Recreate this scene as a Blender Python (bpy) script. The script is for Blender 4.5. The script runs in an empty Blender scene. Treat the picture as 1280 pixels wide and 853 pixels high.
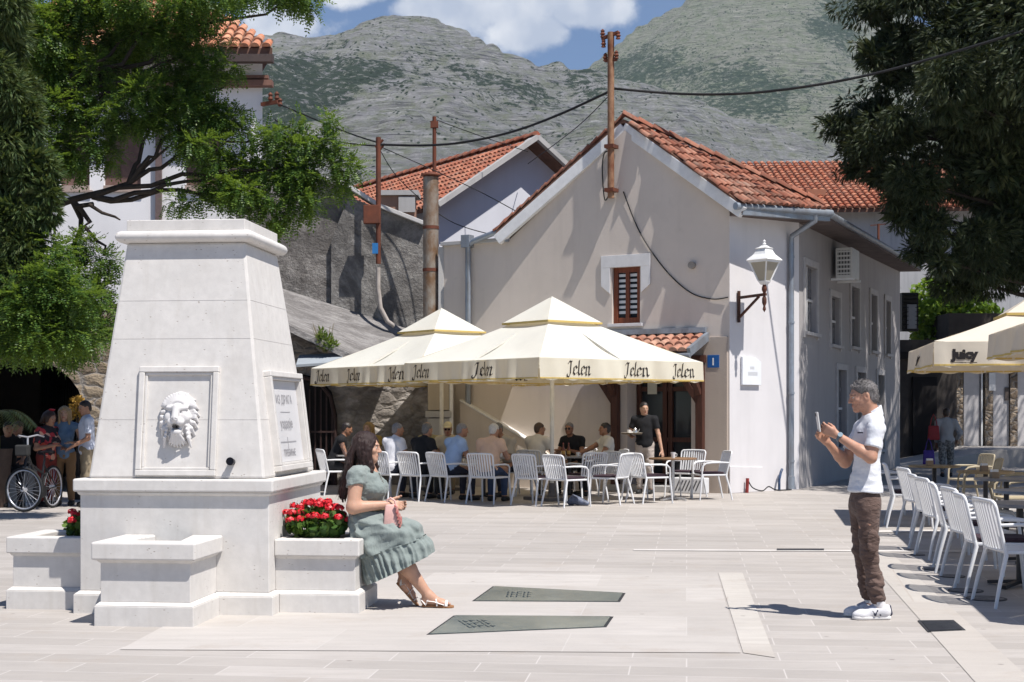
import bpy, bmesh, math, random
import numpy as np
from mathutils import Vector, Matrix
random.seed(7); RNG = np.random.default_rng(7)
SC = bpy.context.scene; COL = SC.collection
V = Vector; PI = math.pi; R = math.radians
F, CX, HY, HC = 1778.0, 640.0, 515.0, 1.55

def at(x, y, Y):
    return V(((x-CX)/F*Y, Y, HC-(y-HY)/F*Y))
def px(x, Y): return (x-CX)/F*Y
def gy(y): return F*HC/(y-HY)
def gnd(x, y, z=0.0):
    Y = F*(HC-z)/(y-HY); return V(((x-CX)/F*Y, Y, z))

# ---------------------------------------------------------------- objects
def tag(o, label=None, cat=None, group=None, kind=None):
    if label: o['label'] = label
    if cat: o['category'] = cat
    if group: o['group'] = group
    if kind: o['kind'] = kind
    return o
def thing(name, label, cat, loc=(0, 0, 0), rz=0, group=None):
    o = bpy.data.objects.new(name, None); COL.objects.link(o)
    o.empty_display_size = .1
    o.location = loc; o.rotation_euler = (0, 0, rz)
    return tag(o, label, cat, group)
def basis(o):
    m = Matrix.Translation(o.location) @ o.rotation_euler.to_matrix().to_4x4()
    if o.parent: m = basis(o.parent) @ m
    return m
def kids(o): return [c for c in bpy.data.objects if c.parent == o]
def dup(root, loc, rz=0, label=None, group=None):
    def cp(o, par):
        c = o.copy(); COL.objects.link(c)
        if par: c.parent = par
        for ch in KID.get(o.name, []): cp(ch, c)
        return c
    r = cp(root, None); r.location = loc; r.rotation_euler = (0, 0, rz)
    if label: r['label'] = label
    if group: r['group'] = group
    return r
KID = {}
def link_mesh(name, me, m=None, parent=None):
    o = bpy.data.objects.new(name, me); COL.objects.link(o)
    for mm in (m if isinstance(m, (list, tuple)) else [m]):
        if mm: me.materials.append(mm)
    if parent:
        o.parent = parent; KID.setdefault(parent.name, []).append(o)
    return o

def frame(P, ang=0):
    return Matrix.Translation(V(P)) @ Matrix.Rotation(ang, 4, 'Z')
def axes(P, X, Y, Z):
    X, Y, Z = V(X), V(Y), V(Z)
    return Matrix(((X.x, Y.x, Z.x, P[0]), (X.y, Y.y, Z.y, P[1]), (X.z, Y.z, Z.z, P[2]), (0, 0, 0, 1)))

class MB:
    def __init__(s, tf=None): s.v = []; s.f = []; s.mi = []; s.tf = tf; s.cur = 0
    def add(s, vs, fs):
        n = len(s.v)
        if s.tf is not None: vs = [s.tf @ V(p) for p in vs]
        s.v += [tuple(p) for p in vs]
        s.f += [tuple(i+n for i in f) for f in fs]; s.mi += [s.cur]*len(fs)
    def box(s, c, d, rot=None):
        x, y, z = d[0]/2, d[1]/2, d[2]/2
        vs = [V((a*x, b*y, e*z)) for a in (-1, 1) for b in (-1, 1) for e in (-1, 1)]
        if rot is not None: vs = [rot @ p for p in vs]
        vs = [p+V(c) for p in vs]
        s.add(vs, [(0, 1, 3, 2), (4, 6, 7, 5), (0, 4, 5, 1), (2, 3, 7, 6), (0, 2, 6, 4), (1, 5, 7, 3)])
    def bx(s, x0, x1, y0, y1, z0, z1):
        s.box(((x0+x1)/2, (y0+y1)/2, (z0+z1)/2), (x1-x0, y1-y0, z1-z0))
    def frus(s, lo, hi):   # lo/hi = (x0,x1,y0,y1,z)
        vs = []
        for (a, b, c, d, z) in (lo, hi): vs += [(a, c, z), (b, c, z), (b, d, z), (a, d, z)]
        s.add(vs, [(3, 2, 1, 0), (4, 5, 6, 7), (0, 1, 5, 4), (1, 2, 6, 5), (2, 3, 7, 6), (3, 0, 4, 7)])
    def ringstack(s, rings, capped=True, closed=False):
        n = len(rings[0]); vs = [p for r in rings for p in r]; fs = []
        m = len(rings)
        for i in range(m if closed else m-1):
            a, b = i*n, ((i+1) % m)*n
            for j in range(n): fs.append((a+j, a+(j+1) % n, b+(j+1) % n, b+j))
        if capped and not closed: fs += [tuple(range(n-1, -1, -1)), tuple((m-1)*n+j for j in range(n))]
        s.add(vs, fs)
    def tube(s, pts, r, n=8, flat=1.0, up=None):
        pts = [V(p) for p in pts]; m = len(pts)
        rs = r if isinstance(r, (list, tuple)) else [r]*m
        ref = V(up) if up else V((0, 0, 1)); rings = []
        for i, p in enumerate(pts):
            t = (pts[min(i+1, m-1)]-pts[max(i-1, 0)]).normalized()
            a = t.cross(ref)
            if a.length < .05: a = t.cross(V((0, 1, 0)) if abs(t.y) < .9 else V((1, 0, 0)))
            a.normalize(); b = a.cross(t).normalized(); 
            if not up: ref = b if i else ref; 
            if not up and i == 0: ref = b
            rings.append([p+a*(math.cos(q)*rs[i])+b*(math.sin(q)*rs[i]*flat) for q in [2*PI*k/n for k in range(n)]])
        s.ringstack(rings)
    def bar(s, a, b, w, h, up=(0, 0, 1)):
        a, b = V(a), V(b); t = (b-a).normalized(); u = V(up)
        x = t.cross(u)
        if x.length < .01: x = t.cross(V((1, 0, 0)))
        x.normalize(); y = x.cross(t).normalized()
        rs = [[p+x*(i*w/2)+y*(j*h/2) for i, j in ((-1, -1), (1, -1), (1, 1), (-1, 1))] for p in (a, b)]
        s.ringstack(rs)
    def lathe(s, prof, c=(0, 0, 0), n=16):
        c = V(c)
        s.ringstack([[c+V((r*math.cos(2*PI*k/n), r*math.sin(2*PI*k/n), z)) for k in range(n)] for r, z in prof])
    def prism(s, poly, ext):
        e = V(ext); n = len(poly); vs = [V(p) for p in poly]; vs += [p+e for p in vs]
        s.add(vs, [tuple(range(n)), tuple(range(2*n-1, n-1, -1))]+[(i, i+n, (i+1) % n+n, (i+1) % n) for i in range(n)])
    def quad(s, *p): s.add(p, [tuple(range(len(p)))])
    def build(s, name, m=None, parent=None, world=False, smooth=False, bev=0, recalc=True, seg=2):
        me = bpy.data.meshes.new(name)
        vs = s.v
        if world and parent:
            iv = basis(parent).inverted(); vs = [tuple(iv @ V(p)) for p in vs]
        me.from_pydata(vs, [], s.f)
        if any(s.mi): me.polygons.foreach_set('material_index', s.mi)
        if recalc or bev:
            bm = bmesh.new(); bm.from_mesh(me)
            if recalc: bmesh.ops.recalc_face_normals(bm, faces=bm.faces)
            if bev:
                es = [e for e in bm.edges if len(e.link_faces) == 2 and e.calc_face_angle(0) > R(35)]
                bmesh.ops.bevel(bm, geom=es, offset=bev, segments=seg, profile=.5, affect='EDGES', clamp_overlap=True)
            bm.to_mesh(me); bm.free()
        if smooth:
            me.polygons.foreach_set('use_smooth', [True]*len(me.polygons))
            try: me.set_sharp_from_angle(angle=R(smooth if smooth > 1 else 40))
            except Exception: pass
        me.update()
        return link_mesh(name, me, m, parent)

def np_mesh(name, verts, faces, m=None, parent=None, smooth=False, mi=None):
    verts = np.asarray(verts, np.float32); faces = np.asarray(faces, np.int32)
    me = bpy.data.meshes.new(name); k = faces.shape[1]
    me.vertices.add(len(verts)); me.vertices.foreach_set('co', verts.ravel())
    me.loops.add(faces.size); me.loops.foreach_set('vertex_index', faces.ravel())
    me.polygons.add(len(faces))
    me.polygons.foreach_set('loop_start', np.arange(0, faces.size, k, dtype=np.int32))
    me.polygons.foreach_set('loop_total', np.full(len(faces), k, np.int32))
    if mi is not None: me.polygons.foreach_set('material_index', np.asarray(mi, np.int32))
    if smooth: me.polygons.foreach_set('use_smooth', np.ones(len(faces), bool))
    me.update(calc_edges=True); me.validate()
    return link_mesh(name, me, m, parent)

# ---------------------------------------------------------------- value noise
def vnoise(P, seed=0):
    P = np.asarray(P, np.float64); I = np.floor(P).astype(np.int64); f = P-I; f = f*f*(3-2*f)
    def h(a, b, c):
        n = (a*374761393+b*668265263+c*2147483647+seed*1274126177) & 0xffffffff
        n = ((n ^ (n >> 13))*1274126177) & 0xffffffff
        return ((n ^ (n >> 16)) & 0xffff)/65535.0
    r = 0
    for dx in (0, 1):
        for dy in (0, 1):
            for dz in (0, 1):
                w = (f[..., 0] if dx else 1-f[..., 0])*(f[..., 1] if dy else 1-f[..., 1])*(f[..., 2] if dz else 1-f[..., 2])
                r = r+w*h(I[..., 0]+dx, I[..., 1]+dy, I[..., 2]+dz)
    return r*2-1
def fbm(P, oct=4, seed=0, gain=.5):
    r = 0; a = 1; P = np.asarray(P, float)
    for o in range(oct): r = r+a*vnoise(P, seed+o); a *= gain; P = P*2.03+17.1
    return r

# ---------------------------------------------------------------- materials
MATS = {}
class NT:
    def __init__(s, name):
        s.m = bpy.data.materials.new(name); s.m.use_nodes = True; s.t = s.m.node_tree
        s.b = s.t.nodes['Principled BSDF']; s.out = s.t.nodes['Material Output']
    def n(s, typ, **kw):
        nd = s.t.nodes.new(typ)
        for k, v in kw.items():
            if k in nd.inputs.keys(): s.set(nd.inputs[k], v)
            else: setattr(nd, k, v)
        return nd
    def set(s, inp, v):
        if isinstance(v, bpy.types.NodeSocket): s.t.links.new(v, inp)
        elif isinstance(v, tuple) and len(v) == 3 and inp.type == 'RGBA': inp.default_value = (*v, 1)
        else: inp.default_value = v
    def P(s, **kw):
        for k, v in kw.items(): s.set(s.b.inputs[k.replace('_', ' ')], v)
    def coord(s, kind='Object', scale=(1, 1, 1), rot=(0, 0, 0)):
        c = s.n('ShaderNodeTexCoord'); mp = s.n('ShaderNodeMapping')
        if kind == 'World':
            g = s.n('ShaderNodeNewGeometry'); s.t.links.new(g.outputs['Position'], mp.inputs['Vector'])
        else: s.t.links.new(c.outputs[kind], mp.inputs['Vector'])
        mp.inputs['Scale'].default_value = scale; mp.inputs['Rotation'].default_value = rot
        return mp.outputs['Vector']
    def noise(s, vec, scale, detail=4, rough=.55, dist=0):
        nd = s.n('ShaderNodeTexNoise'); s.set(nd.inputs['Vector'], vec)
        nd.inputs['Scale'].default_value = scale; nd.inputs['Detail'].default_value = detail
        nd.inputs['Roughness'].default_value = rough; nd.inputs['Distortion'].default_value = dist
        return nd.outputs['Fac']
    def ramp(s, fac, stops, interp='LINEAR'):
        nd = s.n('ShaderNodeValToRGB'); s.set(nd.inputs['Fac'], fac); e = nd.color_ramp.elements
        nd.color_ramp.interpolation = interp
        while len(e) < len(stops): e.new(.5)
        for el, (p, c) in zip(e, stops):
            el.position = p; el.color = (*c, 1) if isinstance(c, tuple) else (c, c, c, 1)
        return nd.outputs['Color']
    def mix(s, fac, a, b, blend='MIX'):
        nd = s.n('ShaderNodeMix', data_type='RGBA', blend_type=blend)
        s.set(nd.inputs['Factor'], fac)
        s.set(nd.inputs[6], a); s.set(nd.inputs[7], b); return nd.outputs[2]
    def math(s, op, a, b=0.0, clamp=False):
        nd = s.n('ShaderNodeMath', operation=op, use_clamp=clamp)
        s.set(nd.inputs[0], a); s.set(nd.inputs[1], b); return nd.outputs[0]
    def bump(s, h, strength=.3, dist=.01, normal=None):
        nd = s.n('ShaderNodeBump'); s.set(nd.inputs['Height'], h)
        nd.inputs['Strength'].default_value = strength; nd.inputs['Distance'].default_value = dist
        if normal: s.set(nd.inputs['Normal'], normal)
        s.set(s.b.inputs['Normal'], nd.outputs['Normal']); return nd.outputs['Normal']
def mul(c, k): return tuple(min(1, x*k) for x in c)

def mat(name, col, rough=.6, var=.12, scale=6, bump=0, bscale=60, metal=0, spec=.3, kind='Object', col2=None, stretch=(1, 1, 1), bd=.01):
    if name in MATS: return MATS[name]
    t = NT(name); vec = t.coord(kind, stretch)
    if var or col2:
        f = t.noise(vec, scale, 5)
        f = t.ramp(f, [(.3, 0.0), (.7, 1.0)])
        c = t.mix(f, col2 or mul(col, 1-var), col if col2 else mul(col, 1+var*.5))
    else: c = col
    t.P(Base_Color=c, Roughness=rough, Metallic=metal, Specular_IOR_Level=spec)
    if bump: t.bump(t.noise(vec, bscale, 6, .6), bump, bd)
    MATS[name] = t.m; return t.m

def leaf_mat(name, c1, c2, c3, trans=.35, rough=.45):
    t = NT(name)
    g = t.n('ShaderNodeNewGeometry')
    c = t.ramp(g.outputs['Random Per Island'], [(0, c1), (.55, c2), (1, c3)])
    t.P(Base_Color=c, Roughness=rough, Specular_IOR_Level=.35)
    tr = t.n('ShaderNodeBsdfTranslucent'); t.set(tr.inputs['Color'], t.mix(.5, c, (c3[0]*1.6, c3[1]*1.5, c3[2]*.6)))
    mx = t.n('ShaderNodeMixShader'); mx.inputs[0].default_value = trans
    t.t.links.new(t.b.outputs[0], mx.inputs[1]); t.t.links.new(tr.outputs[0], mx.inputs[2])
    t.t.links.new(mx.outputs[0], t.out.inputs['Surface'])
    MATS[name] = t.m; return t.m

def cloth_trans(name, col, trans=.3, rough=.85, bump=.15, tcol=None):
    t = NT(name); vec = t.coord('Object')
    f = t.noise(vec, 3, 4); c = t.mix(t.ramp(f, [(.35, 0.0), (.7, 1.0)]), mul(col, .94), col)
    t.P(Base_Color=c, Roughness=rough, Specular_IOR_Level=.15)
    t.bump(t.noise(vec, 9, 4), bump, .02)
    tr = t.n('ShaderNodeBsdfTranslucent'); tr.inputs['Color'].default_value = (*(tcol or col), 1)
    mx = t.n('ShaderNodeMixShader'); mx.inputs[0].default_value = trans
    t.t.links.new(t.b.outputs[0], mx.inputs[1]); t.t.links.new(tr.outputs[0], mx.inputs[2])
    t.t.links.new(mx.outputs[0], t.out.inputs['Surface'])
    MATS[name] = t.m; return t.m

# paving: bond of limestone slabs with tone from slab to slab
def paving_mat(name, bw, bh, tones, ang=-R(7), mortar=.006, mcol=(.66, .63, .6), dirt=.5, bstr=.25, off=.5):
    t = NT(name); vec = t.coord('World', (1, 1, 1), (0, 0, -ang))
    wob = t.noise(vec, .8, 2)
    b = t.n('ShaderNodeTexBrick', offset=off, squash=1.0)
    t.set(b.inputs['Vector'], vec)
    b.inputs['Scale'].default_value = 1; b.inputs['Brick Width'].default_value = bw; b.inputs['Row Height'].default_value = bh
    b.inputs['Mortar Size'].default_value = mortar; b.inputs['Mortar Smooth'].default_value = .2; b.inputs['Bias'].default_value = 0
    b.inputs['Color1'].default_value = (0, 0, 0, 1); b.inputs['Color2'].default_value = (1, 1, 1, 1); b.inputs['Mortar'].default_value = (.5, .5, .5, 1)
    c = t.ramp(b.outputs['Color'], [(0, tones[0]), (.5, tones[1]), (1, tones[2])])
    streak = t.noise(t.coord('World', (1.2, 7, 1), (0, 0, -ang)), 1.3, 6, .65)
    c = t.mix(t.ramp(streak, [(.35, 0.0), (.75, .55)]), c, mul(tones[0], .82))
    big = t.noise(vec, .22, 5, .6)
    c = t.mix(t.ramp(big, [(.4, 0.0), (.75, dirt)]), c, mul(tones[0], .74))
    sp = t.noise(vec, 26, 4, .7)
    c = t.mix(t.ramp(sp, [(.64, 0.0), (.74, .45)]), c, (.25, .22, .19))
    gm = t.n('ShaderNodeTexVoronoi'); t.set(gm.inputs['Vector'], vec); gm.inputs['Scale'].default_value = 2.6
    c = t.mix(t.ramp(gm.outputs['Distance'], [(.035, .55), (.06, 0.0)]), c, (.16, .14, .13))
    stain = t.noise(vec, 1.7, 8, .72)
    c = t.mix(t.ramp(stain, [(.55, 0.0), (.70, .42)]), c, (.33, .28, .235))
    c = t.mix(b.outputs['Fac'], c, mcol)
    rg = t.ramp(t.noise(vec, 3, 5), [(.3, .55), (.7, .8)])
    t.P(Base_Color=c, Roughness=rg, Specular_IOR_Level=.25)
    h = t.math('ADD', t.math('MULTIPLY', b.outputs['Fac'], -.6), t.math('MULTIPLY', t.noise(vec, 18, 6, .65), .5))
    t.bump(h, bstr, .012)
    MATS[name] = t.m; return t.m

def limestone_mat(name, col, blocks=None):
    t = NT(name); vec = t.coord('Object')
    c = t.mix(t.ramp(t.noise(vec, 2.2, 6, .6), [(.3, 0.0), (.75, 1.0)]), col, mul(col, .86))
    c = t.mix(t.ramp(t.noise(vec, 14, 5, .6), [(.35, 0.0), (.8, .6)]), c, mul(col, .74))
    c = t.mix(t.ramp(t.noise(vec, 1.1, 7, .7, .5), [(.52, 0.0), (.68, .20)]), c, (.50, .45, .39))
    # fossil pits
    v = t.n('ShaderNodeTexVoronoi', feature='F1'); t.set(v.inputs['Vector'], t.coord('Object', (1, 1, 2.2))); v.inputs['Scale'].default_value = 17
    gate = t.ramp(t.noise(vec, 5, 3), [(.52, 0.0), (.6, 1.0)])
    pit = t.math('MULTIPLY', t.ramp(v.outputs['Distance'], [(.08, 1.0), (.16, 0.0)]), gate)
    c = t.mix(t.math('MULTIPLY', pit, .8), c, (.25, .2, .16))
    drip = t.noise(t.coord('Object', (6, 6, .5)), 2.2, 5, .6)
    c = t.mix(t.ramp(drip, [(.53, 0.0), (.78, .26)]), c, (.42, .38, .33))
    t.P(Base_Color=c, Roughness=.62, Specular_IOR_Level=.3)
    h = t.math('SUBTRACT', t.math('MULTIPLY', t.noise(vec, 45, 6, .65), .4), pit)
    t.bump(h, .22, .006)
    MATS[name] = t.m; return t.m

def stucco_mat(name, col, stain=.35, bump=.25, scol=None, rough=.85, patch=0):
    t = NT(name); vec = t.coord('World')
    c = t.mix(t.ramp(t.noise(vec, .9, 6, .6), [(.3, 0.0), (.7, 1.0)]), col, mul(col, .9))
    dr = t.noise(t.coord('World', (2.6, 2.6, .22)), 1.4, 6, .62)
    c = t.mix(t.ramp(dr, [(.5, 0.0), (.78, stain)]), c, scol or mul(col, .6))
    sm = t.noise(vec, 5, 7, .7)
    c = t.mix(t.ramp(sm, [(.6, 0.0), (.75, stain*.7)]), c, scol or mul(col, .55))
    if patch:
        pt = t.noise(vec, 1.1, 4, .55, .4)
        c = t.mix(t.ramp(pt, [(.56, 0.0), (.60, patch)]), c, mul(col, .72))
    t.P(Base_Color=c, Roughness=rough, Specular_IOR_Level=.15)
    t.bump(t.noise(vec, 34, 7, .7), bump, .012)
    MATS[name] = t.m; return t.m

def rubble_mat(name, c1, c2, scale=3.2, mortar=(.30, .27, .24), dark=(.05, .045, .04), dk=.6):
    t = NT(name); vec = t.coord('World', (1, 1, 1.45))
    w = t.n('ShaderNodeVectorMath', operation='ADD'); t.set(w.inputs[0], vec)
    nz = t.n('ShaderNodeTexNoise'); t.set(nz.inputs['Vector'], vec); nz.inputs['Scale'].default_value = 3.5; nz.inputs['Detail'].default_value = 3
    sc = t.n('ShaderNodeVectorMath', operation='SCALE'); t.set(sc.inputs[0], nz.outputs['Color']); sc.inputs['Scale'].default_value = .22
    t.set(w.inputs[1], sc.outputs[0])
    v = t.n('ShaderNodeTexVoronoi', feature='F1'); t.set(v.inputs['Vector'], w.outputs[0]); v.inputs['Scale'].default_value = scale
    e = t.n('ShaderNodeTexVoronoi', feature='DISTANCE_TO_EDGE'); t.set(e.inputs['Vector'], w.outputs[0]); e.inputs['Scale'].default_value = scale
    sx = t.n('ShaderNodeSeparateColor'); t.set(sx.inputs[0], v.outputs['Color'])
    c = t.ramp(sx.outputs[0], [(0, c1), (.6, c2), (1, mul(c2, 1.25))])
    c = t.mix(t.ramp(t.noise(vec, 9, 6, .7), [(.35, 0.0), (.75, .6)]), c, mul(c1, .6))
    joint = t.ramp(e.outputs['Distance'], [(.02, 1.0), (.1, 0.0)])
    c = t.mix(joint, c, mortar)
    dn = t.noise(vec, .9, 6, .7)
    c = t.mix(t.ramp(dn, [(.48, 0.0), (.62, dk)]), c, dark)
    t.P(Base_Color=c, Roughness=.9, Specular_IOR_Level=.15)
    h = t.math('ADD', t.ramp(e.outputs['Distance'], [(0, 0.0), (.25, 1.0)]), t.math('MULTIPLY', t.noise(vec, 16, 7, .7), .8))
    t.bump(h, .8, .06)
    MATS[name] = t.m; return t.m

def tile_mat(name, c1, c2, c3):
    t = NT(name); g = t.n('ShaderNodeNewGeometry'); vec = t.coord('World')
    c = t.ramp(g.outputs['Random Per Island'], [(0, c1), (.5, c2), (1, c3)])
    c = t.mix(t.ramp(t.noise(vec, 6, 6, .7), [(.44, 0.0), (.68, .75)]), c, (.12, .075, .055))
    c = t.mix(t.ramp(t.noise(vec, 2.3, 6, .7), [(.5, 0.0), (.7, .45)]), c, (.36, .30, .24))
    t.P(Base_Color=c, Roughness=.85, Specular_IOR_Level=.2)
    t.bump(t.noise(vec, 50, 4), .2, .01)
    MATS[name] = t.m; return t.m

def rust_mat(name, base, rust=(.16, .06, .03), amt=.5, rough=.6, metal=.3):
    t = NT(name); vec = t.coord('World', (1, 1, .6))
    f = t.ramp(t.noise(vec, 3.3, 7, .7), [(.5-amt*.3, 0.0), (.62, 1.0)])
    c = t.mix(f, base, rust)
    t.P(Base_Color=c, Roughness=rough, Metallic=metal, Specular_IOR_Level=.3)
    t.bump(t.noise(vec, 60, 5), .15, .004)
    MATS[name] = t.m; return t.m
# ================================================================ bodies: implicit surfaces turned into one mesh
class SDF:
    def __init__(s): s.p = []; s.cuts = []
    def cone(s, a, b, ra, rb, k=.02, op=1, cut=None, m=0):
        s.p.append(('c', np.array(a, float), np.array(b, float), ra, rb, k, op, cut, m)); return s
    def ell(s, c, r, rot=None, k=.02, op=1, cut=None, m=0):
        s.p.append(('e', np.array(c, float), np.array(r, float), None if rot is None else np.array(rot), 0, k, op, cut, m)); return s
    def cut(s, p, n): s.cuts.append((np.array(p, float), np.array(n, float)/np.linalg.norm(n))); return s
    @staticmethod
    def dist(p, X):
        if p[0] == 'c':
            a, b, ra, rb = p[1:5]; ba = b-a; L = max(ba@ba, 1e-9)
            t = np.clip(((X-a)@ba)/L, 0, 1)
            d = np.linalg.norm(X-a-t[..., None]*ba, axis=-1)-(ra+(rb-ra)*t)
        else:
            q = X-p[1]
            if p[3] is not None: q = q@p[3]
            r = p[2]; k0 = np.linalg.norm(q/r, axis=-1); k1 = np.linalg.norm(q/(r*r), axis=-1)
            d = k0*(k0-1)/np.maximum(k1, 1e-6)
        if p[7] is not None:
            for (pt, n) in p[7]:
                n = np.array(n, float); n /= np.linalg.norm(n); d = np.maximum(d, (X-np.array(pt))@n)
        return d
    def mesh(s, h=.01):
        lo, hi = [], []
        for p in s.p:
            if p[6] < 0: continue
            if p[0] == 'c':
                r = max(p[3], p[4]); lo.append(np.minimum(p[1], p[2])-r); hi.append(np.maximum(p[1], p[2])+r)
            else: r = p[2].max(); lo.append(p[1]-r); hi.append(p[1]+r)
        lo = np.min(lo, 0)-3*h; hi = np.max(hi, 0)+3*h
        n = np.ceil((hi-lo)/h).astype(int)+1
        D = np.full(n, .25)
        ax = [lo[i]+h*np.arange(n[i]) for i in range(3)]
        for p in s.p:
            if p[0] == 'c':
                r = max(p[3], p[4]); a = np.minimum(p[1], p[2])-r; b = np.maximum(p[1], p[2])+r
            else: r = p[2].max(); a = p[1]-r; b = p[1]+r
            mg = p[5]+2.5*h
            i0 = np.clip(np.floor((a-mg-lo)/h).astype(int), 0, n); i1 = np.clip(np.ceil((b+mg-lo)/h).astype(int)+1, 0, n)
            sl = tuple(slice(i0[i], i1[i]) for i in range(3))
            if any(i1 <= i0): continue
            X = np.stack(np.meshgrid(*[ax[i][sl[i]] for i in range(3)], indexing='ij'), -1)
            d = s.dist(p, X); o = D[sl]; k = max(p[5], 1e-5)
            if p[6] > 0:
                q = np.maximum(k-np.abs(o-d), 0)/k; D[sl] = np.minimum(o, d)-q*q*k*.25
            else:
                q = np.maximum(k-np.abs(o+d), 0)/k; D[sl] = np.maximum(o, -d)+q*q*k*.25
        if s.cuts:
            X = np.stack(np.meshgrid(*ax, indexing='ij'), -1)
            for (pt, nn) in s.cuts: D = np.maximum(D, (X-pt)@nn)
        return nets(D, lo, h)

def nets(D, lo, h):
    S = D < 0; n = np.array(D.shape)
    c = [S[i:n[0]-1+i, j:n[1]-1+j, k:n[2]-1+k] for i in (0, 1) for j in (0, 1) for k in (0, 1)]
    cnt = sum(x.astype(np.int8) for x in c); act = (cnt > 0) & (cnt < 8)
    I = np.argwhere(act); idx = np.full(act.shape, -1, np.int64); idx[act] = np.arange(len(I))
    off = np.array([(i, j, k) for i in (0, 1) for j in (0, 1) for k in (0, 1)])
    val = np.stack([D[I[:, 0]+o[0], I[:, 1]+o[1], I[:, 2]+o[2]] for o in off], 1)
    acc = np.zeros((len(I), 3)); num = np.zeros(len(I))
    for a in range(8):
        for b in range(a+1, 8):
            if np.abs(off[a]-off[b]).sum() != 1: continue
            va, vb = val[:, a], val[:, b]; m = (va < 0) != (vb < 0)
            t = np.where(m, va/np.where(m, va-vb, 1), 0)
            acc += np.where(m[:, None], off[a]+t[:, None]*(off[b]-off[a]), 0); num += m
    P = lo+h*(I+acc/np.maximum(num, 1)[:, None])
    Fs = []
    for ax in range(3):
        u, v = (ax+1) % 3, (ax+2) % 3
        s0 = [slice(None)]*3; s1 = [slice(None)]*3; s0[ax] = slice(0, n[ax]-1); s1[ax] = slice(1, n[ax])
        A, B = S[tuple(s0)], S[tuple(s1)]; E = np.argwhere(A != B)
        ok = (E[:, u] > 0) & (E[:, v] > 0) & (E[:, u] < n[u]-1) & (E[:, v] < n[v]-1); E = E[ok]
        e = np.eye(3, dtype=int)
        q = [idx[tuple((E-d).T)] for d in (e[u]+e[v], e[v], 0*e[0], e[u])]
        q = np.stack(q, 1); fl = ~A[tuple(E.T)]
        q[fl] = q[fl][:, ::-1]; Fs.append(q)
    Fc = np.concatenate(Fs); Fc = Fc[(Fc >= 0).all(1)]
    return P, Fc

def relax(P, Fc, it=1, w=.5):
    for _ in range(it):
        acc = np.zeros_like(P); c = np.zeros(len(P))
        for a in range(4):
            for b in ((a+1) % 4, (a+3) % 4):
                np.add.at(acc, Fc[:, a], P[Fc[:, b]]); np.add.at(c, Fc[:, a], 1)
        P = P+w*(acc/np.maximum(c, 1)[:, None]-P)
    return P
def vnorm(P, Fc):
    n = np.cross(P[Fc[:, 2]]-P[Fc[:, 0]], P[Fc[:, 3]]-P[Fc[:, 1]]); N = np.zeros_like(P)
    for a in range(4): np.add.at(N, Fc[:, a], n)
    return N/np.maximum(np.linalg.norm(N, axis=1), 1e-9)[:, None]
def wrinkle(P, Fc, amp, sc, seed=3, oct=2):
    if not amp: return P
    return P+vnorm(P, Fc)*(amp*fbm(P*np.array(sc), oct, seed))[:, None]

def ik(a, c, l1, l2, pole):
    a, c, pole = V(a), V(c), V(pole); d = c-a; L = d.length
    L2 = min(L, (l1+l2)*.999); u = d.normalized()
    x = (l1*l1-l2*l2+L2*L2)/(2*L2); h = math.sqrt(max(l1*l1-x*x, 0))
    w = pole-u*pole.dot(u); w.normalize()
    return a+u*x+w*h

SKIN = {}
def skin_set(name, col, hair):
    if name in SKIN: return SKIN[name]
    def sk(nm, c, v, sc, r=.5):
        t = NT(nm); vec = t.coord('Object')
        f = t.ramp(t.noise(vec, sc, 5, .6), [(.35, 0.0), (.7, 1.0)])
        t.P(Base_Color=t.mix(f, c, mul(c, 1-v)), Roughness=r, Specular_IOR_Level=.35)
        t.P(Subsurface_Weight=.12, Subsurface_Scale=.01)
        t.b.inputs['Subsurface Radius'].default_value = (1, .35, .2)
        return t.m
    SKIN[name] = [sk(name+'_skin', col, .14, 22), sk(name+'_lip', (col[0]*.78, col[1]*.5, col[2]*.5), .1, 40, .4),
                  mat('eye_white', (.48, .44, .40), .3, 0), mat('eye_iris', (.03, .018, .01), .15, 0),
                  mat(name+'_brow', hair, .8, .2, 40), sk(name+'_tint', (col[0]*.74, col[1]*.70, col[2]*.68), .2, 60)]
    return SKIN[name]

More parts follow.
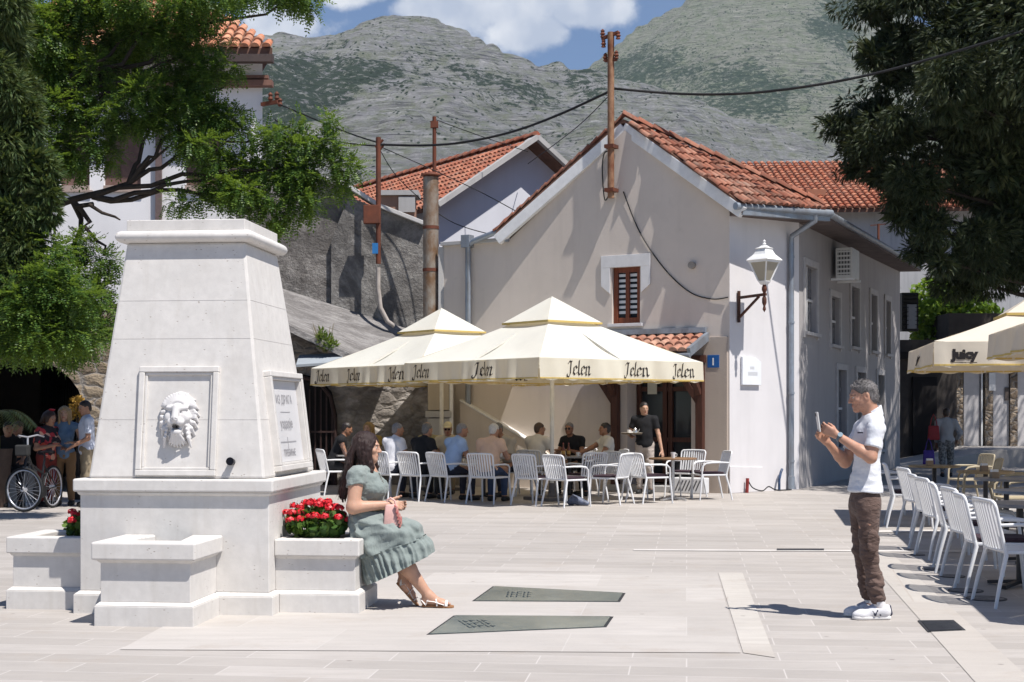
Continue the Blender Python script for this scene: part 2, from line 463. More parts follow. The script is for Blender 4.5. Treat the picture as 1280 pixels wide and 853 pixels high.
def head_prims(s, M, fem=False, k=.012, ear=True):
    """M: 4x4 head frame; local x right, y forward, z up, origin at the eyes' height"""
    Rm = np.array(M.to_3x3())
    T = lambda *p: np.array(M @ V(p))
    E = lambda c, r, **kw: s.ell(T(*c), r, rot=Rm, **kw)
    C = lambda a, b, ra, rb, **kw: s.cone(T(*a), T(*b), ra, rb, **kw)
    E((0, -.014, .030), (.075, .094, .088), k=.02)
    E((0, .020, -.030), (.060, .068, .080), k=.03)
    w = .044 if fem else .050
    for q in (-1, 1):
        C((q*w, -.005, -.052), (q*.016, .062, -.092), .022, .018, k=.03)
        E((q*.038, .058, -.022), (.022, .020, .018), k=.02)
        if ear: E((q*.077, -.012, -.008), (.009, .020, .031), k=.012)
        if ear: E((q*.081, -.004, -.006), (.006, .009, .017), k=.008, op=-1)
    E((0, .066, -.096), (.020, .018, .017), k=.02)
    C((-.030, .080, .020), (.030, .080, .020), .012, .012, k=.02)
    for q in (-1, 1): E((q*.031, .100, .001), (.017, .018, .011), k=.012, op=-1)
    for q in (-1, 1): E((q*.031, .0765, .000), (.013, .0125, .0115), k=.003)
    C((0, .088, .006), (0, .106, -.028), .009, .0125, k=.012)
    for q in (-1, 1): E((q*.012, .098, -.033), (.008, .010, .007), k=.008)
    C((-.017, .083, -.058), (.017, .083, -.058), .0075, .0075, k=.01)
    C((-.014, .082, -.069), (.014, .082, -.069), .0085, .0085, k=.01)
    C((-.016, .096, -.0635), (.016, .096, -.0635), .0025, .0025, k=.004, op=-1)

def head_mats(P, Fc, M, mi, brow=True, stub=False, far=False):
    iv = np.array(M.inverted()); c = P[Fc].mean(1); q = c@iv[:3, :3].T+iv[:3, 3]
    x, y, z = np.abs(q[:, 0]), q[:, 1], q[:, 2]
    mi[(x < .021) & (y > .070) & (z < -.0525) & (z > -.0765) & (((x/.021)**2+((z+.0645)/.012)**2) < 1)] = 1
    e = ((x-.031)/.0125)**2+((z)/.0075)**2
    mi[(e < 1) & (y > .07)] = 2
    e = ((x-.031)/.0048)**2+((z)/.0058)**2
    mi[(e < 1) & (y > .07)] = 3
    if far: mi[mi == 2] = 5
    if brow: mi[(x > .013) & (x < .049) & (np.abs(z-.0215+np.abs(x-.034)*.16) < .0034) & (y > .05)] = 4
    if stub: mi[(z < -.04) & (y > .005) & (z > -.13) & (mi == 0) & (vn(c) > stub)] = 5
    return mi
def vn(c): return vnoise(c*220, 5)

def hand_prims(s, w, d, n, side, curl=(.5, .6, .6, .7), thumb=(.6, .7, .25), sc=1.0, k=.006):
    """w wrist, d direction of the hand, n palm normal, side = direction of the thumb"""
    w, d, n = V(w), V(d).normalized(), V(n); n = (n-d*n.dot(d)).normalized()
    t = V(side); t = (t-d*t.dot(d)-n*t.dot(n)).normalized()
    kn = w+d*.088*sc
    for q, o in enumerate((.030, .010, -.010, -.028)):
        s.cone(w+t*o*.55*sc+d*.01*sc, kn+t*o*sc, .017*sc, .0125*sc, k=.014)
        L = (.072, .080, .074, .058)[q]*sc; p = kn+t*o*sc; a = curl[q]*.6
        r = .0098*sc
        for seg, fr in enumerate((.45, .31, .26)):
            dd = d*math.cos(a)+n*math.sin(a)+t*(o*.5/sc*(1 if seg == 0 else .3))
            e = p+dd.normalized()*L*fr; s.cone(p, e, r, r*.9, k=k); p = e; r *= .9; a += curl[q]
    p = w+d*.025*sc+t*.028*sc; a, b, cc = thumb
    dd = (d*a+t*b+n*cc).normalized()
    for L, r in ((.040, .0135), (.032, .0115), (.027, .010)):
        e = p+dd*L*sc; s.cone(p, e, r*sc, r*.92*sc, k=k+.002); p = e; dd = (dd+d*.35-t*.12).normalized()

def torso_prims(s, J, g=1.0, fem=False, pad=0, fat=0, parts='all', k=.05):
    pv, ch, nk = V(J['pelvis']), V(J['chest']), V(J['neck'])
    up = (ch-pv).normalized(); rt = V(J['sR'])-V(J['sL']); rt = (rt-up*rt.dot(up)).normalized(); fw = up.cross(rt)
    Rm = np.array(Matrix((rt, fw, up)).transposed())
    a = pad
    mid = pv.lerp(ch, .5)
    s.ell(pv, (.165*g+a, .118*g+a+fat*.5, .125+a), rot=Rm, k=k)
    s.ell(mid+fw*fat*.6, ((.145 if not fem else .125)*g+a+fat*.4, .105*g+a+fat, .165+a), rot=Rm, k=k)
    s.ell(ch+up*.02, (.160*g+a, .108*g+a, .175+a), rot=Rm, k=k)
    if fem:
        for q in (-1, 1): s.ell(ch+rt*(q*.075)+fw*(.085*g+a)+up*-.01, (.07*g+a*.5, .06*g+a*.5, .07*g+a*.5), rot=Rm, k=.05)
    for q, sh in ((1, J['sR']), (-1, J['sL'])):
        b = nk+rt*(q*.03)-up*.02
        s.cone(b, V(sh), .050+a, (.058 if not fem else .05)*g+a, k=k)
    return rt, fw, up

def shoe(s, an, toe_dir, foot=1.0, pad=0, sole=0.0):
    an = V(an); d = V(toe_dir).normalized(); z = an.z
    s.cone(an+V((0, 0, -.005)), (an.x-d.x*.015, an.y-d.y*.015, z-.042), .040+pad, .036+pad, k=.03)
    base = an-V((0, 0, z-.034-sole))
    s.cone(base-d*.035*foot, base+d*.15*foot+V((0, 0, -.006)), .034+pad, .030+pad, k=.03)
    s.ell(base+d*.10*foot+V((0, 0, .012)), (.042+pad, .07+pad, .030+pad), rot=np.array(Matrix((V((d.y, -d.x, 0)), d, V((0, 0, 1)))).transposed()), k=.03)

HAIRM = {}
def person(label, loc, face, J, skin, skincol, hair=(.03, .02, .015), top=None, sleeve=.55, long_sleeve=False, bottom=None,
           shoes=(.02, .02, .02), h=.011, g=1.0, fem=False, fat=0, hairstyle='short', extra=None, group=None, tuck=False,
           shorts=False, skirt=False, collar=False, glasses=None, cap=None, stub=False, hands=None, wr=.006, sing=False):
    """J: joints in the person's own frame (x right, y forward); one body mesh, hair and clothes are its children"""
    J = {k2: V(v) for k2, v in J.items()}
    hd = V(J['head']); yaw, pitch = J.get('look', V((0, 0, 0)))[0], J.get('look', V((0, 0, 0)))[1]
    M = Matrix.Translation(hd) @ Matrix.Rotation(yaw, 4, 'Z') @ Matrix.Rotation(pitch, 4, 'X')
    sk = skin_set(skin, skincol, hair)
    s = SDF(); head_prims(s, M, fem)
    s.cone(V(J['neck'])-V((0, 0, .03)), M @ V((0, -.022, -.06)), .056 if not fem else .050, .052 if not fem else .045, k=.035)
    torso_prims(s, J, g, fem, fat=fat)
    for q in 'RL':
        sh, el, wrs = J['s'+q], J['e'+q], J['w'+q]
        s.cone(sh, el, .050*g, .039*g, k=.03); s.cone(el, wrs, .040*g, .027*g, k=.02)
        hip, kn, an = J['h'+q], J['k'+q], J['a'+q]
        s.cone(hip, kn, .082*g, .056*g, k=.04); s.cone(kn, an, .054*g, .036, k=.03)
        fd = J.get('f'+q, V((0, 1, 0))); shoe(s, an, fd)
        d = (V(wrs)-V(el)).normalized()
        hn = J.get('n'+q, V((0, 0, -1))); sd = J.get('t'+q, V((-1 if q == 'R' else 1, 0, 0)))
        hand_prims(s, wrs, J.get('d'+q, d), hn, sd, curl=J.get('c'+q, (.35, .4, .4, .45)))
    P, Fc = s.mesh(h); P = relax(P, Fc, 1, .35)
    mi = np.zeros(len(Fc), int)
    if h < .013: mi = head_mats(P, Fc, M, mi, stub=stub, far=True)
    body = np_mesh('person', P, Fc, sk, None, True, mi)
    body.location = loc; body.rotation_euler = (0, 0, R(face-90))
    tag(body, label, 'person', group)
    def part(nm, sd, m, amp=wr, sc=(14, 14, 7), hh=h, rl=1):
        P, Fc = sd.mesh(hh); P = relax(P, Fc, rl, .4); P = wrinkle(P, Fc, amp, sc, seed=len(label))
        return np_mesh(nm, P, Fc, m, body, True)
    # --- clothes
    if top:
        s = SDF(); rt, fw, up = torso_prims(s, J, g, fem, pad=.016, fat=fat)
        nk = J['neck']; low = J['pelvis']-up*(.10 if not tuck else .0)
        if not sing:
            for q in 'RL':
                sh, el, wrs = J['s'+q], J['e'+q], J['w'+q]; d = (el-sh)
                end = sh+d*(sleeve if not long_sleeve else 1.0)
                rr = .050*g+.020
                s.cone(sh, el, rr, .039*g+.022, k=.035, cut=None if long_sleeve else [(end, d)])
                if long_sleeve:
                    e2 = el.lerp(wrs, .9); s.cone(el, wrs, .040*g+.016, .030*g+.012, k=.03, cut=[(e2, wrs-el)])
        s.cone(nk-up*.04, nk+(V(J['head'])-nk)*.18, .068, .060, k=.03, cut=[(nk+(V(J['head'])-nk)*.12+fw*.02, (V(J['head'])-nk)*1+fw*.06)])
        s.cut(low, -up)
        part('shirt', s, top)
        if collar:
            s = SDF(); a = nk-up*.012; b = nk+(V(J['head'])-nk)*.28
            s.cone(a, b, .072, .062, k=.01, cut=[(b, b-a)]); s.cone(a, b+(b-a)*.3, .060, .052, k=.003, op=-1)
            s.ell(b+fw*.06-up*.01, (.016, .03, .05), k=.01, op=-1)
            part('collar', s, top if collar is True else collar, 0, hh=min(h, .009))
    if bottom:
        s = SDF(); pv = J['pelvis']
        up = (V(J['chest'])-pv).normalized(); rt = (J['hR']-J['hL']).normalized(); fw = up.cross(rt)
        Rm = np.array(Matrix((rt, fw, up)).transposed())
        s.ell(pv-up*.01, (.165*g+.012, .118*g+.014+fat*.4, .125+.012), rot=Rm, k=.05)
        for q in 'RL':
            hip, kn, an = J['h'+q], J['k'+q], J['a'+q]
            if shorts: e = hip.lerp(kn, .95); s.cone(hip, kn, .082*g+.018, .056*g+.03, k=.03, cut=[(e, kn-hip)])
            else:
                s.cone(hip, kn, .082*g+.016, .056*g+.018, k=.03)
                e = kn.lerp(an, .97); s.cone(kn, an, .056*g+.018, .050, k=.03, cut=[(e, an-kn)])
        s.cut(pv+up*.09, up)
        part('trousers' if not shorts else 'shorts', s, bottom, wr*1.3, (9, 9, 16))
    for q in 'RL':
        s = SDF(); shoe(s, J['a'+q], J.get('f'+q, V((0, 1, 0))), pad=.007)
        an = J['a'+q]; s.cut((0, 0, an.z+.004), (0, 0, 1)); s.cut((0, 0, max(an.z-.088, -.5)+.003), (0, 0, -1))
        part('shoe', s, mat('shoe_%d%d%d' % tuple(int(c*99) for c in shoes), shoes, .6), 0)
    if hairstyle:
        key = tuple(round(c, 3) for c in hair)
        if key not in HAIRM:
            t = NT('hair_%02d%02d%02d' % tuple(int(c*99) for c in hair))
            vec = t.coord('Object', (60, 60, 8)); f = t.noise(vec, 3, 5, .6)
            t.P(Base_Color=t.mix(t.ramp(f, [(.3, 0.0), (.7, 1.0)]), mul(hair, .5), mul(hair, 1.35)), Roughness=.45, Specular_IOR_Level=.4)
            t.bump(f, .6, .006); HAIRM[key] = t.m
        s = SDF(); Rm = np.array(M.to_3x3()); T = lambda *p: np.array(M @ V(p))
        Nn = lambda *p: np.array(M.to_3x3() @ V(p))
        if hairstyle in ('short', 'bald'):
            zf = .052 if hairstyle == 'short' else .03
            cuts = [(T(0, .062, zf), Nn(0, .75, -.66)), (T(0, .0, -.045), Nn(0, .5, -1))]
            if hairstyle == 'bald': cuts.append((T(0, 0, .055), Nn(0, .4, 1)))
            s.ell(T(0, -.016, .034), (.0795, .0985, .0905), rot=Rm, k=.01, cut=cuts)
            s.ell(T(0, -.045, -.02), (.066, .068, .07), rot=Rm, k=.02, cut=[(T(0, -.035, -.03), Nn(0, 1, 0)), (T(0, 0, -.075), Nn(0, 0, -1))])
            if ear_cut: 
                for q in (-1, 1): s.ell(T(q*.085, .004, -.02), (.03, .028, .04), rot=Rm, k=.006, op=-1)
        else:
            s.ell(T(0, -.018, .034), (.086, .104, .095), rot=Rm, k=.01, cut=[(T(0, .068, .05), Nn(0, .8, -.6))])
            L = hairstyle if isinstance(hairstyle, (int, float)) else .25
            for q in (-1, 0, 1):
                a = T(q*.055, -.05, .02); e = T(q*.08, -.075-.02*abs(q), .02-L); s.cone(a, e, .055, .035, k=.05)
            for q in (-1, 1): s.cone(T(q*.066, .03, .03), T(q*.080, .02, .02-L*.75), .026, .022, k=.03)
        if not isinstance(hairstyle, str) or hairstyle != 'none': part('hair', s, HAIRM[key], .004, (60, 60, 20), min(h, .009))
    if glasses:
        mb = MB(M)
        for q in (-1, 1):
            mb.tube([(q*.031+.021*math.cos(a), .098-.004*abs(math.cos(a)), -.002+.015*math.sin(a)) for a in np.linspace(0, 2*PI, 13)], .0025, 5)
            mb.tube([(q*.052, .094, .004), (q*.079, .05, .004), (q*.082, -.01, .002)], .0025, 5)
            if glasses == 'dark': mb.box((q*.031, .097, -.002), (.040, .004, .029))
        mb.tube([(-.011, .099, .002), (.011, .099, .002)], .0025, 5)
        mb.build('sunglasses' if glasses == 'dark' else 'glasses', mat('glasses_black', (.012, .011, .012), .15, 0), body)
    if cap:
        s = SDF(); Rm = np.array(M.to_3x3()); T = lambda *p: np.array(M @ V(p)); Nn = lambda *p: np.array(M.to_3x3() @ V(p))
        s.ell(T(0, -.014, .045), (.088, .108, .09), rot=Rm, k=.01, cut=[(T(0, 0, .04), Nn(0, 0, -1))])
        s.ell(T(0, .10, .045), (.075, .075, .010), rot=Rm, k=.01)
        part('cap', s, cap, 0, hh=min(h, .008))
    return body, J, M
ear_cut = True

def seated(lean=.05, hands=((.16, .42, .76), (-.16, .42, .76)), seat=.46, twist=0, look=(0, 0), H=1.0, spread=.12, shin=0, slump=0):
    J = {}
    J['pelvis'] = (0, .0, seat+.115)
    ch = V((0, lean, seat+.43-slump)); J['chest'] = ch
    J['neck'] = ch+V((0, .02+lean*.3, .185)); J['head'] = J['neck']+V((0, .035+lean*.35, .155))
    c, s_ = math.cos(twist), math.sin(twist)
    for q, sg in (('R', 1), ('L', -1)):
        J['s'+q] = ch+V((sg*.185*c, sg*.185*s_, .125))
        J['h'+q] = (sg*.095, .03, seat+.085)
        J['k'+q] = (sg*spread, .44, seat+.075)
        J['a'+q] = (sg*(spread+.01), .42+shin*sg, .09)
        hd = V(hands[0 if q == 'R' else 1]); J['w'+q] = hd
        J['e'+q] = ik(J['s'+q], hd, .285, .255, (sg*.55, -.45, -.8))
    J['look'] = V((look[0], look[1], 0))
    return J
def standing(hands, lean=0, look=(0, 0), step=0, hgt=1.75):
    f = hgt/1.75; J = {}
    J['pelvis'] = (0, 0, .95*f); ch = V((0, .01+lean, 1.27*f)); J['chest'] = ch
    J['neck'] = ch+V((0, -.005+lean*.3, .19)); J['head'] = J['neck']+V((0, .035, .155))
    for q, sg in (('R', 1), ('L', -1)):
        J['s'+q] = ch+V((sg*.19, -.01, .13)); J['h'+q] = (sg*.09, 0, .91*f)
        J['k'+q] = (sg*.10, .02+step*sg*.5, .50*f); J['a'+q] = (sg*.105, -.03+step*sg, .09)
        hd = V(hands[0 if q == 'R' else 1]); J['w'+q] = hd
        J['e'+q] = ik(J['s'+q], hd, .29, .26, (sg*.5, -.8, -.4))
    J['look'] = V((look[0], look[1], 0))
    return J
# ================================================================ camera, sun, sky
cam_d = bpy.data.cameras.new('camera'); cam = bpy.data.objects.new('camera', cam_d); COL.objects.link(cam)
cam_d.sensor_width = 36; cam_d.lens = F/1280*36; cam_d.shift_y = (HY-426.5)/1280; cam_d.clip_end = 8000; cam_d.clip_start = .1
cam.location = (0, 0, HC); cam.rotation_euler = (R(90), 0, 0); SC.camera = cam
EL, AZ = R(62), math.atan2(.72, -.69)
sund = bpy.data.lights.new('sun', 'SUN'); sun = bpy.data.objects.new('sun', sund); COL.objects.link(sun)
sund.energy = 5.0; sund.angle = R(.5); sund.color = (1, .955, .90)
SD = V((math.sin(AZ)*math.cos(EL), math.cos(AZ)*math.cos(EL), math.sin(EL)))
sun.rotation_euler = SD.to_track_quat('Z', 'Y').to_euler(); sun.location = SD*60
w = bpy.data.worlds.new('World'); SC.world = w; w.use_nodes = True
nt = w.node_tree; nt.nodes.clear()
def wn(t, **k):
    n = nt.nodes.new(t)
    for a, b in k.items(): setattr(n, a, b)
    return n
L = nt.links.new
sky = wn('ShaderNodeTexSky', sky_type='NISHITA', sun_disc=False, sun_elevation=EL, sun_rotation=AZ, altitude=300)
sky.air_density = 1.0; sky.dust_density = .3; sky.ozone_density = 2.6
tc = wn('ShaderNodeTexCoord'); sep = wn('ShaderNodeSeparateXYZ'); L(tc.outputs['Generated'], sep.inputs[0])
def m2(op, a, b=0, c=None, clamp=False):
    n = wn('ShaderNodeMath', operation=op, use_clamp=clamp)
    for i, x in enumerate((a, b) if c is None else (a, b, c)):
        if isinstance(x, (int, float)): n.inputs[i].default_value = x
        else: L(x, n.inputs[i])
    return n.outputs[0]
X, Y, Z = sep.outputs
az_ = m2('ARCTAN2', X, Y); el_ = m2('ARCSINE', Z)
def blob(x, y, wx, wy):
    a = math.atan2((x-CX)/F, 1); e = math.asin(((HY-y)/F)/math.sqrt(1+((x-CX)/F)**2+((HY-y)/F)**2))
    da = m2('DIVIDE', m2('SUBTRACT', az_, a), wx/F); de = m2('DIVIDE', m2('SUBTRACT', el_, e), wy/F)
    r = m2('SQRT', m2('ADD', m2('MULTIPLY', da, da), m2('MULTIPLY', de, de)))
    return m2('SUBTRACT', 1, r, clamp=True)
msk = None
for bl in ((620, -14, 185, 88), (740, 12, 95, 40), (655, 40, 90, 46), (455, -10, 75, 30), (345, 24, 58, 40), (540, 15, 120, 50), (1100, -60, 160, 60)):
    b = blob(*bl); msk = b if msk is None else m2('MAXIMUM', msk, b)
nz = wn('ShaderNodeTexNoise'); L(tc.outputs['Generated'], nz.inputs['Vector']); nz.inputs['Scale'].default_value = 17; nz.inputs['Detail'].default_value = 9; nz.inputs['Roughness'].default_value = .58
nzv = nz.outputs['Fac']
wide = wn('ShaderNodeTexNoise'); L(tc.outputs['Generated'], wide.inputs['Vector']); wide.inputs['Scale'].default_value = 5; wide.inputs['Detail'].default_value = 6
beh = m2('MULTIPLY', m2('LESS_THAN', Y, .1), m2('SUBTRACT', wide.outputs['Fac'], .62))
dens = m2('ADD', m2('ADD', m2('MULTIPLY', msk, 1.15), beh), m2('MULTIPLY', m2('SUBTRACT', nzv, .5), 2.0))
mr = wn('ShaderNodeMapRange', interpolation_type='SMOOTHSTEP'); L(dens, mr.inputs[0]); mr.inputs[1].default_value = .22; mr.inputs[2].default_value = .62
cov = mr.outputs[0]
nz2 = wn('ShaderNodeTexNoise'); L(tc.outputs['Generated'], nz2.inputs['Vector']); nz2.inputs['Scale'].default_value = 24; nz2.inputs['Detail'].default_value = 6
crp = wn('ShaderNodeValToRGB'); L(nz2.outputs['Fac'], crp.inputs[0])
crp.color_ramp.elements[0].position = .35; crp.color_ramp.elements[0].color = (.50, .56, .68, 1); crp.color_ramp.elements[1].position = .62; crp.color_ramp.elements[1].color = (.86, .88, .92, 1)
bg = wn('ShaderNodeBackground'); bg.inputs['Strength'].default_value = .060
tint = wn('ShaderNodeMix', data_type='RGBA', blend_type='MULTIPLY'); tint.inputs[0].default_value = 1; L(sky.outputs[0], tint.inputs[6]); tint.inputs[7].default_value = (.87, 1.01, 1.22, 1)
L(tint.outputs[2], bg.inputs['Color'])
bc = wn('ShaderNodeBackground'); L(crp.outputs[0], bc.inputs['Color']); bc.inputs['Strength'].default_value = .8
mxs = wn('ShaderNodeMixShader'); L(cov, mxs.inputs[0]); L(bg.outputs[0], mxs.inputs[1]); L(bc.outputs[0], mxs.inputs[2])
wo = wn('ShaderNodeOutputWorld'); L(mxs.outputs[0], wo.inputs['Surface'])
SC.view_settings.view_transform = 'Standard'; SC.view_settings.look = 'None'; SC.view_settings.exposure = .45; SC.view_settings.gamma = 1
SC.cycles.max_bounces = 8; SC.cycles.diffuse_bounces = 4; SC.cycles.transparent_max_bounces = 16; SC.cycles.sample_clamp_indirect = 6

# ================================================================ ground
T1 = ((.362, .334, .308), (.405, .375, .348), (.448, .416, .388))
T2 = ((.415, .386, .358), (.452, .422, .393), (.49, .459, .43))
pav = paving_mat('paving_slabs', .92, .30, T1, mcol=(.47, .44, .415), mortar=.005, off=.37)
pav_light = paving_mat('paving_light', 1.6, .9, T2, mcol=(.46, .435, .41), dirt=.25, bstr=.12, mortar=.004)
pav_strip = paving_mat('paving_strip', 1.0, 2.4, ((.44, .405, .37), (.47, .44, .40), (.51, .48, .44)), ang=-R(11), mcol=(.40, .36, .32), mortar=.008)
pav_dark = paving_mat('paving_terrace', .6, .3, ((.30, .27, .24), (.35, .32, .29), (.40, .365, .335)))
mb = MB(); mb.quad((-3000, -3000, -.02), (3000, -3000, -.02), (3000, 3000, -.02), (-3000, 3000, -.02))
tag(mb.build('ground', mat('earth', (.22, .20, .16), .9, .3, .05), recalc=False), kind='structure')
mb = MB(); mb.quad((-40, -12, 0), (40, -12, 0), (40, 60, 0), (-40, 60, 0))
tag(mb.build('square_paving', pav, recalc=False), kind='structure')
def sheet(name, pts, z, m):
    mb = MB(); mb.quad(*[gnd(x, y, z) for x, y in pts]); return tag(mb.build(name, m, recalc=False), kind='structure')
sheet('paving_field', [(150, 812), (926, 816), (896, 716), (330, 716)], .004, pav_light)
sheet('paving_border', [(929, 816), (969, 822), (928, 716), (898, 716)], .004, pav_dark if 0 else pav_strip)
sheet('paving_band', [(1222, 856), (1296, 856), (1112, 690), (1075, 690)], .004, pav_strip)
sheet('drain_line', [(792, 688.2), (1290, 690.5), (1290, 688.3), (792, 686.6)], .006, mat('kerbstone', (.56, .53, .50), .7, .15, 3))
sheet('drain_line', [(1076, 665.5), (1290, 664.5), (1290, 662.3), (1076, 663.0)], .006, MATS['kerbstone'])
sheet('drain_line', [(1080, 640.0), (1290, 637.0), (1290, 635.4), (1080, 638.2)], .006, MATS['kerbstone'])

iron = mat('cast_iron', (.055, .055, .06), .55, .4, 30, .3, 80, .4)
mb = MB(); mb.prism([gnd(x, y, .009) for x, y in ((971, 687.8), (1030, 687.8), (1030, 685.8), (971, 685.8))], (0, 0, -.012))
tag(mb.build('drain_grate', iron), 'thin black slot drain in the paving left of the standing man', 'drain')
cov_ = thing('utility_cover', 'square dark metal cover in the paving right of the photographer\'s shoes', 'manhole cover', gnd(1176, 782))
mb = MB(); mb.prism([gnd(x, y, .008) for x, y in ((1147, 775.5), (1192, 775), (1207, 787.5), (1160, 789.5))], (0, 0, -.01)); mb.build('frame', iron, cov_, world=True)
mb = MB(); mb.prism([gnd(x, y, .012) for x, y in ((1152, 776.5), (1190, 776.2), (1202, 786.5), (1162, 788.3))], (0, 0, -.006))
mb.build('plate', mat('cover_plate', (.035, .037, .043), .5, .5, 14, .5, 60, .5), cov_, world=True)
dl = ['round paving lamp cover nearest the front corner of the cafe row', 'round metal cover just behind the nearest one, before the chair legs', 'round metal cover third from the front beside the white chairs',
      'round metal cover fourth from the front, half in shade', 'small round metal cover second farthest along the chair row', 'farthest small round metal cover at the start of the shade']
covm = mat('cover_disc', (.19, .175, .165), .7, .5, 12, .4, 50)
for (x, y, wd), lb in zip(((1233, 749, 46), (1207, 739, 40), (1190, 721, 30), (1166, 712, 24), (1147, 694, 17), (1139, 688.5, 17)), dl):
    p = gnd(x, y); r = wd/2/F*p.y*1.08
    t = thing('ground_cover', lb, 'manhole cover', p, 0, 'round covers beside the chair row')
    mb = MB(); mb.lathe([(r, 0), (r, .007), (r*.9, .009), (r*.88, .007)], n=28); mb.build('rim', iron, t)
    mb = MB(); mb.lathe([(r*.87, .002), (r*.87, .0075), (.001, .0078)], n=28); mb.build('disc', covm, t)

# glass windows in the ground over the old remains
gt = NT('floor_glass'); vec = gt.coord('World')
c = gt.mix(gt.ramp(gt.noise(vec, 1.6, 6, .7, .5), [(.35, 0.0), (.7, 1.0)]), (.085, .115, .12), (.18, .205, .19))
c = gt.mix(gt.ramp(gt.noise(vec, 14, 6, .7), [(.55, 0.0), (.75, .6)]), c, (.30, .31, .27))
gt.P(Base_Color=c, Roughness=.16, Specular_IOR_Level=.5)
for pts, lb, mk in (([(590, 751.5), (616, 733), (782, 741.5), (775, 752.5)], 'farther dark tapered glass panel let into the light paving', (1, 2)),
                    ([(533, 793.5), (567, 769.5), (767, 770.8), (758, 784)], 'nearer dark tapered glass panel let into the light paving', (1, 0))):
    P = [gnd(x, y, .006) for x, y in pts]; c = sum(P, V())/4
    t = thing('floor_window', lb, 'glass panel', (c.x, c.y, 0), 0, 'glass panels in the paving')
    mb = MB(); mb.prism(P, (0, 0, -.008)); mb.build('frame', mat('dark_steel', (.03, .03, .03), .5, .3, 20), t, world=True)
    mb = MB(); mb.prism([p.lerp(c, .035)+V((0, 0, .005)) for p in P], (0, 0, -.004)); mb.build('glass', gt.m, t, world=True)
    mb = MB(axes(P[0]+(P[3]-P[0])*.2+(P[1]-P[0])*.22+V((0, 0, .0058)), (P[3]-P[0]).normalized(), (V((-(P[3]-P[0]).y, (P[3]-P[0]).x, 0))).normalized(), (0, 0, 1)))
    for r_ in range(3):
        x = 0
        for q in range(5):
            wq = .022+.012*((q*7+r_*3) % 3); hgt = .10
            mb.quad((x, r_*.13, 0), (x+.012, r_*.13, 0), (x+.012, r_*.13+hgt, 0), (x, r_*.13+hgt, 0))
            mb.quad((x+.013, r_*.13+.04*(q % 3), .0001), (x+wq, r_*.13+.04*(q % 3), .0001), (x+wq, r_*.13+.04*(q % 3)+.02, .0001), (x+.013, r_*.13+.04*(q % 3)+.02, .0001)); x += wq+.012
    mb.build('lettering', mat('glass_print', (.02, .03, .035), .5, 0), t, world=True)

# ================================================================ text and pen lettering
def text_mb(body, size, bold=0.0, shear=0, align='CENTER'):
    cu = bpy.data.curves.new('t', 'FONT'); cu.body = body; cu.size = size; cu.offset = bold; cu.shear = shear; cu.align_x = align; cu.resolution_u = 2
    o = bpy.data.objects.new('t', cu); COL.objects.link(o); bpy.context.view_layer.update()
    me = bpy.data.meshes.new_from_object(o.evaluated_get(bpy.context.evaluated_depsgraph_get()))
    vs = [tuple(v.co) for v in me.vertices]; fs = [tuple(p.vertices) for p in me.polygons]
    bpy.data.objects.remove(o); bpy.data.curves.remove(cu); bpy.data.meshes.remove(me); return vs, fs
PEN = {'J': ([[(.12, .66), (.20, .76), (.36, .74)], [(.31, .74), (.30, .08), (.20, -.12), (.06, -.10), (.05, .02)]], .46),
       'e': ([[(.10, .42), (.08, .12), (.18, .02), (.34, .12)], [(.10, .42), (.22, .50), (.32, .40), (.12, .24)]], .36),
       'l': ([[(.10, .80), (.10, .10), (.18, .01), (.26, .08)]], .24),
       'n': ([[(.04, .44), (.11, .48), (.11, .04), (.16, .0)], [(.12, .40), (.26, .50), (.34, .42), (.34, .08), (.40, .0), (.46, .06)]], .46)}
def pen_text(word, size, nib=.105, ang=R(38), slant=.12):
    vs, fs = [], []; x0 = 0; nx, ny = math.cos(ang)*nib/2, math.sin(ang)*nib/2
    for ch in word:
        st, adv = PEN[ch]
        for s_ in st:
            for a, b in zip(s_, s_[1:]):
                n = len(vs)
                d = [(a[0]+x0-nx, a[1]-ny), (a[0]+x0+nx, a[1]+ny), (b[0]+x0+nx, b[1]+ny), (b[0]+x0-nx, b[1]-ny)]
                vs += [((x+y*slant)*size, y*size, 0) for x, y in d]; fs.append((n, n+1, n+2, n+3))
                for sx in (a, b):
                    n = len(vs); m_ = .022
                    vs += [((sx[0]+x0+q+(sx[1]+r)*slant)*size, (sx[1]+r)*size, 0) for q, r in ((-nx-m_, -ny), (-nx, -ny-m_), (nx+m_, ny), (nx, ny+m_))]; fs.append((n, n+1, n+2, n+3))
        x0 += adv
    w_ = x0*size
    return [(x-w_/2, y, z) for x, y, z in vs], fs

# ================================================================ the fountain
stone = limestone_mat('fountain_limestone', (.66, .633, .60))
stone2 = limestone_mat('lion_limestone', (.66, .64, .63))
FO = thing('fountain', 'tall tapered white limestone fountain with lion head, basin and two flower boxes', 'fountain', (-2.595, 10.86, 0), -R(5.8))
FZ = (1.035, 2.88); FYf = (.085, .31); FX = (.70, .4775); FYb = (1.665, 1.27)
mb = MB()
mb.frus((-.785, .785, 0, 1.75, -.01), (-.785, .785, 0, 1.75, .145)); mb.build('plinth', stone, FO, bev=.006)
mb = MB(); mb.frus((-.785, .785, 0, 1.75, .146), (-.75, .75, .035, 1.715, .172)); mb.build('plinth_moulding', stone, FO, bev=.008)
mb = MB(); mb.bx(-.745, .745, .04, 1.71, .172, .93); mb.build('pedestal', stone, FO, bev=.006)
mb = MB(); mb.frus((-.752, .752, .033, 1.717, .905), (-.772, .772, .013, 1.737, .935)); mb.bx(-.789, .789, -.006, 1.756, .936, 1.035); mb.build('ledge', stone, FO, bev=.014)
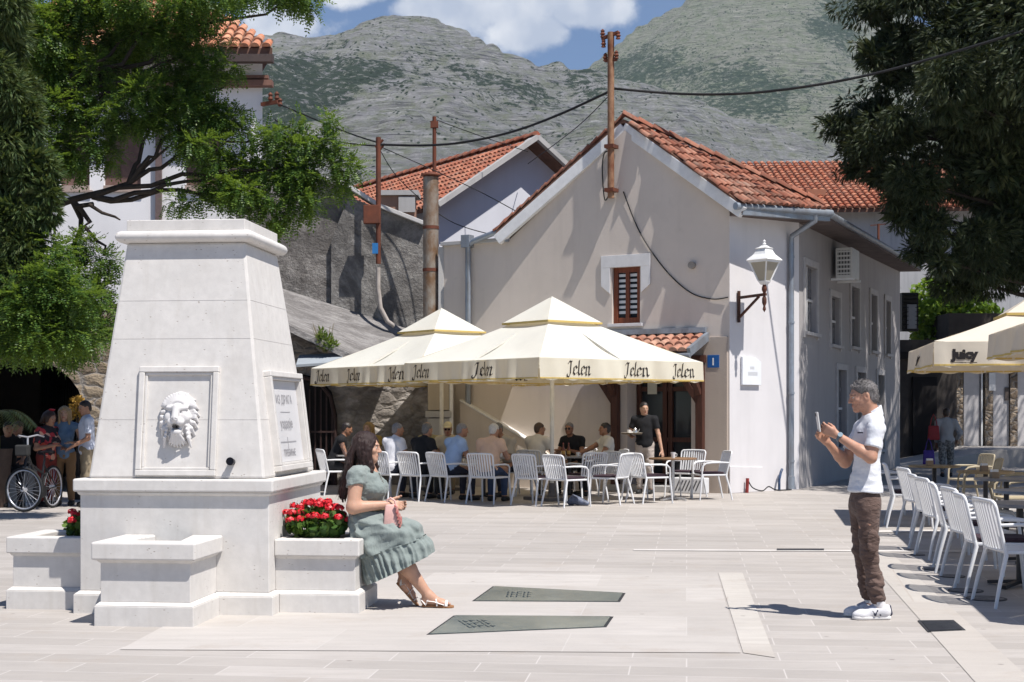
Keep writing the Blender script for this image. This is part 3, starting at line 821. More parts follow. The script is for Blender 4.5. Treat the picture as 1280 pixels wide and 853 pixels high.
mb = MB(); mb.frus((-FX[0], FX[0], FYf[0], FYb[0], FZ[0]), (-FX[1], FX[1], FYf[1], FYb[1], FZ[1])); mb.build('shaft', stone, FO, bev=.02)
mb = MB()
for z in (1.49, 2.12, 2.42):
    q = (z-FZ[0])/(FZ[1]-FZ[0]); x = FX[0]+(FX[1]-FX[0])*q+.0015; a = FYf[0]+(FYf[1]-FYf[0])*q-.0015; b = FYb[0]+(FYb[1]-FYb[0])*q+.0015
    mb.bx(-x+.02, x-.02, a, a+.05, z, z+.0013); mb.bx(x-.05, x, a+.02, b-.02, z, z+.0025)
mb.build('joint', mat('stone_joint', (.56, .53, .50), .9, 0), FO)
mb = MB(); rr = []
for k in range(9):
    a = -PI/2+PI*k/8; e = .045*math.cos(a); z = 2.925+.046*math.sin(a)
    rr.append([V((sx*(.505+e), (.79+sy*(.508+e)), z)) for sx, sy in ((-1, -1), (1, -1), (1, 1), (-1, 1))])
mb.ringstack(rr); mb.build('cornice', stone, FO, smooth=45, bev=.012)
mb = MB(); mb.bx(-.478, .478, .31, 1.27, 2.972, 3.06); mb.build('cap', stone, FO, bev=.006)

def stone_panel(tf, w_, h_, o=.034, parent=FO):
    mb = MB(tf)
    for a, b, c, d in ((-w_/2, w_/2, 0, .045), (-w_/2, w_/2, h_-.045, h_), (-w_/2, -w_/2+.045, .046, h_-.046), (w_/2-.045, w_/2, .046, h_-.046)):
        mb.bx(a, b, c, d, -.03, o)
    f = mb.build('panel_frame', stone, parent, bev=.006)
    mb = MB(tf); w2, h2 = w_-.092, h_-.092
    for a, b, c, d in ((-w2/2, w2/2, .046, .066), (-w2/2, w2/2, h_-.066, h_-.046), (-w2/2, -w2/2+.02, .067, h_-.067), (w2/2-.02, w2/2, .067, h_-.067)):
        mb.bx(a, b, c, d, -.03, o-.014)
    mb.build('inner_moulding', stone, parent, bev=.004)
dz = FZ[1]-FZ[0]
upf = V((0, (FYf[1]-FYf[0]), dz)).normalized(); nf = V((0, -upf.z, upf.y))
def on_front(x, z): q = (z-FZ[0])/dz; return V((x, FYf[0]+(FYf[1]-FYf[0])*q, z))
TFf = axes(on_front(0, 1.055), (1, 0, 0), upf, nf)
stone_panel(TFf, .635, .85)
upr = V((FX[1]-FX[0], 0, dz)).normalized(); nr = V((upr.z, 0, -upr.x)); 
def on_right(y, z): q = (z-FZ[0])/dz; return V((FX[0]+(FX[1]-FX[0])*q, y, z))
TFr = axes(on_right(.90, 1.075), (0, 1, 0), upr, nr)
stone_panel(TFr, 1.02, .80, .06)
mb = MB(TFr)
mb.bx(-.43, .43, .07, .73, -.01, .004); plaque = mb.build('plaque', mat('plaque_marble', (.60, .59, .59), .45, .05, 5), FO)
mb = MB(TFr)
for txt, y, sz, b in (('\u0418\u0417 \u0414\u0420\u0410\u0413\u0410', .545, .10, .001), ('\u2014\u2014\u2014', .45, .10, 0), ('\u0443\u0437\u0434\u0430\u0440\u0458\u0435', .345, .105, .002), ('\u2014\u2014\u2014\u2014', .20, .12, .001), ('\u0422\u0420\u0415\u0411\u0418\u040a\u0415', .115, .075, .002)):
    vs, fs = text_mb(txt, sz, b); mb.add([(x, yy+y, .0062) for x, yy, _ in vs], fs)
mb.bx(-.03, -.015, .165, .27, .004, .0065)
mb.build('inscription', mat('carved_letters', (.33, .32, .33), .7, 0), FO, recalc=False)
# lion head
s = SDF(); E = s.ell; Cn = s.cone
E((0, .01, -.01), (.125, .175, .06), k=.03); E((0, .00, .03), (.082, .115, .075), k=.03)
for k in range(46):                                           # mane locks
    a = 2*PI*k/46+.05*math.sin(k*3.1); r0, r1 = .095, .142+.016*math.sin(k*2.3)
    sy = 1.22; cx, cy = math.cos(a), math.sin(a)
    p0 = V((cx*r0*.95, .01+cy*r0*sy, .035)); p1 = V((cx*(r0+r1)/2+cy*.012, .01+cy*(r0+r1)/2*sy*1.0, .038)); p2 = V((cx*r1*.93+cy*.006, .0+cy*r1*sy-.015, .0))
    Cn(p0, p1, .013, .0125, k=.004); Cn(p1, p2, .0125, .007, k=.004)
for k in range(17):
    a = PI*.5+(k-8)*.16; Cn((math.cos(a)*.05, .075+math.sin(a)*.035, .062), (math.cos(a)*.125, .045+math.sin(a)*.12, .040), .012, .010, k=.005)
for q in (-1, 1):
    Cn((q*.018, .055, .098), (q*.068, .062, .078), .018, .014, k=.02); E((q*.040, .030, .093), (.017, .010, .012), k=.006, op=-1); E((q*.040, .030, .086), (.011, .008, .009), k=.003)
    E((q*.062, -.005, .068), (.030, .035, .030), k=.02); E((q*.028, -.040, .105), (.033, .026, .030), k=.012); E((q*.095, .085, .04), (.022, .026, .02), k=.01)
    for k in range(5): Cn((q*(.06+.006*k), -.03-.028*k, .065), (q*(.085+.003*k), -.075-.032*k, .030), .013, .008, k=.005)
Cn((0, .062, .108), (0, -.012, .128), .022, .026, k=.02); E((0, -.018, .138), (.027, .017, .014), k=.006)
for q in (-1, 1): E((q*.013, -.022, .150), (.006, .005, .006), k=.004, op=-1)
E((0, -.105, .082), (.040, .028, .035), k=.02); E((0, -.074, .110), (.026, .020, .05), k=.008, op=-1)
for k in range(7): a = -PI/2+(k-3)*.30; Cn((math.cos(a)*.03, -.115+math.sin(a)*.012, .085), (math.cos(a)*.075, -.135+math.sin(a)*.065, .03), .012, .008, k=.005)
s.cut((0, 0, -.02), (0, 0, -1))
P, Fc = s.mesh(.0042); P = relax(P, Fc, 1, .3)
lt = TFf @ Matrix.Translation((.012, .452, .0)) @ Matrix.Diagonal((1.10, 1.12, .92, 1))
P = np.array([tuple(lt @ V(p)) for p in P]); lion = np_mesh('lion_head', P, Fc, stone2, FO, True)
mb = MB(TFf); mb.tube([(.008, .375, .06), (.008, .37, .125)], .012, 12); mb.build('spout', mat('spout_bronze', (.05, .045, .04), .4, .2, 20, metal=.5), lion)
lion.children[0].parent = lion
mb = MB(axes(on_front(.44, 1.165), (1, 0, 0), upf, nf))
mb.tube([(0, 0, -.02), (0, 0, .045)], .026, 18); mb.tube([(0, 0, .046), (0, 0, .062)], .031, 18); mb.build('tap', mat('tap_black', (.015, .014, .017), .3, .2, 20, metal=.4), FO, smooth=40)
# basin
mb = MB(); mb.bx(-.370, .370, -.610, -.001, -.01, .145); mb.build('basin_plinth', stone, FO, bev=.006)
mb = MB(); mb.frus((-.370, .370, -.610, -.001, .146), (-.340, .340, -.580, -.001, .172)); mb.build('basin_moulding', stone, FO, bev=.006)
mb = MB(); mb.bx(-.335, .335, -.575, .038, .172, .47); mb.build('basin_body', stone, FO, bev=.004)
mb = MB(); mb.frus((-.34, .34, -.58, .036, .455), (-.362, .362, -.602, .036, .478)); mb.build('basin_cove', stone, FO, bev=.004)
mb = MB(); mb.v = []; 
O = [(-.388, -.630), (.388, -.630), (.388, .038), (.14, .038), (.21, -.44), (-.21, -.44), (-.14, .038), (-.388, .038)]
mb.prism([(x, y, .478) for x, y in O], (0, 0, .130)); mb.build('basin_rim', stone, FO, bev=.014)
mb = MB(); mb.bx(-.2, .2, -.43, .037, .474, .50); mb.build('water', mat('basin_water', (.30, .31, .30), .05, .1, 5, .05, 15, spec=.5), FO)
# flower boxes
for sg in (1, -1):
    X0, X1 = (.751, 1.41)
    def bxs(mb, a, b, c, d, e, f): mb.bx(*( (a, b) if sg > 0 else (-b, -a)), c, d, e, f)
    def fr(mb, lo, hi):
        lo, hi = list(lo), list(hi)
        if sg < 0: lo[0], lo[1], hi[0], hi[1] = -lo[1], -lo[0], -hi[1], -hi[0]
        mb.frus(lo, hi)
    pl = .0; mb = MB(); bxs(mb, .786, 1.412, .185, .905, -.01, .145); box_ = mb.build('flower_box', stone, FO, bev=.006)
    mb = MB(); fr(mb, (.752, 1.412, .185, .905, .146), (.752, 1.378, .220, .870, .172)); mb.build('moulding', stone, box_, bev=.006)
    mb = MB(); bxs(mb, .746, 1.372, .226, .864, .172, .43); mb.build('side', stone, box_, bev=.004)
    mb = MB(); fr(mb, (.746, 1.378, .22, .87, .415), (.746, 1.392, .205, .885, .437)); mb.build('cove', stone, box_, bev=.004)
    mb = MB()
    for a, b, c, d in ((.746, 1.412, .185, .33), (.746, 1.412, .76, .905), (1.25, 1.412, .331, .759), (.746, .80, .331, .759)): bxs(mb, a, b, c, d, .438, .566)
    mb.build('rim', stone, box_, bev=.010)
    mb = MB(); bxs(mb, .80, 1.25, .33, .76, .45, .53); mb.build('soil', mat('soil', (.06, .045, .035), .95, .4, 30, .6, 50), box_)

# ---------------------------------------------------------------- foliage helpers
def leaf_quads(C, D, U, L_, W, bend=.0):
    """diamond leaf for each centre C with direction D, side U, length L_, width W"""
    C, D, U = np.asarray(C), np.asarray(D), np.asarray(U); n = len(C)
    L_ = np.broadcast_to(L_, n)[:, None]; W = np.broadcast_to(W, n)[:, None]
    N = np.cross(D, U)
    V4 = np.stack([C-D*L_*.5, C+U*W*.5-D*L_*.05+N*bend*L_, C+D*L_*.5, C-U*W*.5-D*L_*.05+N*bend*L_], 1).reshape(-1, 3)
    return V4, np.arange(4*n).reshape(n, 4)
def unit(a): return a/np.maximum(np.linalg.norm(a, axis=-1, keepdims=True), 1e-9)
def rdir(n): return unit(RNG.normal(size=(n, 3)))
def perp(D, ref=None):
    A = RNG.normal(size=D.shape) if ref is None else np.broadcast_to(ref, D.shape)
    return unit(np.cross(D, A))
def in_ellipsoids(cs, rs, n, shell=0.0):
    cs, rs = np.asarray(cs, float), np.asarray(rs, float); vol = rs.prod(1)**.75; k = RNG.choice(len(cs), n, p=vol/vol.sum())
    d = rdir(n); q = RNG.random(n)**(1/3.); q = shell+(1-shell)*q
    return cs[k]+d*q[:, None]*rs[k], d, k

ger_leaf = leaf_mat('geranium_leaf', (.03, .075, .015), (.06, .13, .025), (.12, .19, .04), .3)
gt_ = NT('geranium_petal'); g = gt_.n('ShaderNodeNewGeometry')
gt_.P(Base_Color=gt_.ramp(g.outputs['Random Per Island'], [(0, (.42, .004, .012)), (.6, (.62, .01, .02)), (1, (.75, .03, .05))]), Roughness=.5)
def geranium(label, c, rx, ry, hgt, nb, nl):
    t = thing('geranium', label, 'flowers', c, -R(5.8), 'red geraniums on the fountain')
    P, d, _ = in_ellipsoids([(0, 0, hgt*.42)], [(rx, ry, hgt*.5)], nl, .35)
    P[:, 2] = np.abs(P[:, 2]); D = unit(rdir(nl)+d*.6+np.array([0, 0, .3])); U = perp(D)
    n = len(P); vs = []; fs = []; N = np.cross(D, U); r = RNG.uniform(.018, .038, n)
    ring = [P+(U*math.cos(a)+D*math.sin(a))*(r*(1 if i % 2 else .86))[:, None]+N*(r*.15*(i % 2))[:, None] for i, a in enumerate(np.linspace(0, 2*PI, 9)[:-1])]
    vs = np.stack(ring, 1).reshape(-1, 3); np_mesh('foliage', vs, np.arange(8*n).reshape(n, 8), ger_leaf, t)
    mb = MB()
    for k in range(26):
        a = RNG.random()*2*PI; q = RNG.random()**.5; x, y = math.cos(a)*rx*q*.9, math.sin(a)*ry*q*.9
        mb.tube([(x*.5, y*.5, -.04), (x*.8, y*.8, hgt*.4), (x, y, hgt*.8)], .003, 5)
    mb.build('stem', mat('green_stem', (.07, .12, .03), .6, .2, 9), t)
    for k in range(nb):
        a = 2*PI*(k*.618); q = math.sqrt((k+.5)/nb); x, y = math.cos(a)*rx*q, math.sin(a)*ry*q
        z = hgt*(.98-.42*q*q)+RNG.uniform(-.03, .04); m = 46
        d = rdir(m); d[:, 2] = np.abs(d[:, 2])*.9-.2; d = unit(d); C = np.array([x, y, z])+d*np.array([.036, .036, .030])*RNG.uniform(.7, 1.1, (m, 1))
        D = perp(d); U = np.cross(d, D); pv, pf = leaf_quads(C, D, U, .028, .024, .15); np_mesh('blossom', pv, pf, gt_.m, t)
FM = basis(FO)
geranium('dense red geraniums in the right flower box behind the seated woman', FM @ V((1.0, .50, .555)), .25, .21, .27, 36, 560)
geranium('red geraniums in the left flower box beside the bicycle', FM @ V((-.915, .52, .555)), .15, .18, .20, 9, 220)
# ================================================================ the seated woman
def fz(x, y, ox, oy, sc): return (x-ox)/sc, HC-(y-515)/sc
def pp(x, y, side=0.0):                      # woman frame: x towards the camera (her right), y forward, z
    f, z = fz(x, y, 470, 0, 157.3); return V((side, f, z))
wskin = skin_set('light', (.50, .29, .20), (.03, .018, .015))
WJ = dict(pelvis=pp(459, 655), chest=pp(459, 609), neck=pp(455.5, 588), head=pp(459.0, 559.5), look=V((-.10, -.03, 0)),
          sR=pp(449, 593, .165), sL=pp(455, 593, -.165), eR=pp(445.5, 632, .225), eL=pp(462, 634, -.2), wR=pp(486, 629.5, .13), wL=pp(488, 634, -.02),
          hR=pp(458, 662, .10), hL=pp(458, 662, -.10), kR=pp(499, 686, .085), kL=pp(500, 688, -.07), aR=pp(536.5, 744.5, .05), aL=pp(507, 733, -.03))
WLOC = (px(470, 11.3), 11.3, 0)
hM = Matrix.Translation(WJ['head']) @ Matrix.Rotation(WJ['look'][0], 4, 'Z') @ Matrix.Rotation(WJ['look'][1], 4, 'X')
s = SDF(); head_prims(s, hM, True)
s.cone(WJ['neck']-V((0, 0, .03)), hM @ V((0, -.022, -.06)), .056, .050, k=.035)
torso_prims(s, WJ, .93, True, fat=.005)
for q in 'RL':
    s.cone(WJ['s'+q], WJ['e'+q], .060, .051, k=.03); s.cone(WJ['e'+q], WJ['w'+q], .052, .029, k=.025)
    s.cone(WJ['h'+q], WJ['k'+q], .10, .068, k=.04)
sR, aR = WJ['kR'], WJ['aR']
mid = sR.lerp(aR, .38)+V((0, -.012, -.012)); s.cone(sR, mid, .062, .062, k=.03); s.cone(mid, aR, .062, .036, k=.03)
mid = WJ['kL'].lerp(WJ['aL'], .4); s.cone(WJ['kL'], mid, .062, .060, k=.03); s.cone(mid, WJ['aL'], .060, .038, k=.03)
def foot(s, heel, toe, ank, w=.034):
    heel, toe, ank = V(heel), V(toe), V(ank); d = (toe-heel).normalized(); n = V((1, 0, 0)).cross(d).normalized()
    if n.dot(ank-heel) < 0: n = -n
    s.cone(ank, heel+n*.034+d*.012, .036, .032, k=.02); s.cone(ank, heel+d*.14+n*.026, .034, .024, k=.04)
    s.cone(heel+d*.02+n*.026, heel+d*.15+n*.022, .026, .026, k=.02)
    s.ell(heel+d*.150+n*.022, (.042, .045, .020), rot=np.array(Matrix((V((1, 0, 0)), d, n)).transposed()), k=.02)
    for i, (o, L_) in enumerate(((.028, .062), (.012, .058), (-.002, .052), (-.016, .045), (-.029, .036))):
        p = heel+d*.165+V((1, 0, 0))*o+n*.016; s.cone(p, p+d*L_*.8, .0125 if i == 0 else .010, .010 if i == 0 else .008, k=.006)
    return d, n
hR0, tR0 = pp(529.5, 757.3, .045), pp(567, 757.6, .075); hL0, tL0 = pp(495.0, 731, -.03), pp(518, 756.5, -.05)
dR, nR = foot(s, hR0+V((0, 0, .014)), tR0+V((0, 0, .014)), aR); dL, nL = foot(s, hL0+V((0, .008, .012)), tL0+V((0, .008, .012)), WJ['aL'])
hand_prims(s, WJ['wR'], (-.25, 1, -.08), (-.9, -.1, -.45), (-.2, .1, 1), curl=(.45, .5, .55, .6), sc=.95)
hand_prims(s, WJ['wL'], (.15, 1, .1), (.95, -.1, .1), (0, .1, 1), curl=(.45, .5, .55, .6), sc=.95)
P, Fc = s.mesh(.0058); P = relax(P, Fc, 1, .3); mi = head_mats(P, Fc, hM, np.zeros(len(Fc), int))
WO = np_mesh('person', P, Fc, wskin, None, True, mi); WO.location = WLOC; WO.rotation_euler = (0, 0, -PI/2)
tag(WO, 'woman in a sage green dress sitting on the edge of the flower box', 'person')
# dress
t = NT('sage_linen'); vec = t.coord('Object')
c = t.mix(t.ramp(t.noise(vec, 5, 6, .6), [(.3, 0.0), (.7, 1.0)]), (.190, .220, .208), (.242, .272, .258))
wv = t.noise(t.coord('Object', (30, 30, 120)), 6, 3); c = t.mix(t.ramp(wv, [(.4, 0.0), (.7, .25)]), c, (.17, .23, .215))
t.P(Base_Color=c, Roughness=.9, Specular_IOR_Level=.1, Sheen_Weight=.15)
b1 = t.bump(t.noise(t.coord('Object', (1, 1, .5)), 32, 5, .55, .6), .55, .012); sage = t.m
s = SDF(); rt, fw, up = torso_prims(s, WJ, .94, True, pad=.016, fat=.005)
for q in 'RL':
    sh, el = WJ['s'+q], WJ['e'+q]; d = el-sh; e = sh+d*.33+V((0, .012, 0)); s.cone(sh, el, .074, .080, k=.025, cut=[(e, d+V((0, 0.06, 0)))])
n0 = WJ['neck']; s.cut(n0+V((0, .065, .015)), (0, .55, .83)); s.cut(n0+V((0, -.0, .055)), (0, -.15, 1))
s.ell(n0+V((0, .095, -.045)), (.030, .05, .10), rot=np.array(Matrix.Rotation(.35, 3, 'X')), k=.01, op=-1)
s.cut(pp(462, 648), (0, -.1, -1))
P, Fc = s.mesh(.0062); P = relax(P, Fc, 2, .4); P = wrinkle(P, Fc, .0075, (16, 16, 26), 4, 3)
WD = np_mesh('dress', P, Fc, sage, WO, True)
s = SDF()
c0 = pp(461.5, 634); rtv, fwv, upv = rt, fw, up
s.ell(c0, (.158, .134, .5), rot=np.array(Matrix((rt, fw, up)).transposed()), k=.01, cut=[(c0+up*.022, up), (c0-up*.022, -up)])
P, Fc = s.mesh(.007); np_mesh('waistband', P, Fc, mat('waist_cord', (.50, .38, .22), .8, .2, 40), WD, True)
# skirt lofted from waist to hem: centre, profile half-length direction, depth half-width
def loft(name, secs, m, parent, nseg=120, sub=9, ruff=lambda u, a: 0, ex=2.3):
    K = len(secs); rows = []
    ts = np.linspace(0, K-1, (K-1)*sub+1)
    A = np.array([list(c)+list(h)+[w_] for c, h, w_ in secs], float)
    def cr(t_):
        i = int(min(t_, K-2)); f = t_-i; p0, p1, p2, p3 = A[max(i-1, 0)], A[i], A[i+1], A[min(i+2, K-1)]
        return .5*((2*p1)+(-p0+p2)*f+(2*p0-5*p1+4*p2-p3)*f*f+(-p0+3*p1-3*p2+p3)*f**3)
    for t_ in ts:
        q = cr(t_); c, h, w_ = q[:3], q[3:6], q[6]; row = []; hl = np.linalg.norm(h)
        for a in np.linspace(0, 2*PI, nseg+1)[:-1]:
            ca, sa = math.cos(a), math.sin(a); e = 2/ex
            x = math.copysign(abs(sa)**e, sa)*w_; y = math.copysign(abs(ca)**e, ca)
            r = ruff(t_/(K-1), a); k = 1+r/max(hl, .05)
            row.append(c+h*y*k+np.array([x*(1+r/w_), 0, 0]))
        rows.append(row)
    P = np.array(rows).reshape(-1, 3); n = nseg; M_ = len(ts); f = []
    for i in range(M_-1):
        for j in range(n): f.append((i*n+j, i*n+(j+1) % n, (i+1)*n+(j+1) % n, (i+1)*n+j))
    return P, np.array(f)
def sec(a, b, w_): a, b = pp(*a), pp(*b); return ((a+b)/2, (b-a)/2, w_)
S = [sec((438.5, 637), (483, 637), .162), sec((437, 650), (489, 648), .212), sec((437, 664), (502, 649.5), .236), sec((438, 680), (522, 656.5), .246), sec((447, 698), (530, 670), .250)]
def rf(u, a): return (.004+.010*u)*math.sin(9*a+5*u+1.2*math.sin(3*a))+.006*math.sin(17*a-6*u)*u+.005*math.sin(5*a+19*u)
P, Fc = loft('skirt', S, sage, WO, ruff=rf, ex=3.2)
P = P+vnorm(P, Fc)*(.017*fbm(P*np.array([7, 10, 17]), 4, 8))[:, None]
np_mesh('skirt', P, Fc, sage, WO, True)
S2 = [sec((446, 696), (531.5, 669), .253), sec((450, 706), (537, 675), .262), sec((455, 718), (540, 683), .280), sec((460, 729.5), (541, 690.5), .295)]
def rf2(u, a): return (.003+.010*u)*(math.sin(31*a+2.5*math.sin(3*a+1)+1.7*math.sin(7*a))+.6*math.sin(47*a+2+2*math.sin(5*a))+.5*math.sin(19*a+3*u))+.010*math.sin(9*a+2*math.sin(2*a))*u+(.004 if u < .1 else 0)
P, Fc = loft('ruffle', S2, sage, WO, ruff=rf2, nseg=300); P = P+vnorm(P, Fc)*(.008*fbm(P*np.array([14, 14, 20]), 3, 18))[:, None]; np_mesh('skirt_ruffle', P, Fc, sage, WO, True)
# hair
t = NT('dark_hair'); vec = t.coord('Object', (70, 70, 6)); f = t.noise(vec, 3, 6, .65, .4)
t.P(Base_Color=t.mix(t.ramp(f, [(.3, 0.0), (.7, 1.0)]), (.010, .006, .006), (.045, .022, .018)), Roughness=.48, Specular_IOR_Level=.3); t.bump(f, .7, .008); dkh = t.m
s = SDF(); Rm = np.array(hM.to_3x3()); T = lambda *p: np.array(hM @ V(p)); Nn = lambda *p: np.array(hM.to_3x3() @ V(p))
s.ell(T(0, -.020, .036), (.088, .106, .096), rot=Rm, k=.01, cut=[(T(0, .064, .052), Nn(0, .80, -.60))])
rr = random.Random(5); LOCKS = []
for k in range(64):
    a = PI*(.5+(k % 32-15.5)/15.5*.62); lay = k//32
    ca, sa = math.cos(a), -math.sin(a)
    x0, y0 = -ca*.080, sa*.075-.012
    front = y0 > -.055
    L_ = (.20 if front else .40)+rr.uniform(-.05, .04)+.02*lay
    p = [T(x0, y0, .02+.03*rr.random())]
    back = pp(435+rr.uniform(-5, 5), 0, 0).y
    for j in range(1, 7):
        q = j/6; z = .02-L_*q
        if front: x, y = x0*(1.05+.25*q)+.008*math.sin(q*9+k), y0+.03*q+.012*math.sin(q*7+k*1.7)
        else: x, y = x0*(1+.35*q*(1-q))+.010*math.sin(q*8+k), y0-.03-.085*q**1.0+.012*math.sin(q*7+k*2.1)
        p.append(T(x, y, z))
    LOCKS.append(p)
    for j in range(6): s.cone(p[j], p[j+1], .019-.0018*j, .0172-.0022*j, k=.008)
for q in (-1, 1):
    p = [T(q*.055, .062, .052), T(q*.076, .045, .01), T(q*.084, .040, -.05), T(q*.082, .055, -.11), T(q*.085, .072, -.155), T(q*.08, .060, -.195)]
    for j in range(5): s.cone(p[j], p[j+1], .020-.0016*j, .018-.0026*j, k=.01)
    p = [T(q*.08, .01, .02), T(q*.088, .012, -.06), T(q*.092, .030, -.13), T(q*.095, .060, -.19), T(q*.09, .068, -.235)]
    for j in range(4): s.cone(p[j], p[j+1], .022-.002*j, .019-.003*j, k=.01)
P, Fc = s.mesh(.0055); P = relax(P, Fc, 1, .3); P = wrinkle(P, Fc, .0035, (70, 70, 9), 6, 2)
def ribbons(paths, per, spread, w_, seed=1):
    rg = np.random.default_rng(seed); vs, fs = [], []
    for pth in paths:
        pth = np.array(pth)
        for _ in range(per):
            o = rg.normal(size=3)*spread; ph = rg.uniform(0, 6); am = rg.uniform(.002, .008); n0 = len(vs); K = len(pth); end = rg.integers(max(2, K-2), K)+1
            sd = rg.normal(size=3); sd /= np.linalg.norm(sd)
            for j in range(end):
                q = j/(K-1); c = pth[j]+o*(.6+.7*q)+np.array([math.sin(q*9+ph), math.cos(q*7+ph), 0])*am*q; hw = w_*(1-.75*j/end); vs += [c-sd*hw, c+sd*hw]
            fs += [(n0+2*j, n0+2*j+1, n0+2*j+3, n0+2*j+2) for j in range(end-1)]
    return np.array(vs), np.array(fs)
rv, rf_ = ribbons(LOCKS, 9, .014, .0018)
np_mesh('hair', np.concatenate([P, rv]), np.concatenate([Fc, rf_+len(P)]), dkh, WO, True)
# sandals
wl = mat('white_leather', (.72, .70, .68), .45, .08, 30); tan = mat('tan_sole', (.30, .15, .07), .7, .2, 20)
for heel, toe, d, n, an in ((hR0, tR0, dR, nR, aR), (hL0+V((0, .008, 0)), tL0+V((0, .008, 0)), dL, nL, WJ['aL'])):
    xx = V((1, 0, 0)); mb = MB(); Ls = (toe-heel).length; pts = []
    for u, w_ in ((-.012, .012), (-.004, .026), (.03, .033), (.09, .031), (.15, .045), (.20, .046), (.232, .034), (.246, .012)):
        pts.append((u, w_))
    out = [heel+d*u+xx*w_+n*-.002 for u, w_ in pts]+[heel+d*u-xx*w_+n*-.002 for u, w_ in reversed(pts)]
    mb.prism(out, n*.016); sd = mb.build('sandal', tan, WO, bev=.003)
    mb = MB(tf=None)
    def strap(p, w_=.016):
        mb.tube([heel+d*a+xx*b+n*c for a, b, c in p], w_*.5, 6, flat=.35)
    arc = lambda u, w_, hgt, lean=0: [(u+lean*math.sin(k), w_*math.cos(k), .012+hgt*math.sin(k)) for k in np.linspace(0, PI, 11)]
    strap(arc(.185, .046, .040), .022); strap(arc(.115, .044, .060, -.01), .020); strap(arc(.02, .044, .088, .035), .018)
    strap([(.02, .040, .02), (-.008, .030, .050), (-.022, 0, .060), (-.008, -.030, .050), (.02, -.040, .02)], .018)
    for q in (-1, 1): strap([(.03, q*.042, .05), (.09, q*.046, .045), (.17, q*.045, .02)], .020)
    mb.build('strap', wl, sd, smooth=50)
# bag in her hands
BG = thing('handbag', 'small pale pink handbag held in the seated woman\'s lap', 'handbag', V(WLOC)+V((pp(0, 0).y*0+.135, 0, .70)), 0)
pk = mat('pink_leather', (.62, .38, .34), .5, .12, 14, .15, 60)
bm_c = pp(491, 640); bx_, bz_ = WLOC[0]+bm_c.y, bm_c.z
BG.location = (bx_, 11.3-.15, bz_-.105)
mb = MB(); mb.frus((-.062, .062, -.045, .045, 0), (-.045, .045, -.02, .02, .175)); mb.build('bag_body', pk, BG, bev=.012, smooth=60)
mb = MB(); mb.tube([(-.035, 0, .16), (-.03, .005, .21), (-.005, 0, .225), (.03, -.005, .20), (.035, 0, .155)], .008, 8); mb.build('handle', pk, BG, smooth=60)
mb = MB()
for k in range(5): mb.tube([(.03+.012*k, -.035, .17-.022*k), (.05+.008*k, -.045, .15-.03*k), (.045+.006*k, -.05, .11-.028*k)], .009, 6)
mb.build('scarf', mat('red_scarf', (.35, .03, .04), .7, .6, 40, col2=(.45, .30, .25)), BG, smooth=60)
# ================================================================ the photographer
def pm(x, y, side=0.0): return V((side, (1085-x)/166.2, HC-(y-515)/166.2+.002))
mskin = skin_set('ruddy', (.46, .25, .17), (.05, .04, .035))
MJ = dict(pelvis=pm(1081.5, 626), chest=pm(1084.5, 556), neck=pm(1092, 521), head=pm(1078.5, 495.5), sL=pm(1087.5, 537, -.185), sR=pm(1085, 537, .185),
          eL=pm(1078.5, 571, -.235), wL=pm(1042, 544, -.10), eR=pm(1063, 579, .17), wR=pm(1036, 553.5, .05),
          hR=pm(1079, 636, .09), hL=pm(1082, 636, -.09), kR=pm(1080.5, 690, .085), kL=pm(1082.5, 690, -.085), aR=pm(1092, 757, .085), aL=pm(1096, 757.5, -.075))
MLOC = (px(1085, 10.69), 10.69, 0)
mM = Matrix.Translation(MJ['head']) @ Matrix.Rotation(-.17, 4, 'X')
s = SDF(); head_prims(s, mM)
s.cone(MJ['neck']-V((0, 0, .03)), mM @ V((0, -.028, -.05)), .062, .060, k=.03); torso_prims(s, MJ, .82)
for q in 'RL':
    s.cone(MJ['s'+q], MJ['e'+q], .055, .044, k=.03)
    m_ = MJ['e'+q].lerp(MJ['w'+q], .3); s.cone(MJ['e'+q], m_, .044, .043, k=.02); s.cone(m_, MJ['w'+q], .043, .027, k=.02)
    s.cone(MJ['h'+q], MJ['k'+q], .082, .058, k=.03); s.cone(MJ['k'+q], MJ['a'+q], .056, .036, k=.03); shoe(s, MJ['a'+q], V((.06 if q == 'R' else -.03, 1, 0)))
PHO = pm(1021.5, 528, -.03)
hand_prims(s, MJ['wL'], pm(1022, 533)-pm(1042, 544)+V((.06, 0, 0)), (.8, .3, .4), (.1, -.2, 1), curl=(.55, .55, .5, .5), thumb=(.75, .2, .75))
hand_prims(s, MJ['wR'], pm(1023, 541)-pm(1036, 553.5)+V((-.03, 0, 0)), (-.75, .3, .4), (-.1, -.2, 1), curl=(.55, .6, .6, .6), thumb=(.75, .2, .7))
P, Fc = s.mesh(.0058); P = relax(P, Fc, 1, .3); mi = head_mats(P, Fc, mM, np.zeros(len(Fc), int), stub=.35)
MO = np_mesh('person', P, Fc, mskin, None, True, mi); MO.location = MLOC; MO.rotation_euler = (0, 0, PI/2)
tag(MO, 'man in white polo and brown cargo trousers standing and photographing with a phone', 'person')
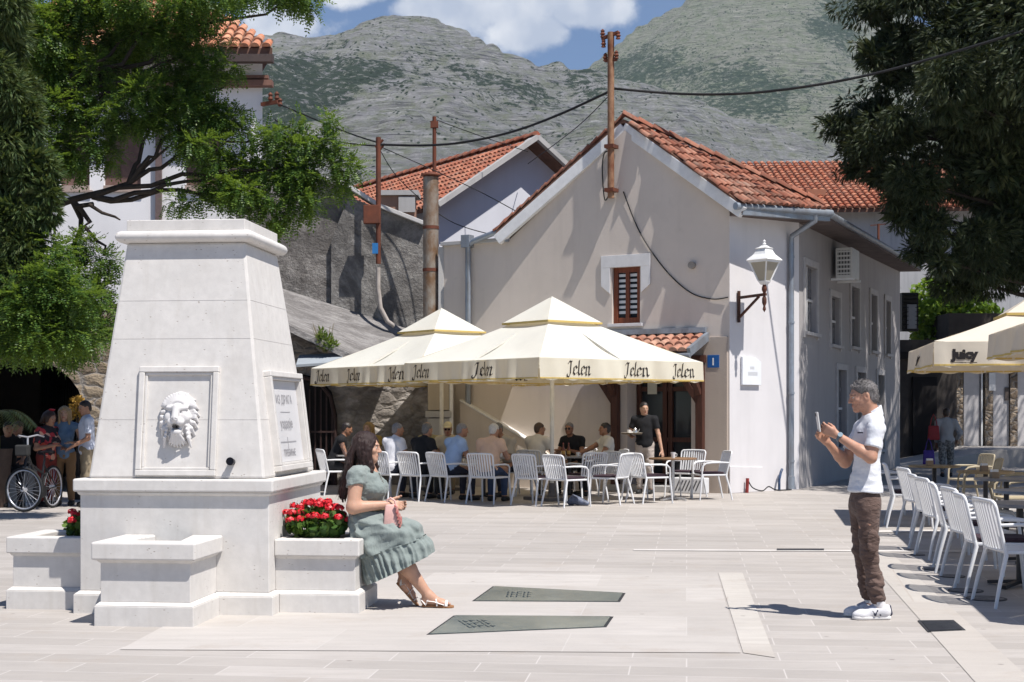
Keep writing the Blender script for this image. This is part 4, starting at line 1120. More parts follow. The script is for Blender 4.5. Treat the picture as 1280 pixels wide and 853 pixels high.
# polo
wp = NT('white_polo'); vec = wp.coord('Object')
wp.P(Base_Color=wp.mix(wp.ramp(wp.noise(vec, 5, 5), [(.3, 0.0), (.7, 1.0)]), (.60, .62, .66), (.66, .67, .70)), Roughness=.9, Specular_IOR_Level=.1)
wp.bump(wp.noise(wp.coord('Object', (1, 1, .35)), 13, 4, .5, .8), .5, .02)
s = SDF(); J = MJ; rt, fw, up = torso_prims(s, J, .84, pad=.014, fat=.0)
s.ell(J['pelvis']+up*.06, (.166, .116, .16), rot=np.array(Matrix((rt, fw, up)).transposed()), k=.06)
for q in 'RL':
    sh, el = J['s'+q], J['e'+q]; d = el-sh; e = sh+d*.66; s.cone(sh, el, .060, .068, k=.035, cut=[(e, d)])
nk = J['neck']; s.cone(nk-up*.03, nk+V((0, .01, .03)), .075, .066, k=.03, cut=[(nk+V((0, 0, .015)), (0, .35, 1))])
s.cut(pm(1080, 615), (0, .05, -1))
P, Fc = s.mesh(.006); P = relax(P, Fc, 2, .4)
fold = np.exp(-((P[:, 2]-.98)/.16)**2)*.5+.5
P = P+vnorm(P, Fc)*(.010*fold*fbm(P*np.array([7, 7, 17]), 3, 12))[:, None]; PO = np_mesh('polo_shirt', P, Fc, wp.m, MO, True)
s = SDF(); a = nk+V((0, .0, -.015)); b = nk+V((0, .008, .062)); s.cone(a, b, .079, .069, k=.01, cut=[(b+V((0, 0, -.006)), (0, .62, 1)), (a, (0, -.4, -1))]); s.cone(a-V((0, 0, .05)), b+V((0, 0, .06)), .066, .058, k=.003, op=-1)
s.ell(nk+V((0, .085, .015)), (.010, .04, .06), k=.006, op=-1)
P, Fc = s.mesh(.005); np_mesh('collar', relax(P, Fc, 1), Fc, wp.m, PO, True)
mb = MB(); mb.bar(pm(1071.5, 541, -.176), pm(1066, 541, -.150), .006, .010); mb.build('pocket_trim', mat('navy_trim', (.02, .022, .04), .8, 0), PO)
# trousers
ct = NT('brown_cargo'); vec = ct.coord('Object')
ct.P(Base_Color=ct.mix(ct.ramp(ct.noise(vec, 6, 6), [(.3, 0.0), (.7, 1.0)]), (.090, .058, .048), (.145, .098, .082)), Roughness=.85, Specular_IOR_Level=.15, Sheen_Weight=.1)
ct.bump(ct.noise(ct.coord('Object', (.8, .8, 1.5)), 18, 5, .55, 1.2), .8, .025)
s = SDF(); pv = J['pelvis']; s.ell(pv-V((0, 0, .01)), (.165, .114, .14), k=.05)
for q in 'RL':
    hip, kn, an = J['h'+q], J['k'+q], J['a'+q]; e = kn.lerp(an, .86)
    s.cone(hip, kn, .085, .064, k=.04); m_ = kn.lerp(an, .55); s.cone(kn, m_, .064, .058, k=.03); s.cone(m_, e, .058, .051, k=.03, cut=[(e, an-kn)])
    for z_, r_ in ((.80, .056), (.72, .058), (.64, .060), (.56, .062)): c_ = kn.lerp(an, z_); s.ell(c_, (r_+.000, r_+.003, .016), rot=np.array(Matrix.Rotation((-1)**int(z_*25)*.3, 3, 'X')), k=.025)
    hs = -1 if q == 'L' else 1; pc = hip.lerp(kn, .72); s.ell(pc+V((hs*.088, -.012, 0)), (.012, .048, .085), k=.012)
    s.cone(kn.lerp(an, .84), kn.lerp(an, .935), .050, .047, k=.008, cut=[(kn.lerp(an, .93), an-kn)])
s.cut(pv+V((0, 0, .10)), (0, 0, 1))
P, Fc = s.mesh(.006); P = relax(P, Fc, 1, .4); low = np.clip((1.0-P[:, 2])/.6, .3, 1)
P = P+vnorm(P, Fc)*(.010*low*fbm(P*np.array([11, 11, 26]), 3, 21))[:, None]; TR = np_mesh('trousers', P, Fc, ct.m, MO, True)
# hair
s = SDF(); Rm = np.array(mM.to_3x3()); T = lambda *p: np.array(mM @ V(p)); Nn = lambda *p: np.array(mM.to_3x3() @ V(p))
s.ell(T(0, -.016, .0335), (.0775, .0965, .0885), rot=Rm, k=.01, cut=[(T(0, .066, .056), Nn(0, .78, -.62)), (T(0, .0, -.045), Nn(0, .5, -1))])
s.ell(T(0, -.045, -.02), (.068, .070, .07), rot=Rm, k=.02, cut=[(T(0, -.03, -.03), Nn(0, 1, 0)), (T(0, 0, -.075), Nn(0, 0, -1))])
for q in (-1, 1): s.ell(T(q*.085, -.002, -.02), (.03, .030, .045), rot=Rm, k=.006, op=-1)
for k in range(90):
    a = rr.uniform(-.055, .055); y = rr.uniform(-.07, .068); z = .031+.0895*math.sqrt(max(0, 1-(a/.0785)**2-((y+.016)/.0975)**2)); s.cone(T(a, y, z-.004), T(a*1.05, y+.016, z+.006), .006, .003, k=.004)
P, Fc = s.mesh(.005); P = relax(P, Fc, 1, .3)
t = NT('greying_hair'); vec = t.coord('Object', (1, 1, .4)); f = t.noise(vec, 240, 4, .7); g2 = t.ramp(t.noise(t.coord('Object'), 9, 3), [(.4, 0.0), (.65, 1.0)])
t.P(Base_Color=t.mix(f, t.mix(g2, (.04, .035, .033), (.10, .09, .088)), t.mix(g2, (.10, .09, .085), (.30, .28, .275))), Roughness=.6); t.bump(f, .6, .004)
rg = np.random.default_rng(4); Nh = vnorm(P, Fc); ii = rg.choice(len(P), 3800); Lh = rg.uniform(.008, .017, 3800)
dd = Nh[ii]*.7+np.array([0, -.55, -.15])+rg.normal(size=(3800, 3))*.35; dd /= np.linalg.norm(dd, axis=1)[:, None]; sd = np.cross(dd, rg.normal(size=(3800, 3))); sd /= np.linalg.norm(sd, axis=1)[:, None]
c = P[ii]+dd*(Lh*.4)[:, None]; hv = np.stack([c-dd*Lh[:, None]*.5, c+sd*.0011, c+dd*Lh[:, None]*.5, c-sd*.0011], 1).reshape(-1, 3)
np_mesh('hair', np.concatenate([P, hv]), np.concatenate([Fc, np.arange(4*3800).reshape(-1, 4)+len(P)]), t.m, MO, True)
# shoes, socks
sn = mat('sneaker_white', (.66, .65, .66), .6, .1, 30, .2, 150); snb = mat('sneaker_navy', (.025, .028, .05), .7, .2, 60); sng = mat('sneaker_grey', (.36, .36, .42), .8, .2, 80)
for q in 'RL':
    an = J['a'+q]; d = V((.06 if q == 'R' else -.03, 1, 0)).normalized(); xx = V((d.y, -d.x, 0)); b0 = V((an.x, an.y, 0)); Rs = np.array(Matrix((xx, d, V((0, 0, 1)))).transposed())
    Q = lambda a, b, c: b0+xx*a*.95+d*b*.88+V((0, 0, c))
    s = SDF(); s.cone(Q(0, -.045, .055), Q(0, .05, .055), .046, .042, k=.03); s.cone(Q(0, .02, .062), Q(0, .15, .036), .044, .036, k=.03); s.ell(Q(0, .155, .034), (.047, .068, .038), rot=Rs, k=.03)
    s.cone(Q(0, -.03, .075), Q(0, -.035, .105), .046, .043, k=.03, cut=[(Q(0, -.02, .098), (0, .25, 1))])
    s.cut((0, 0, .022), (0, 0, -1)); P, Fc = s.mesh(.005); SH = np_mesh('shoe', relax(P, Fc, 1), Fc, sn, MO, True)
    mb = MB(); pts = [(-.095, .022), (-.08, .040), (-.02, .043), (.06, .043), (.13, .052), (.19, .050), (.222, .032), (.232, .008)]
    o = [Q(a, b, .003) for b, a in pts]+[Q(-a, b, .003) for b, a in reversed(pts)]; mb.prism(o, (0, 0, .026)); mb.build('sole', mat('sole_white', (.70, .68, .66), .6, .06, 20), SH, bev=.008, smooth=60)
    s = SDF(); s.cone(an+V((0, -.005, -.01)), an.lerp(J['k'+q], .2), .046, .045, k=.01); P, Fc = s.mesh(.006); np_mesh('sock', P, Fc, mat('sock_white', (.68, .66, .66), .95, .1, 90, .4, 300), MO, True)
    for hs in (-1, 1):                                    # dark side emblem and heel tab
        s = SDF(); s.cone(Q(hs*.044, .005, .040), Q(hs*.043, .030, .072), .009, .009, k=.002); s.cone(Q(hs*.043, .030, .072), Q(hs*.046, .050, .040), .009, .009, k=.002); s.cone(Q(hs*.046, .050, .040), Q(hs*.040, .068, .066), .009, .009, k=.002)
        P, Fc = s.mesh(.004); np_mesh('emblem', P, Fc, snb, SH, True)
    s = SDF(); s.cone(Q(0, -.088, .045), Q(0, -.080, .095), .022, .018, k=.005); P, Fc = s.mesh(.004); np_mesh('heel_tab', P, Fc, snb, SH, True)
    s = SDF()
    for k in range(4): s.cone(Q(-.024, .045+.024*k, .100-.011*k), Q(.024, .050+.024*k, .100-.011*k), .005, .005, k=.002)
    s.cone(Q(0, .02, .105), Q(0, .10, .078), .024, .020, k=.004); P, Fc = s.mesh(.004); np_mesh('tongue', P, Fc, sng, SH, True)
mb = MB(); a = MJ['wL'].lerp(MJ['eL'], .10); d = (MJ['eL']-MJ['wL']).normalized(); mb.tube([a-d*.010, a+d*.010], .036, 18); wt = mb.build('watch', mat('watch_band', (.10, .13, .17), .35, .2, 20, metal=.6), MO, smooth=40)
mb = MB(); u = d.cross(V((1, 0, 0))).normalized(); u = -u if u.z < 0 else u; n_ = (V((-.9, 0, .4))); n_ = (n_-d*n_.dot(d)).normalized(); mb.tube([a+n_*.033, a+n_*.043], .019, 18); mb.build('dial', mat('watch_dial', (.30, .38, .42), .2, .1, 20, metal=.3), wt, smooth=40)
# phone
PH = thing('phone', 'smartphone in a pale case held up by the standing man', 'phone', V(MLOC)+V((-PHO.y, PHO.x, PHO.z)), PI/2)
tfp = Matrix.Rotation(R(-8), 4, 'X') @ Matrix.Rotation(0, 4, 'Z')
mb = MB(tfp); mb.box((0, 0, 0), (.073, .009, .150)); mb.build('case', mat('phone_case', (.66, .64, .62), .4, .05, 20), PH, bev=.003)
mb = MB(tfp); mb.box((0, -.005, 0), (.066, .002, .142)); mb.build('screen', mat('phone_screen', (.01, .011, .014), .1, 0), PH)
mb = MB(tfp); mb.box((.018, .006, .055), (.024, .004, .026)); mb.build('camera_bump', mat('phone_lens', (.02, .02, .024), .15, 0), PH, bev=.001)
# ================================================================ buildings
def wall_sheet(mb, PT, u0, u1, z0, z1, holes, rev=.15):
    """PT(u, z, depth inwards) -> point; rectangular wall with reveals round its holes (u0,u1,z0,z1,[depth])"""
    us = sorted({u0, u1, *[h[0] for h in holes], *[h[1] for h in holes]}); zs = sorted({z0, z1, *[h[2] for h in holes], *[h[3] for h in holes]})
    us = [u for u in us if u0 <= u <= u1]; zs = [z for z in zs if z0 <= z <= z1]
    for a, b in zip(us, us[1:]):
        for c, d in zip(zs, zs[1:]):
            mu, mz = (a+b)/2, (c+d)/2
            if any(h[0] < mu < h[1] and h[2] < mz < h[3] for h in holes): continue
            mb.quad(PT(a, c, 0), PT(b, c, 0), PT(b, d, 0), PT(a, d, 0))
    for h in holes:
        a, b, c, d = h[:4]; r = h[4] if len(h) > 4 else rev
        for (p, q) in (((a, c), (b, c)), ((b, c), (b, d)), ((b, d), (a, d)), ((a, d), (a, c))):
            mb.quad(PT(*p, 0), PT(*q, 0), PT(*q, r), PT(*p, r))
def tiles(mb, O, U, Vv, nu, nv, keep=lambda u, v: True, jit=.012, rad=.062):
    """barrel tiles on a plane: O corner at the eave, U along the eave (one tile pitch), V up the slope (one course)"""
    O, U, Vv = V(O), V(U), V(Vv); N = U.cross(Vv).normalized(); ul = U.normalized(); vl = Vv.normalized(); pu, pv = U.length, Vv.length
    if N.z < 0: N = -N
    for j in range(nv):
        for i in range(nu):
            if not keep((i+.5)*pu, (j+.5)*pv): continue
            jx, jz = RNG.uniform(-jit, jit, 2); c = O+ul*((i+.5)*pu+jx)+vl*(j*pv); rk = rad*pu/.15
            r0, r1 = [], []
            for k in range(7):
                a = PI*k/6
                r0.append(c-vl*.05+ul*(math.cos(a)*rk*1.06)+N*(math.sin(a)*rk*.95+.045+jz*.6)); r1.append(c+vl*pv*1.02+ul*(math.cos(a)*rk*.88)+N*(math.sin(a)*rk*.8+.012))
            n = len(mb.v); mb.add(r0+r1, [(k, k+1, k+8, k+7) for k in range(6)])
            mb.add([r0[0], *r0[1:6], r0[6]], [tuple(range(7))])
def ridge_caps(mb, A, B, n, r=.11):
    A, B = V(A), V(B); d = (B-A); st = d/n; t = d.normalized(); s_ = t.cross(V((0, 0, 1))).normalized(); u = s_.cross(t)
    for k in range(n):
        a, b = A+st*k, A+st*(k+1.12); r0 = []; r1 = []
        for q in range(7):
            w = PI*q/6-.0; r0.append(a+s_*math.cos(w)*r*.85+u*(math.sin(w)*r*.8)); r1.append(b+s_*math.cos(w)*r+u*(math.sin(w)*r*.95+.025))
        mb.add(r0+r1, [(q, q+1, q+8, q+7) for q in range(6)]); mb.add(r1, [tuple(range(7))])
terr = tile_mat('terracotta', (.15, .055, .036), (.27, .095, .058), (.36, .165, .11))
terr2 = tile_mat('terracotta_red', (.24, .075, .045), (.35, .115, .066), (.43, .18, .11))
deckm = mat('roof_deck', (.16, .085, .06), .9, .3, 5)
beige = stucco_mat('beige_render', (.60, .53, .47), .30, .20, patch=.10)
white_r = stucco_mat('white_render', (.66, .64, .645), .20, .14)
white2 = stucco_mat('white_house', (.72, .71, .72), .15, .12)
trimw = mat('white_trim', (.70, .70, .70), .6, .1, 8, .1, 40)
concrete = stucco_mat('concrete', (.42, .41, .40), .4, .3)
zinc = rust_mat('zinc_pipe', (.30, .34, .39), (.24, .25, .27), .3, .45, .5)
woodb = mat('brown_timber', (.075, .028, .018), .55, .4, 4, .25, 30, stretch=(6, 6, .6))
woodr = mat('red_brown_frame', (.17, .048, .022), .45, .3, 5, .15, 40, stretch=(6, 6, .6))
glassd = mat('dark_glass', (.02, .024, .03), .08, .2, 3, spec=.5)
darkm = mat('dark_interior', (.012, .010, .010), .9, .2, 2)

P1 = V((4.13, 27.0, 0)); fd = V((-math.cos(R(30)), math.sin(R(30)), 0)); fn = V((-.5, -.866, 0))
P2 = V((5.75, 28.5, 0)); ad = (P2-P1).normalized(); an_ = V((ad.y, -ad.x, 0)); AL = (P2-P1).length
bd = V((.413, .911, 0)).normalized(); bn = V((bd.y, -bd.x, 0)); BL = 12.3; P3 = P2+bd*BL
def fac(L, z, i=0): p = P1+fd*L-fn*i; return V((p.x, p.y, z))
def cha(L, z, i=0): p = P1+ad*L-an_*i; return V((p.x, p.y, z))
def sid(L, z, i=0): p = P2+bd*L-bn*i; return V((p.x, p.y, z))
def solve(fn_, x, lo=-2, hi=14):
    f = lambda L: fn_(L, 0).x/fn_(L, 0).y-(x-CX)/F
    a, b = lo, hi; fa = f(a)
    for _ in range(60):
        m_ = (a+b)/2; fm = f(m_)
        if (fm > 0) == (fa > 0): a, fa = m_, fm
        else: b = m_
    return (a+b)/2
Lf = lambda x: solve(fac, x, -1, 9); La = lambda x: solve(cha, x, -1, 4); Lb = lambda x: solve(sid, x, -.5, 13)
def zz(y, p): return HC-(y-HY)/F*p.y

HS = thing('cafe_house', 'beige and white gabled house with red tile roof behind the cream parasols', 'house', P1)
wl_, wr_ = Lf(800), Lf(765); wl_, wr_ = min(wl_, wr_), max(wl_, wr_); wz0, wz1 = zz(404, fac(wl_, 0)), zz(333, fac(wl_, 0))
dr0, dr1 = Lf(864), Lf(784); dz1 = 2.45
LW = Lf(553)
mb = MB(); wall_sheet(mb, fac, 0, LW, 0, 5.07, [(wl_, wr_, wz0, wz1, .16), (dr0, dr1, .12, dz1, .55)])
LA = Lf(781); zA = zz(163, fac(LA, 0)); LE = Lf(634)
mb.quad(fac(0, 5.07), fac(LE, 5.07), fac(LA, zA), fac(0, zz(264, P1)))
mb.build('wall', beige, HS, world=True)
mb = MB(); mb.bar(fac(LE+.05, 5.11, .08), fac(LW, 5.11, .08), .34, .08); mb.bar(fac(LW+.02, 2.55, -.02), fac(LW+.02, 5.05, -.02), .05, .12); mb.build('coping', concrete, HS, world=True, bev=.01)
mb = MB(); wall_sheet(mb, cha, 0, AL, 0, 5.75, []); mb.quad(fac(0, 5.0, -.003), cha(.001, 5.0), cha(.001, 5.6), fac(0, 5.38, -.003)); mb.build('corner_wall', white_r, HS, world=True)
# side wall with its shaded windows
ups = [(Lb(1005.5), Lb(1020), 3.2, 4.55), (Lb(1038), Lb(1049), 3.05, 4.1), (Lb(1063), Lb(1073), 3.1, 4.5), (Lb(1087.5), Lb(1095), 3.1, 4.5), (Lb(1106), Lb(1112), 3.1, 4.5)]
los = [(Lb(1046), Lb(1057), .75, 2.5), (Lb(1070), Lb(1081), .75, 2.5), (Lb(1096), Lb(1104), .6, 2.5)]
mb = MB(); wall_sheet(mb, sid, 0, BL, 0, 5.8, [(*u, .12) for u in ups+los]); mb.quad(sid(BL, 0), sid(BL, 0, 6), sid(BL, 5.8, 6), sid(BL, 5.8)); mb.build('side_wall', stucco_mat('side_render_shaded', (.37, .35, .345), .40, .18), HS, world=True)  # white wall paint darkened to stand in for the tree's shade
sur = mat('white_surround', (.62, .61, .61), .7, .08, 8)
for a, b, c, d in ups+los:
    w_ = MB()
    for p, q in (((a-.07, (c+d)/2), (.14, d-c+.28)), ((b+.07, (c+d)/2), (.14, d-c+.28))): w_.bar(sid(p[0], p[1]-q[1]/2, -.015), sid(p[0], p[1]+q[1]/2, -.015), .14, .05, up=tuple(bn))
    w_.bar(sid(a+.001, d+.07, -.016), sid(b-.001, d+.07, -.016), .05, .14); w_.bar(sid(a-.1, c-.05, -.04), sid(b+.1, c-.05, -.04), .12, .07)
    o = w_.build('window', mat('shaded_surround', (.44, .42, .41), .8, .15, 6), HS, world=True, bev=.006)  # surround coloured darker too, shade put into the paint
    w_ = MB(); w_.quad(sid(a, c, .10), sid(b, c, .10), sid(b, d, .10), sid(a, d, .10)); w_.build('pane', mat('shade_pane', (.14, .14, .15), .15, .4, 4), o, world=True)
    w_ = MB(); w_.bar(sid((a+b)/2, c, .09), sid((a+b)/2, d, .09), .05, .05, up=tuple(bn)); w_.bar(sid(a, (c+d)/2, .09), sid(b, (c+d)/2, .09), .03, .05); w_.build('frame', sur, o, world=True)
# gable window
fu = V((-fd.x, -fd.y, 0))
w_ = MB()
a, b, c, d = wl_-.03, wr_+.03, wz0, wz1
w_.bar(fac(a-.20, d+.12, -.012), fac(b+.20, d+.12, -.012), .045, .24)
for e in (a-.10, b+.10): w_.prism([fac(e-.10, d-.001, -.034), fac(e+.10, d-.001, -.034), fac(e+.10, d-.36, -.034), fac(e+(.10 if e < a else -.10), d-.52, -.034), fac(e-.10, d-.36, -.034)], -fn*.03)
win = w_.build('window', sur, HS, world=True, bev=.004); w_ = MB(); w_.bar(fac(a-.04, c-.03, -.02), fac(b+.04, c-.03, -.02), .10, .06); w_.build('sill', sur, win, world=True, bev=.004)
w_ = MB(); m_ = (wl_+wr_)/2
for L_, wd in ((wl_+.05, .09), (m_, .08), (wr_-.05, .09)): w_.bar(fac(L_, wz0, .10), fac(L_, wz1, .10), wd, .07, up=tuple(fn))
for z_, hh in ((wz0+.06, .12), (wz1-.05, .10)): w_.bar(fac(wl_+.1, z_, .101), fac(wr_-.1, z_, .101), .06, hh)
w_.build('frame', woodr, win, world=True, bev=.006)
w_ = MB(); w_.quad(fac(wl_, wz0, .13), fac(wr_, wz0, .13), fac(wr_, wz1, .13), fac(wl_, wz1, .13)); w_.build('pane', glassd, win, world=True)
w_ = MB(); wq_ = MB()
for k in range(9):
    z_ = wz0+.20+k*.105; w_.quad(fac(wl_+.1, z_, .12), fac(m_-.04, z_, .12), fac(m_-.04, z_+.055, .12), fac(wl_+.1, z_+.055, .12)); wq_.quad(fac(m_+.04, z_, .12), fac(wr_-.1, z_, .12), fac(wr_-.1, z_+.055, .12), fac(m_+.04, z_+.055, .12))
w_.build('blind', mat('blind_white', (.62, .64, .66), .7, 0), win, world=True); wq_.build('blind', MATS['blind_white'], win, world=True)
# verge boards and roof
Ap = at(779, 149, 28.15); E1 = at(927, 254, 26.55); E2 = at(1036, 263, 28.0); E3 = at(1151, 331, 39.6)
VL = fac(LE+.12, zz(291, fac(LE, 0)), -.25); VA = V((Ap.x, Ap.y, Ap.z)); 
w_ = MB(); 
for p, q in ((E1, VA), (VL, VA)):
    o_ = V((0, 0, -.17)); w_.bar(p+o_+fn*-.06, q+o_+fn*-.06, .13, .22)
w_.build('verge_board', trimw, HS, world=True, bev=.01)
def plane_tri_tiles(mb, a, b, c, pu=.155, pv=.30):   # a,b along the eave, c the top
    u = (b-a).normalized(); v = (c-a)-u*u.dot(c-a); hgt = v.length; v.normalize(); Lab = (b-a).length; cu = u.dot(c-a)
    lo, hi = min(0, cu), max(Lab, cu); O = a+u*lo
    def keep(x, y): f = y/hgt; x += lo; return f < 1 and cu*f-.06 < x < Lab+(cu-Lab)*f+.02
    tiles(mb, O, u*pu, v*pv, int((hi-lo)/pu)+1, int(hgt/pv)+1, keep, .016)
w_ = MB(); w_.prism([E1, E2, VA], (0, 0, -.07)); RB = VA+bd*11.6+V((0, 0, -.45)); w_.prism([E2, E3, RB, VA+V((0, 0, -.01))], (0, 0, -.07)); VLb = VL+bd*11; w_.prism([VL, VA, RB, VLb], (0, 0, -.07))
roof = w_.build('roof', deckm, HS, world=True)
w_ = MB(); plane_tri_tiles(w_, E1, E2, VA)
ul = (VA-VL).normalized(); hl = (VA-VL).length
tiles(w_, VL, bd*.19, ul*.34, 6, int(hl/.34))
w_.build('roof_tile', terr, roof, world=True, recalc=False, smooth=50)
w_ = MB(); ridge_caps(w_, E2+(VA-E2)*.03+V((0, 0, .06)), VA+V((0, 0, .06)), 13, .10); ridge_caps(w_, VL+V((0, 0, .03))-fn*.06, VA+V((0, 0, .05))-fn*.06, 15, .07); w_.build('ridge_cap', terr, roof, world=True, recalc=False, smooth=50)
w_ = MB(); w_.tube([E1+V((-.12, -.03, -.06)), E2+V((.05, 0, -.06))], .07, 10); w_.bar(E1+V((0, .06, -.14)), E2+V((0, .06, -.14)), .10, .14)
w_.tube([E2+V((.02, .02, -.08)), E3+V((0, 0, -.08))], .07, 10); w_.build('gutter', zinc, HS, world=True, smooth=50)
w_ = MB(); so = V((0, 0, -.2)); w_.prism([E1+so*.9, E2+so*.9, cha(AL, E2.z-.18), cha(0, E1.z-.18)], (0, 0, .05)); w_.prism([E2+so*.95, E3+so*.95, sid(BL, E3.z-.19), sid(0, E2.z-.19)], (0, 0, .05)); w_.build('eave', mat('eave_boards', (.13, .10, .09), .8, .3, 4), HS, world=True)
Lp = La(985); w_ = MB(); e_ = E2+(E1-E2)*.16
w_.tube([e_+V((0, 0, -.10)), e_+V((0, 0, -.22)), cha(Lp, e_.z-.48, -.09), cha(Lp, e_.z-.62, -.08), cha(Lp, .28, -.08)], .055, 12); w_.tube([cha(Lp, .27, -.08), cha(Lp, .02, -.08)], .068, 12)
for z_ in (.55, 1.9, 3.3, 4.6): w_.tube([cha(Lp, z_, -.08), cha(Lp, z_+.04, -.08)], .066, 12)
w_.build('downpipe', zinc, HS, world=True, smooth=50)
Lq = Lf(588); w_ = MB(); zt = zz(302, fac(Lq, 0)); w_.tube([fac(Lf(634), zt+.18, -.16), fac(Lq-.15, zt-.02, -.14), fac(Lq, zt-.12, -.09), fac(Lq, .1, -.09)], .06, 12); w_.bar(fac(Lq+.02, zt-.14, -.09), fac(Lq+.02, zt+.12, -.09), .2, .2, up=tuple(fn)); w_.build('downpipe', zinc, HS, world=True, smooth=50)
w_ = MB(); w_.box(fac(LE-.02, zz(293, fac(LE, 0))-.02, -.12), (.12, .14, .30), Matrix.Rotation(-R(30), 3, 'Z')); w_.build('rain_box', zinc, HS, world=True, bev=.01)
# pilaster, sloped stair wall, plinth
w_ = MB(); pa, pb = 0.03, Lf(880); w_.prism([fac(pa, 0, -.05), fac(pb, 0, -.05), fac(pb, 2.98, -.05), fac(pa, 2.98, -.05)], -fn*.049); w_.build('pilaster', stucco_mat('pilaster_render', (.44, .37, .31), .2, .3), HS, world=True, bev=.006)
w_ = MB(); sa, sb = Lf(668), Lf(580)
w_.prism([fac(sa, 0, -.16), fac(sb, 0, -.16), fac(sb, 1.78, -.16), fac(sa, .92, -.16), fac(sa-.9, .35, -.16), fac(sa-.9, 0, -.16)], -fn*.158); sw = w_.build('stair_wall', beige, HS, world=True)
w_ = MB(); w_.bar(fac(sb, 1.795, -.09), fac(sa, .935, -.09), .18, .035); w_.build('sloped_cap', trimw, sw, world=True, bev=.008)
# porch
w_ = MB(); w_.bx(0, 0, 0, 0, 0, 0); w_.v, w_.f, w_.mi = [], [], []
for i in (1,): wall_sheet(w_, lambda u, z, k: fac(u, z, .55+k), dr0, dr1, .12, dz1, [], 0)
w_.build('door_recess', darkm, HS, world=True)
dm = (dr0+dr1)/2; w_ = MB()
for L_ in (dr0+.06, dr0+.62, dr1-.62, dr1-.06): w_.bar(fac(L_, .13, .45), fac(L_, dz1-.02, .45), .09, .08, up=tuple(fn))
for z_ in (.2, 1.0, 2.0, 2.38): w_.bar(fac(dr0+.1, z_, .452), fac(dr1-.1, z_, .452), .06, .09)
dr = w_.build('door', woodb, HS, world=True, bev=.006)
w_ = MB(); w_.quad(fac(dr0, .2, .5), fac(dr1, .2, .5), fac(dr1, 2.4, .5), fac(dr0, 2.4, .5)); w_.build('pane', glassd, dr, world=True)
w_ = MB(); w_.bar(fac(dr1-.35, 1.9, .42), fac(dr1-.35, 2.2, .42), .2, .01, up=tuple(fn)); w_.build('notice', mat('paper_notice', (.55, .54, .45), .7, .1, 9), dr, world=True)
po = .75
for L_ in (Lf(876)-.03, Lf(772)):
    w_ = MB(); w_.bar(fac(L_, 0, -.10), fac(L_, 2.62, -.10), .15, .15, up=tuple(fn)); w_.build('porch_post', woodb, HS, world=True, bev=.008)
for L_, s_ in ((Lf(876)-.03, 1), (Lf(772), 1)):
    w_ = MB(); w_.bar(fac(L_+.03, 1.75, -.11), fac(L_+.55, 2.5, -.11), .12, .11, up=tuple(fn)); w_.build('brace', woodb, HS, world=True, bev=.006)
    w_ = MB(); w_.bar(fac(L_, 1.9, -.17), fac(L_, 2.52, -po-.02), .10, .10, up=tuple(fd)); w_.build('brace', woodb, HS, world=True, bev=.006)
w_ = MB(); rl0, rl1 = Lf(884), Lf(756); zr = zz(424, fac(1, 0))
w_.bar(fac(rl0, 2.56, -.10), fac(rl1, 2.56, -.10), .14, .14)
w_.prism([fac(rl0, zr, -.01), fac(rl1, zr, -.01), fac(rl1, zr-.33, -po-.15), fac(rl0, zr-.33, -po-.15)], (0, 0, -.05)); pr = w_.build('porch_roof', woodb, HS, world=True)
w_ = MB(); v_ = (fac(rl0, zr, -.01)-fac(rl0, zr-.33, -po-.15)); tiles(w_, fac(rl0, zr-.30, -po-.15), fd*.2, v_.normalized()*.33, int((rl1-rl0)/.2), 3, rad=.066, jit=.014); w_.build('roof_tile', tile_mat('porch_tiles', (.28, .11, .07), (.40, .19, .13), (.50, .30, .22)), pr, world=True, recalc=False, smooth=50)
w_ = MB(); w_.bar(fac(rl0, zr+.16, -.05), fac(rl1, zr+.16, -.05), .09, .10); w_.bar(fac(rl0-.02, zr-.30, -po-.20), fac(rl0-.02, zr+.04, -.02), .07, .16); w_.tube([fac(rl0-.05, zr-.36, -po-.2), fac(rl1, zr-.36, -po-.2)], .05, 10); w_.build('flashing', zinc, pr, world=True)
w_ = MB(); w_.bx(0, 0, 0, 0, 0, 0); w_.v, w_.f, w_.mi = [], [], []; w_.prism([fac(dr0-.3, 0, -.30), fac(dr1+.3, 0, -.30), fac(dr1+.3, .12, -.30), fac(dr0-.3, .12, -.30)], -fn*.295); w_.build('door_step', concrete, HS, world=True, bev=.01)
w_ = MB(); w_.prism([cha(-.02, 0, -.03), cha(1.0, 0, -.03), cha(1.0, .48, -.03), cha(-.02, .52, -.03)], -an_*.028); w_.build('plinth', white_r, HS, world=True, bev=.01)
# small fittings on the gable
w_ = MB(); Lg = Lf(866); w_.tube([fac(Lg, zz(332, fac(Lg, 0)), 0), fac(Lg, zz(332, fac(Lg, 0)), -.09)], .07, 14); tag(w_.build('bulkhead_lamp', mat('lamp_grey', (.28, .25, .22), .5, .3, 9), None), 'small round grey lamp fitting high on the beige gable', 'lamp')

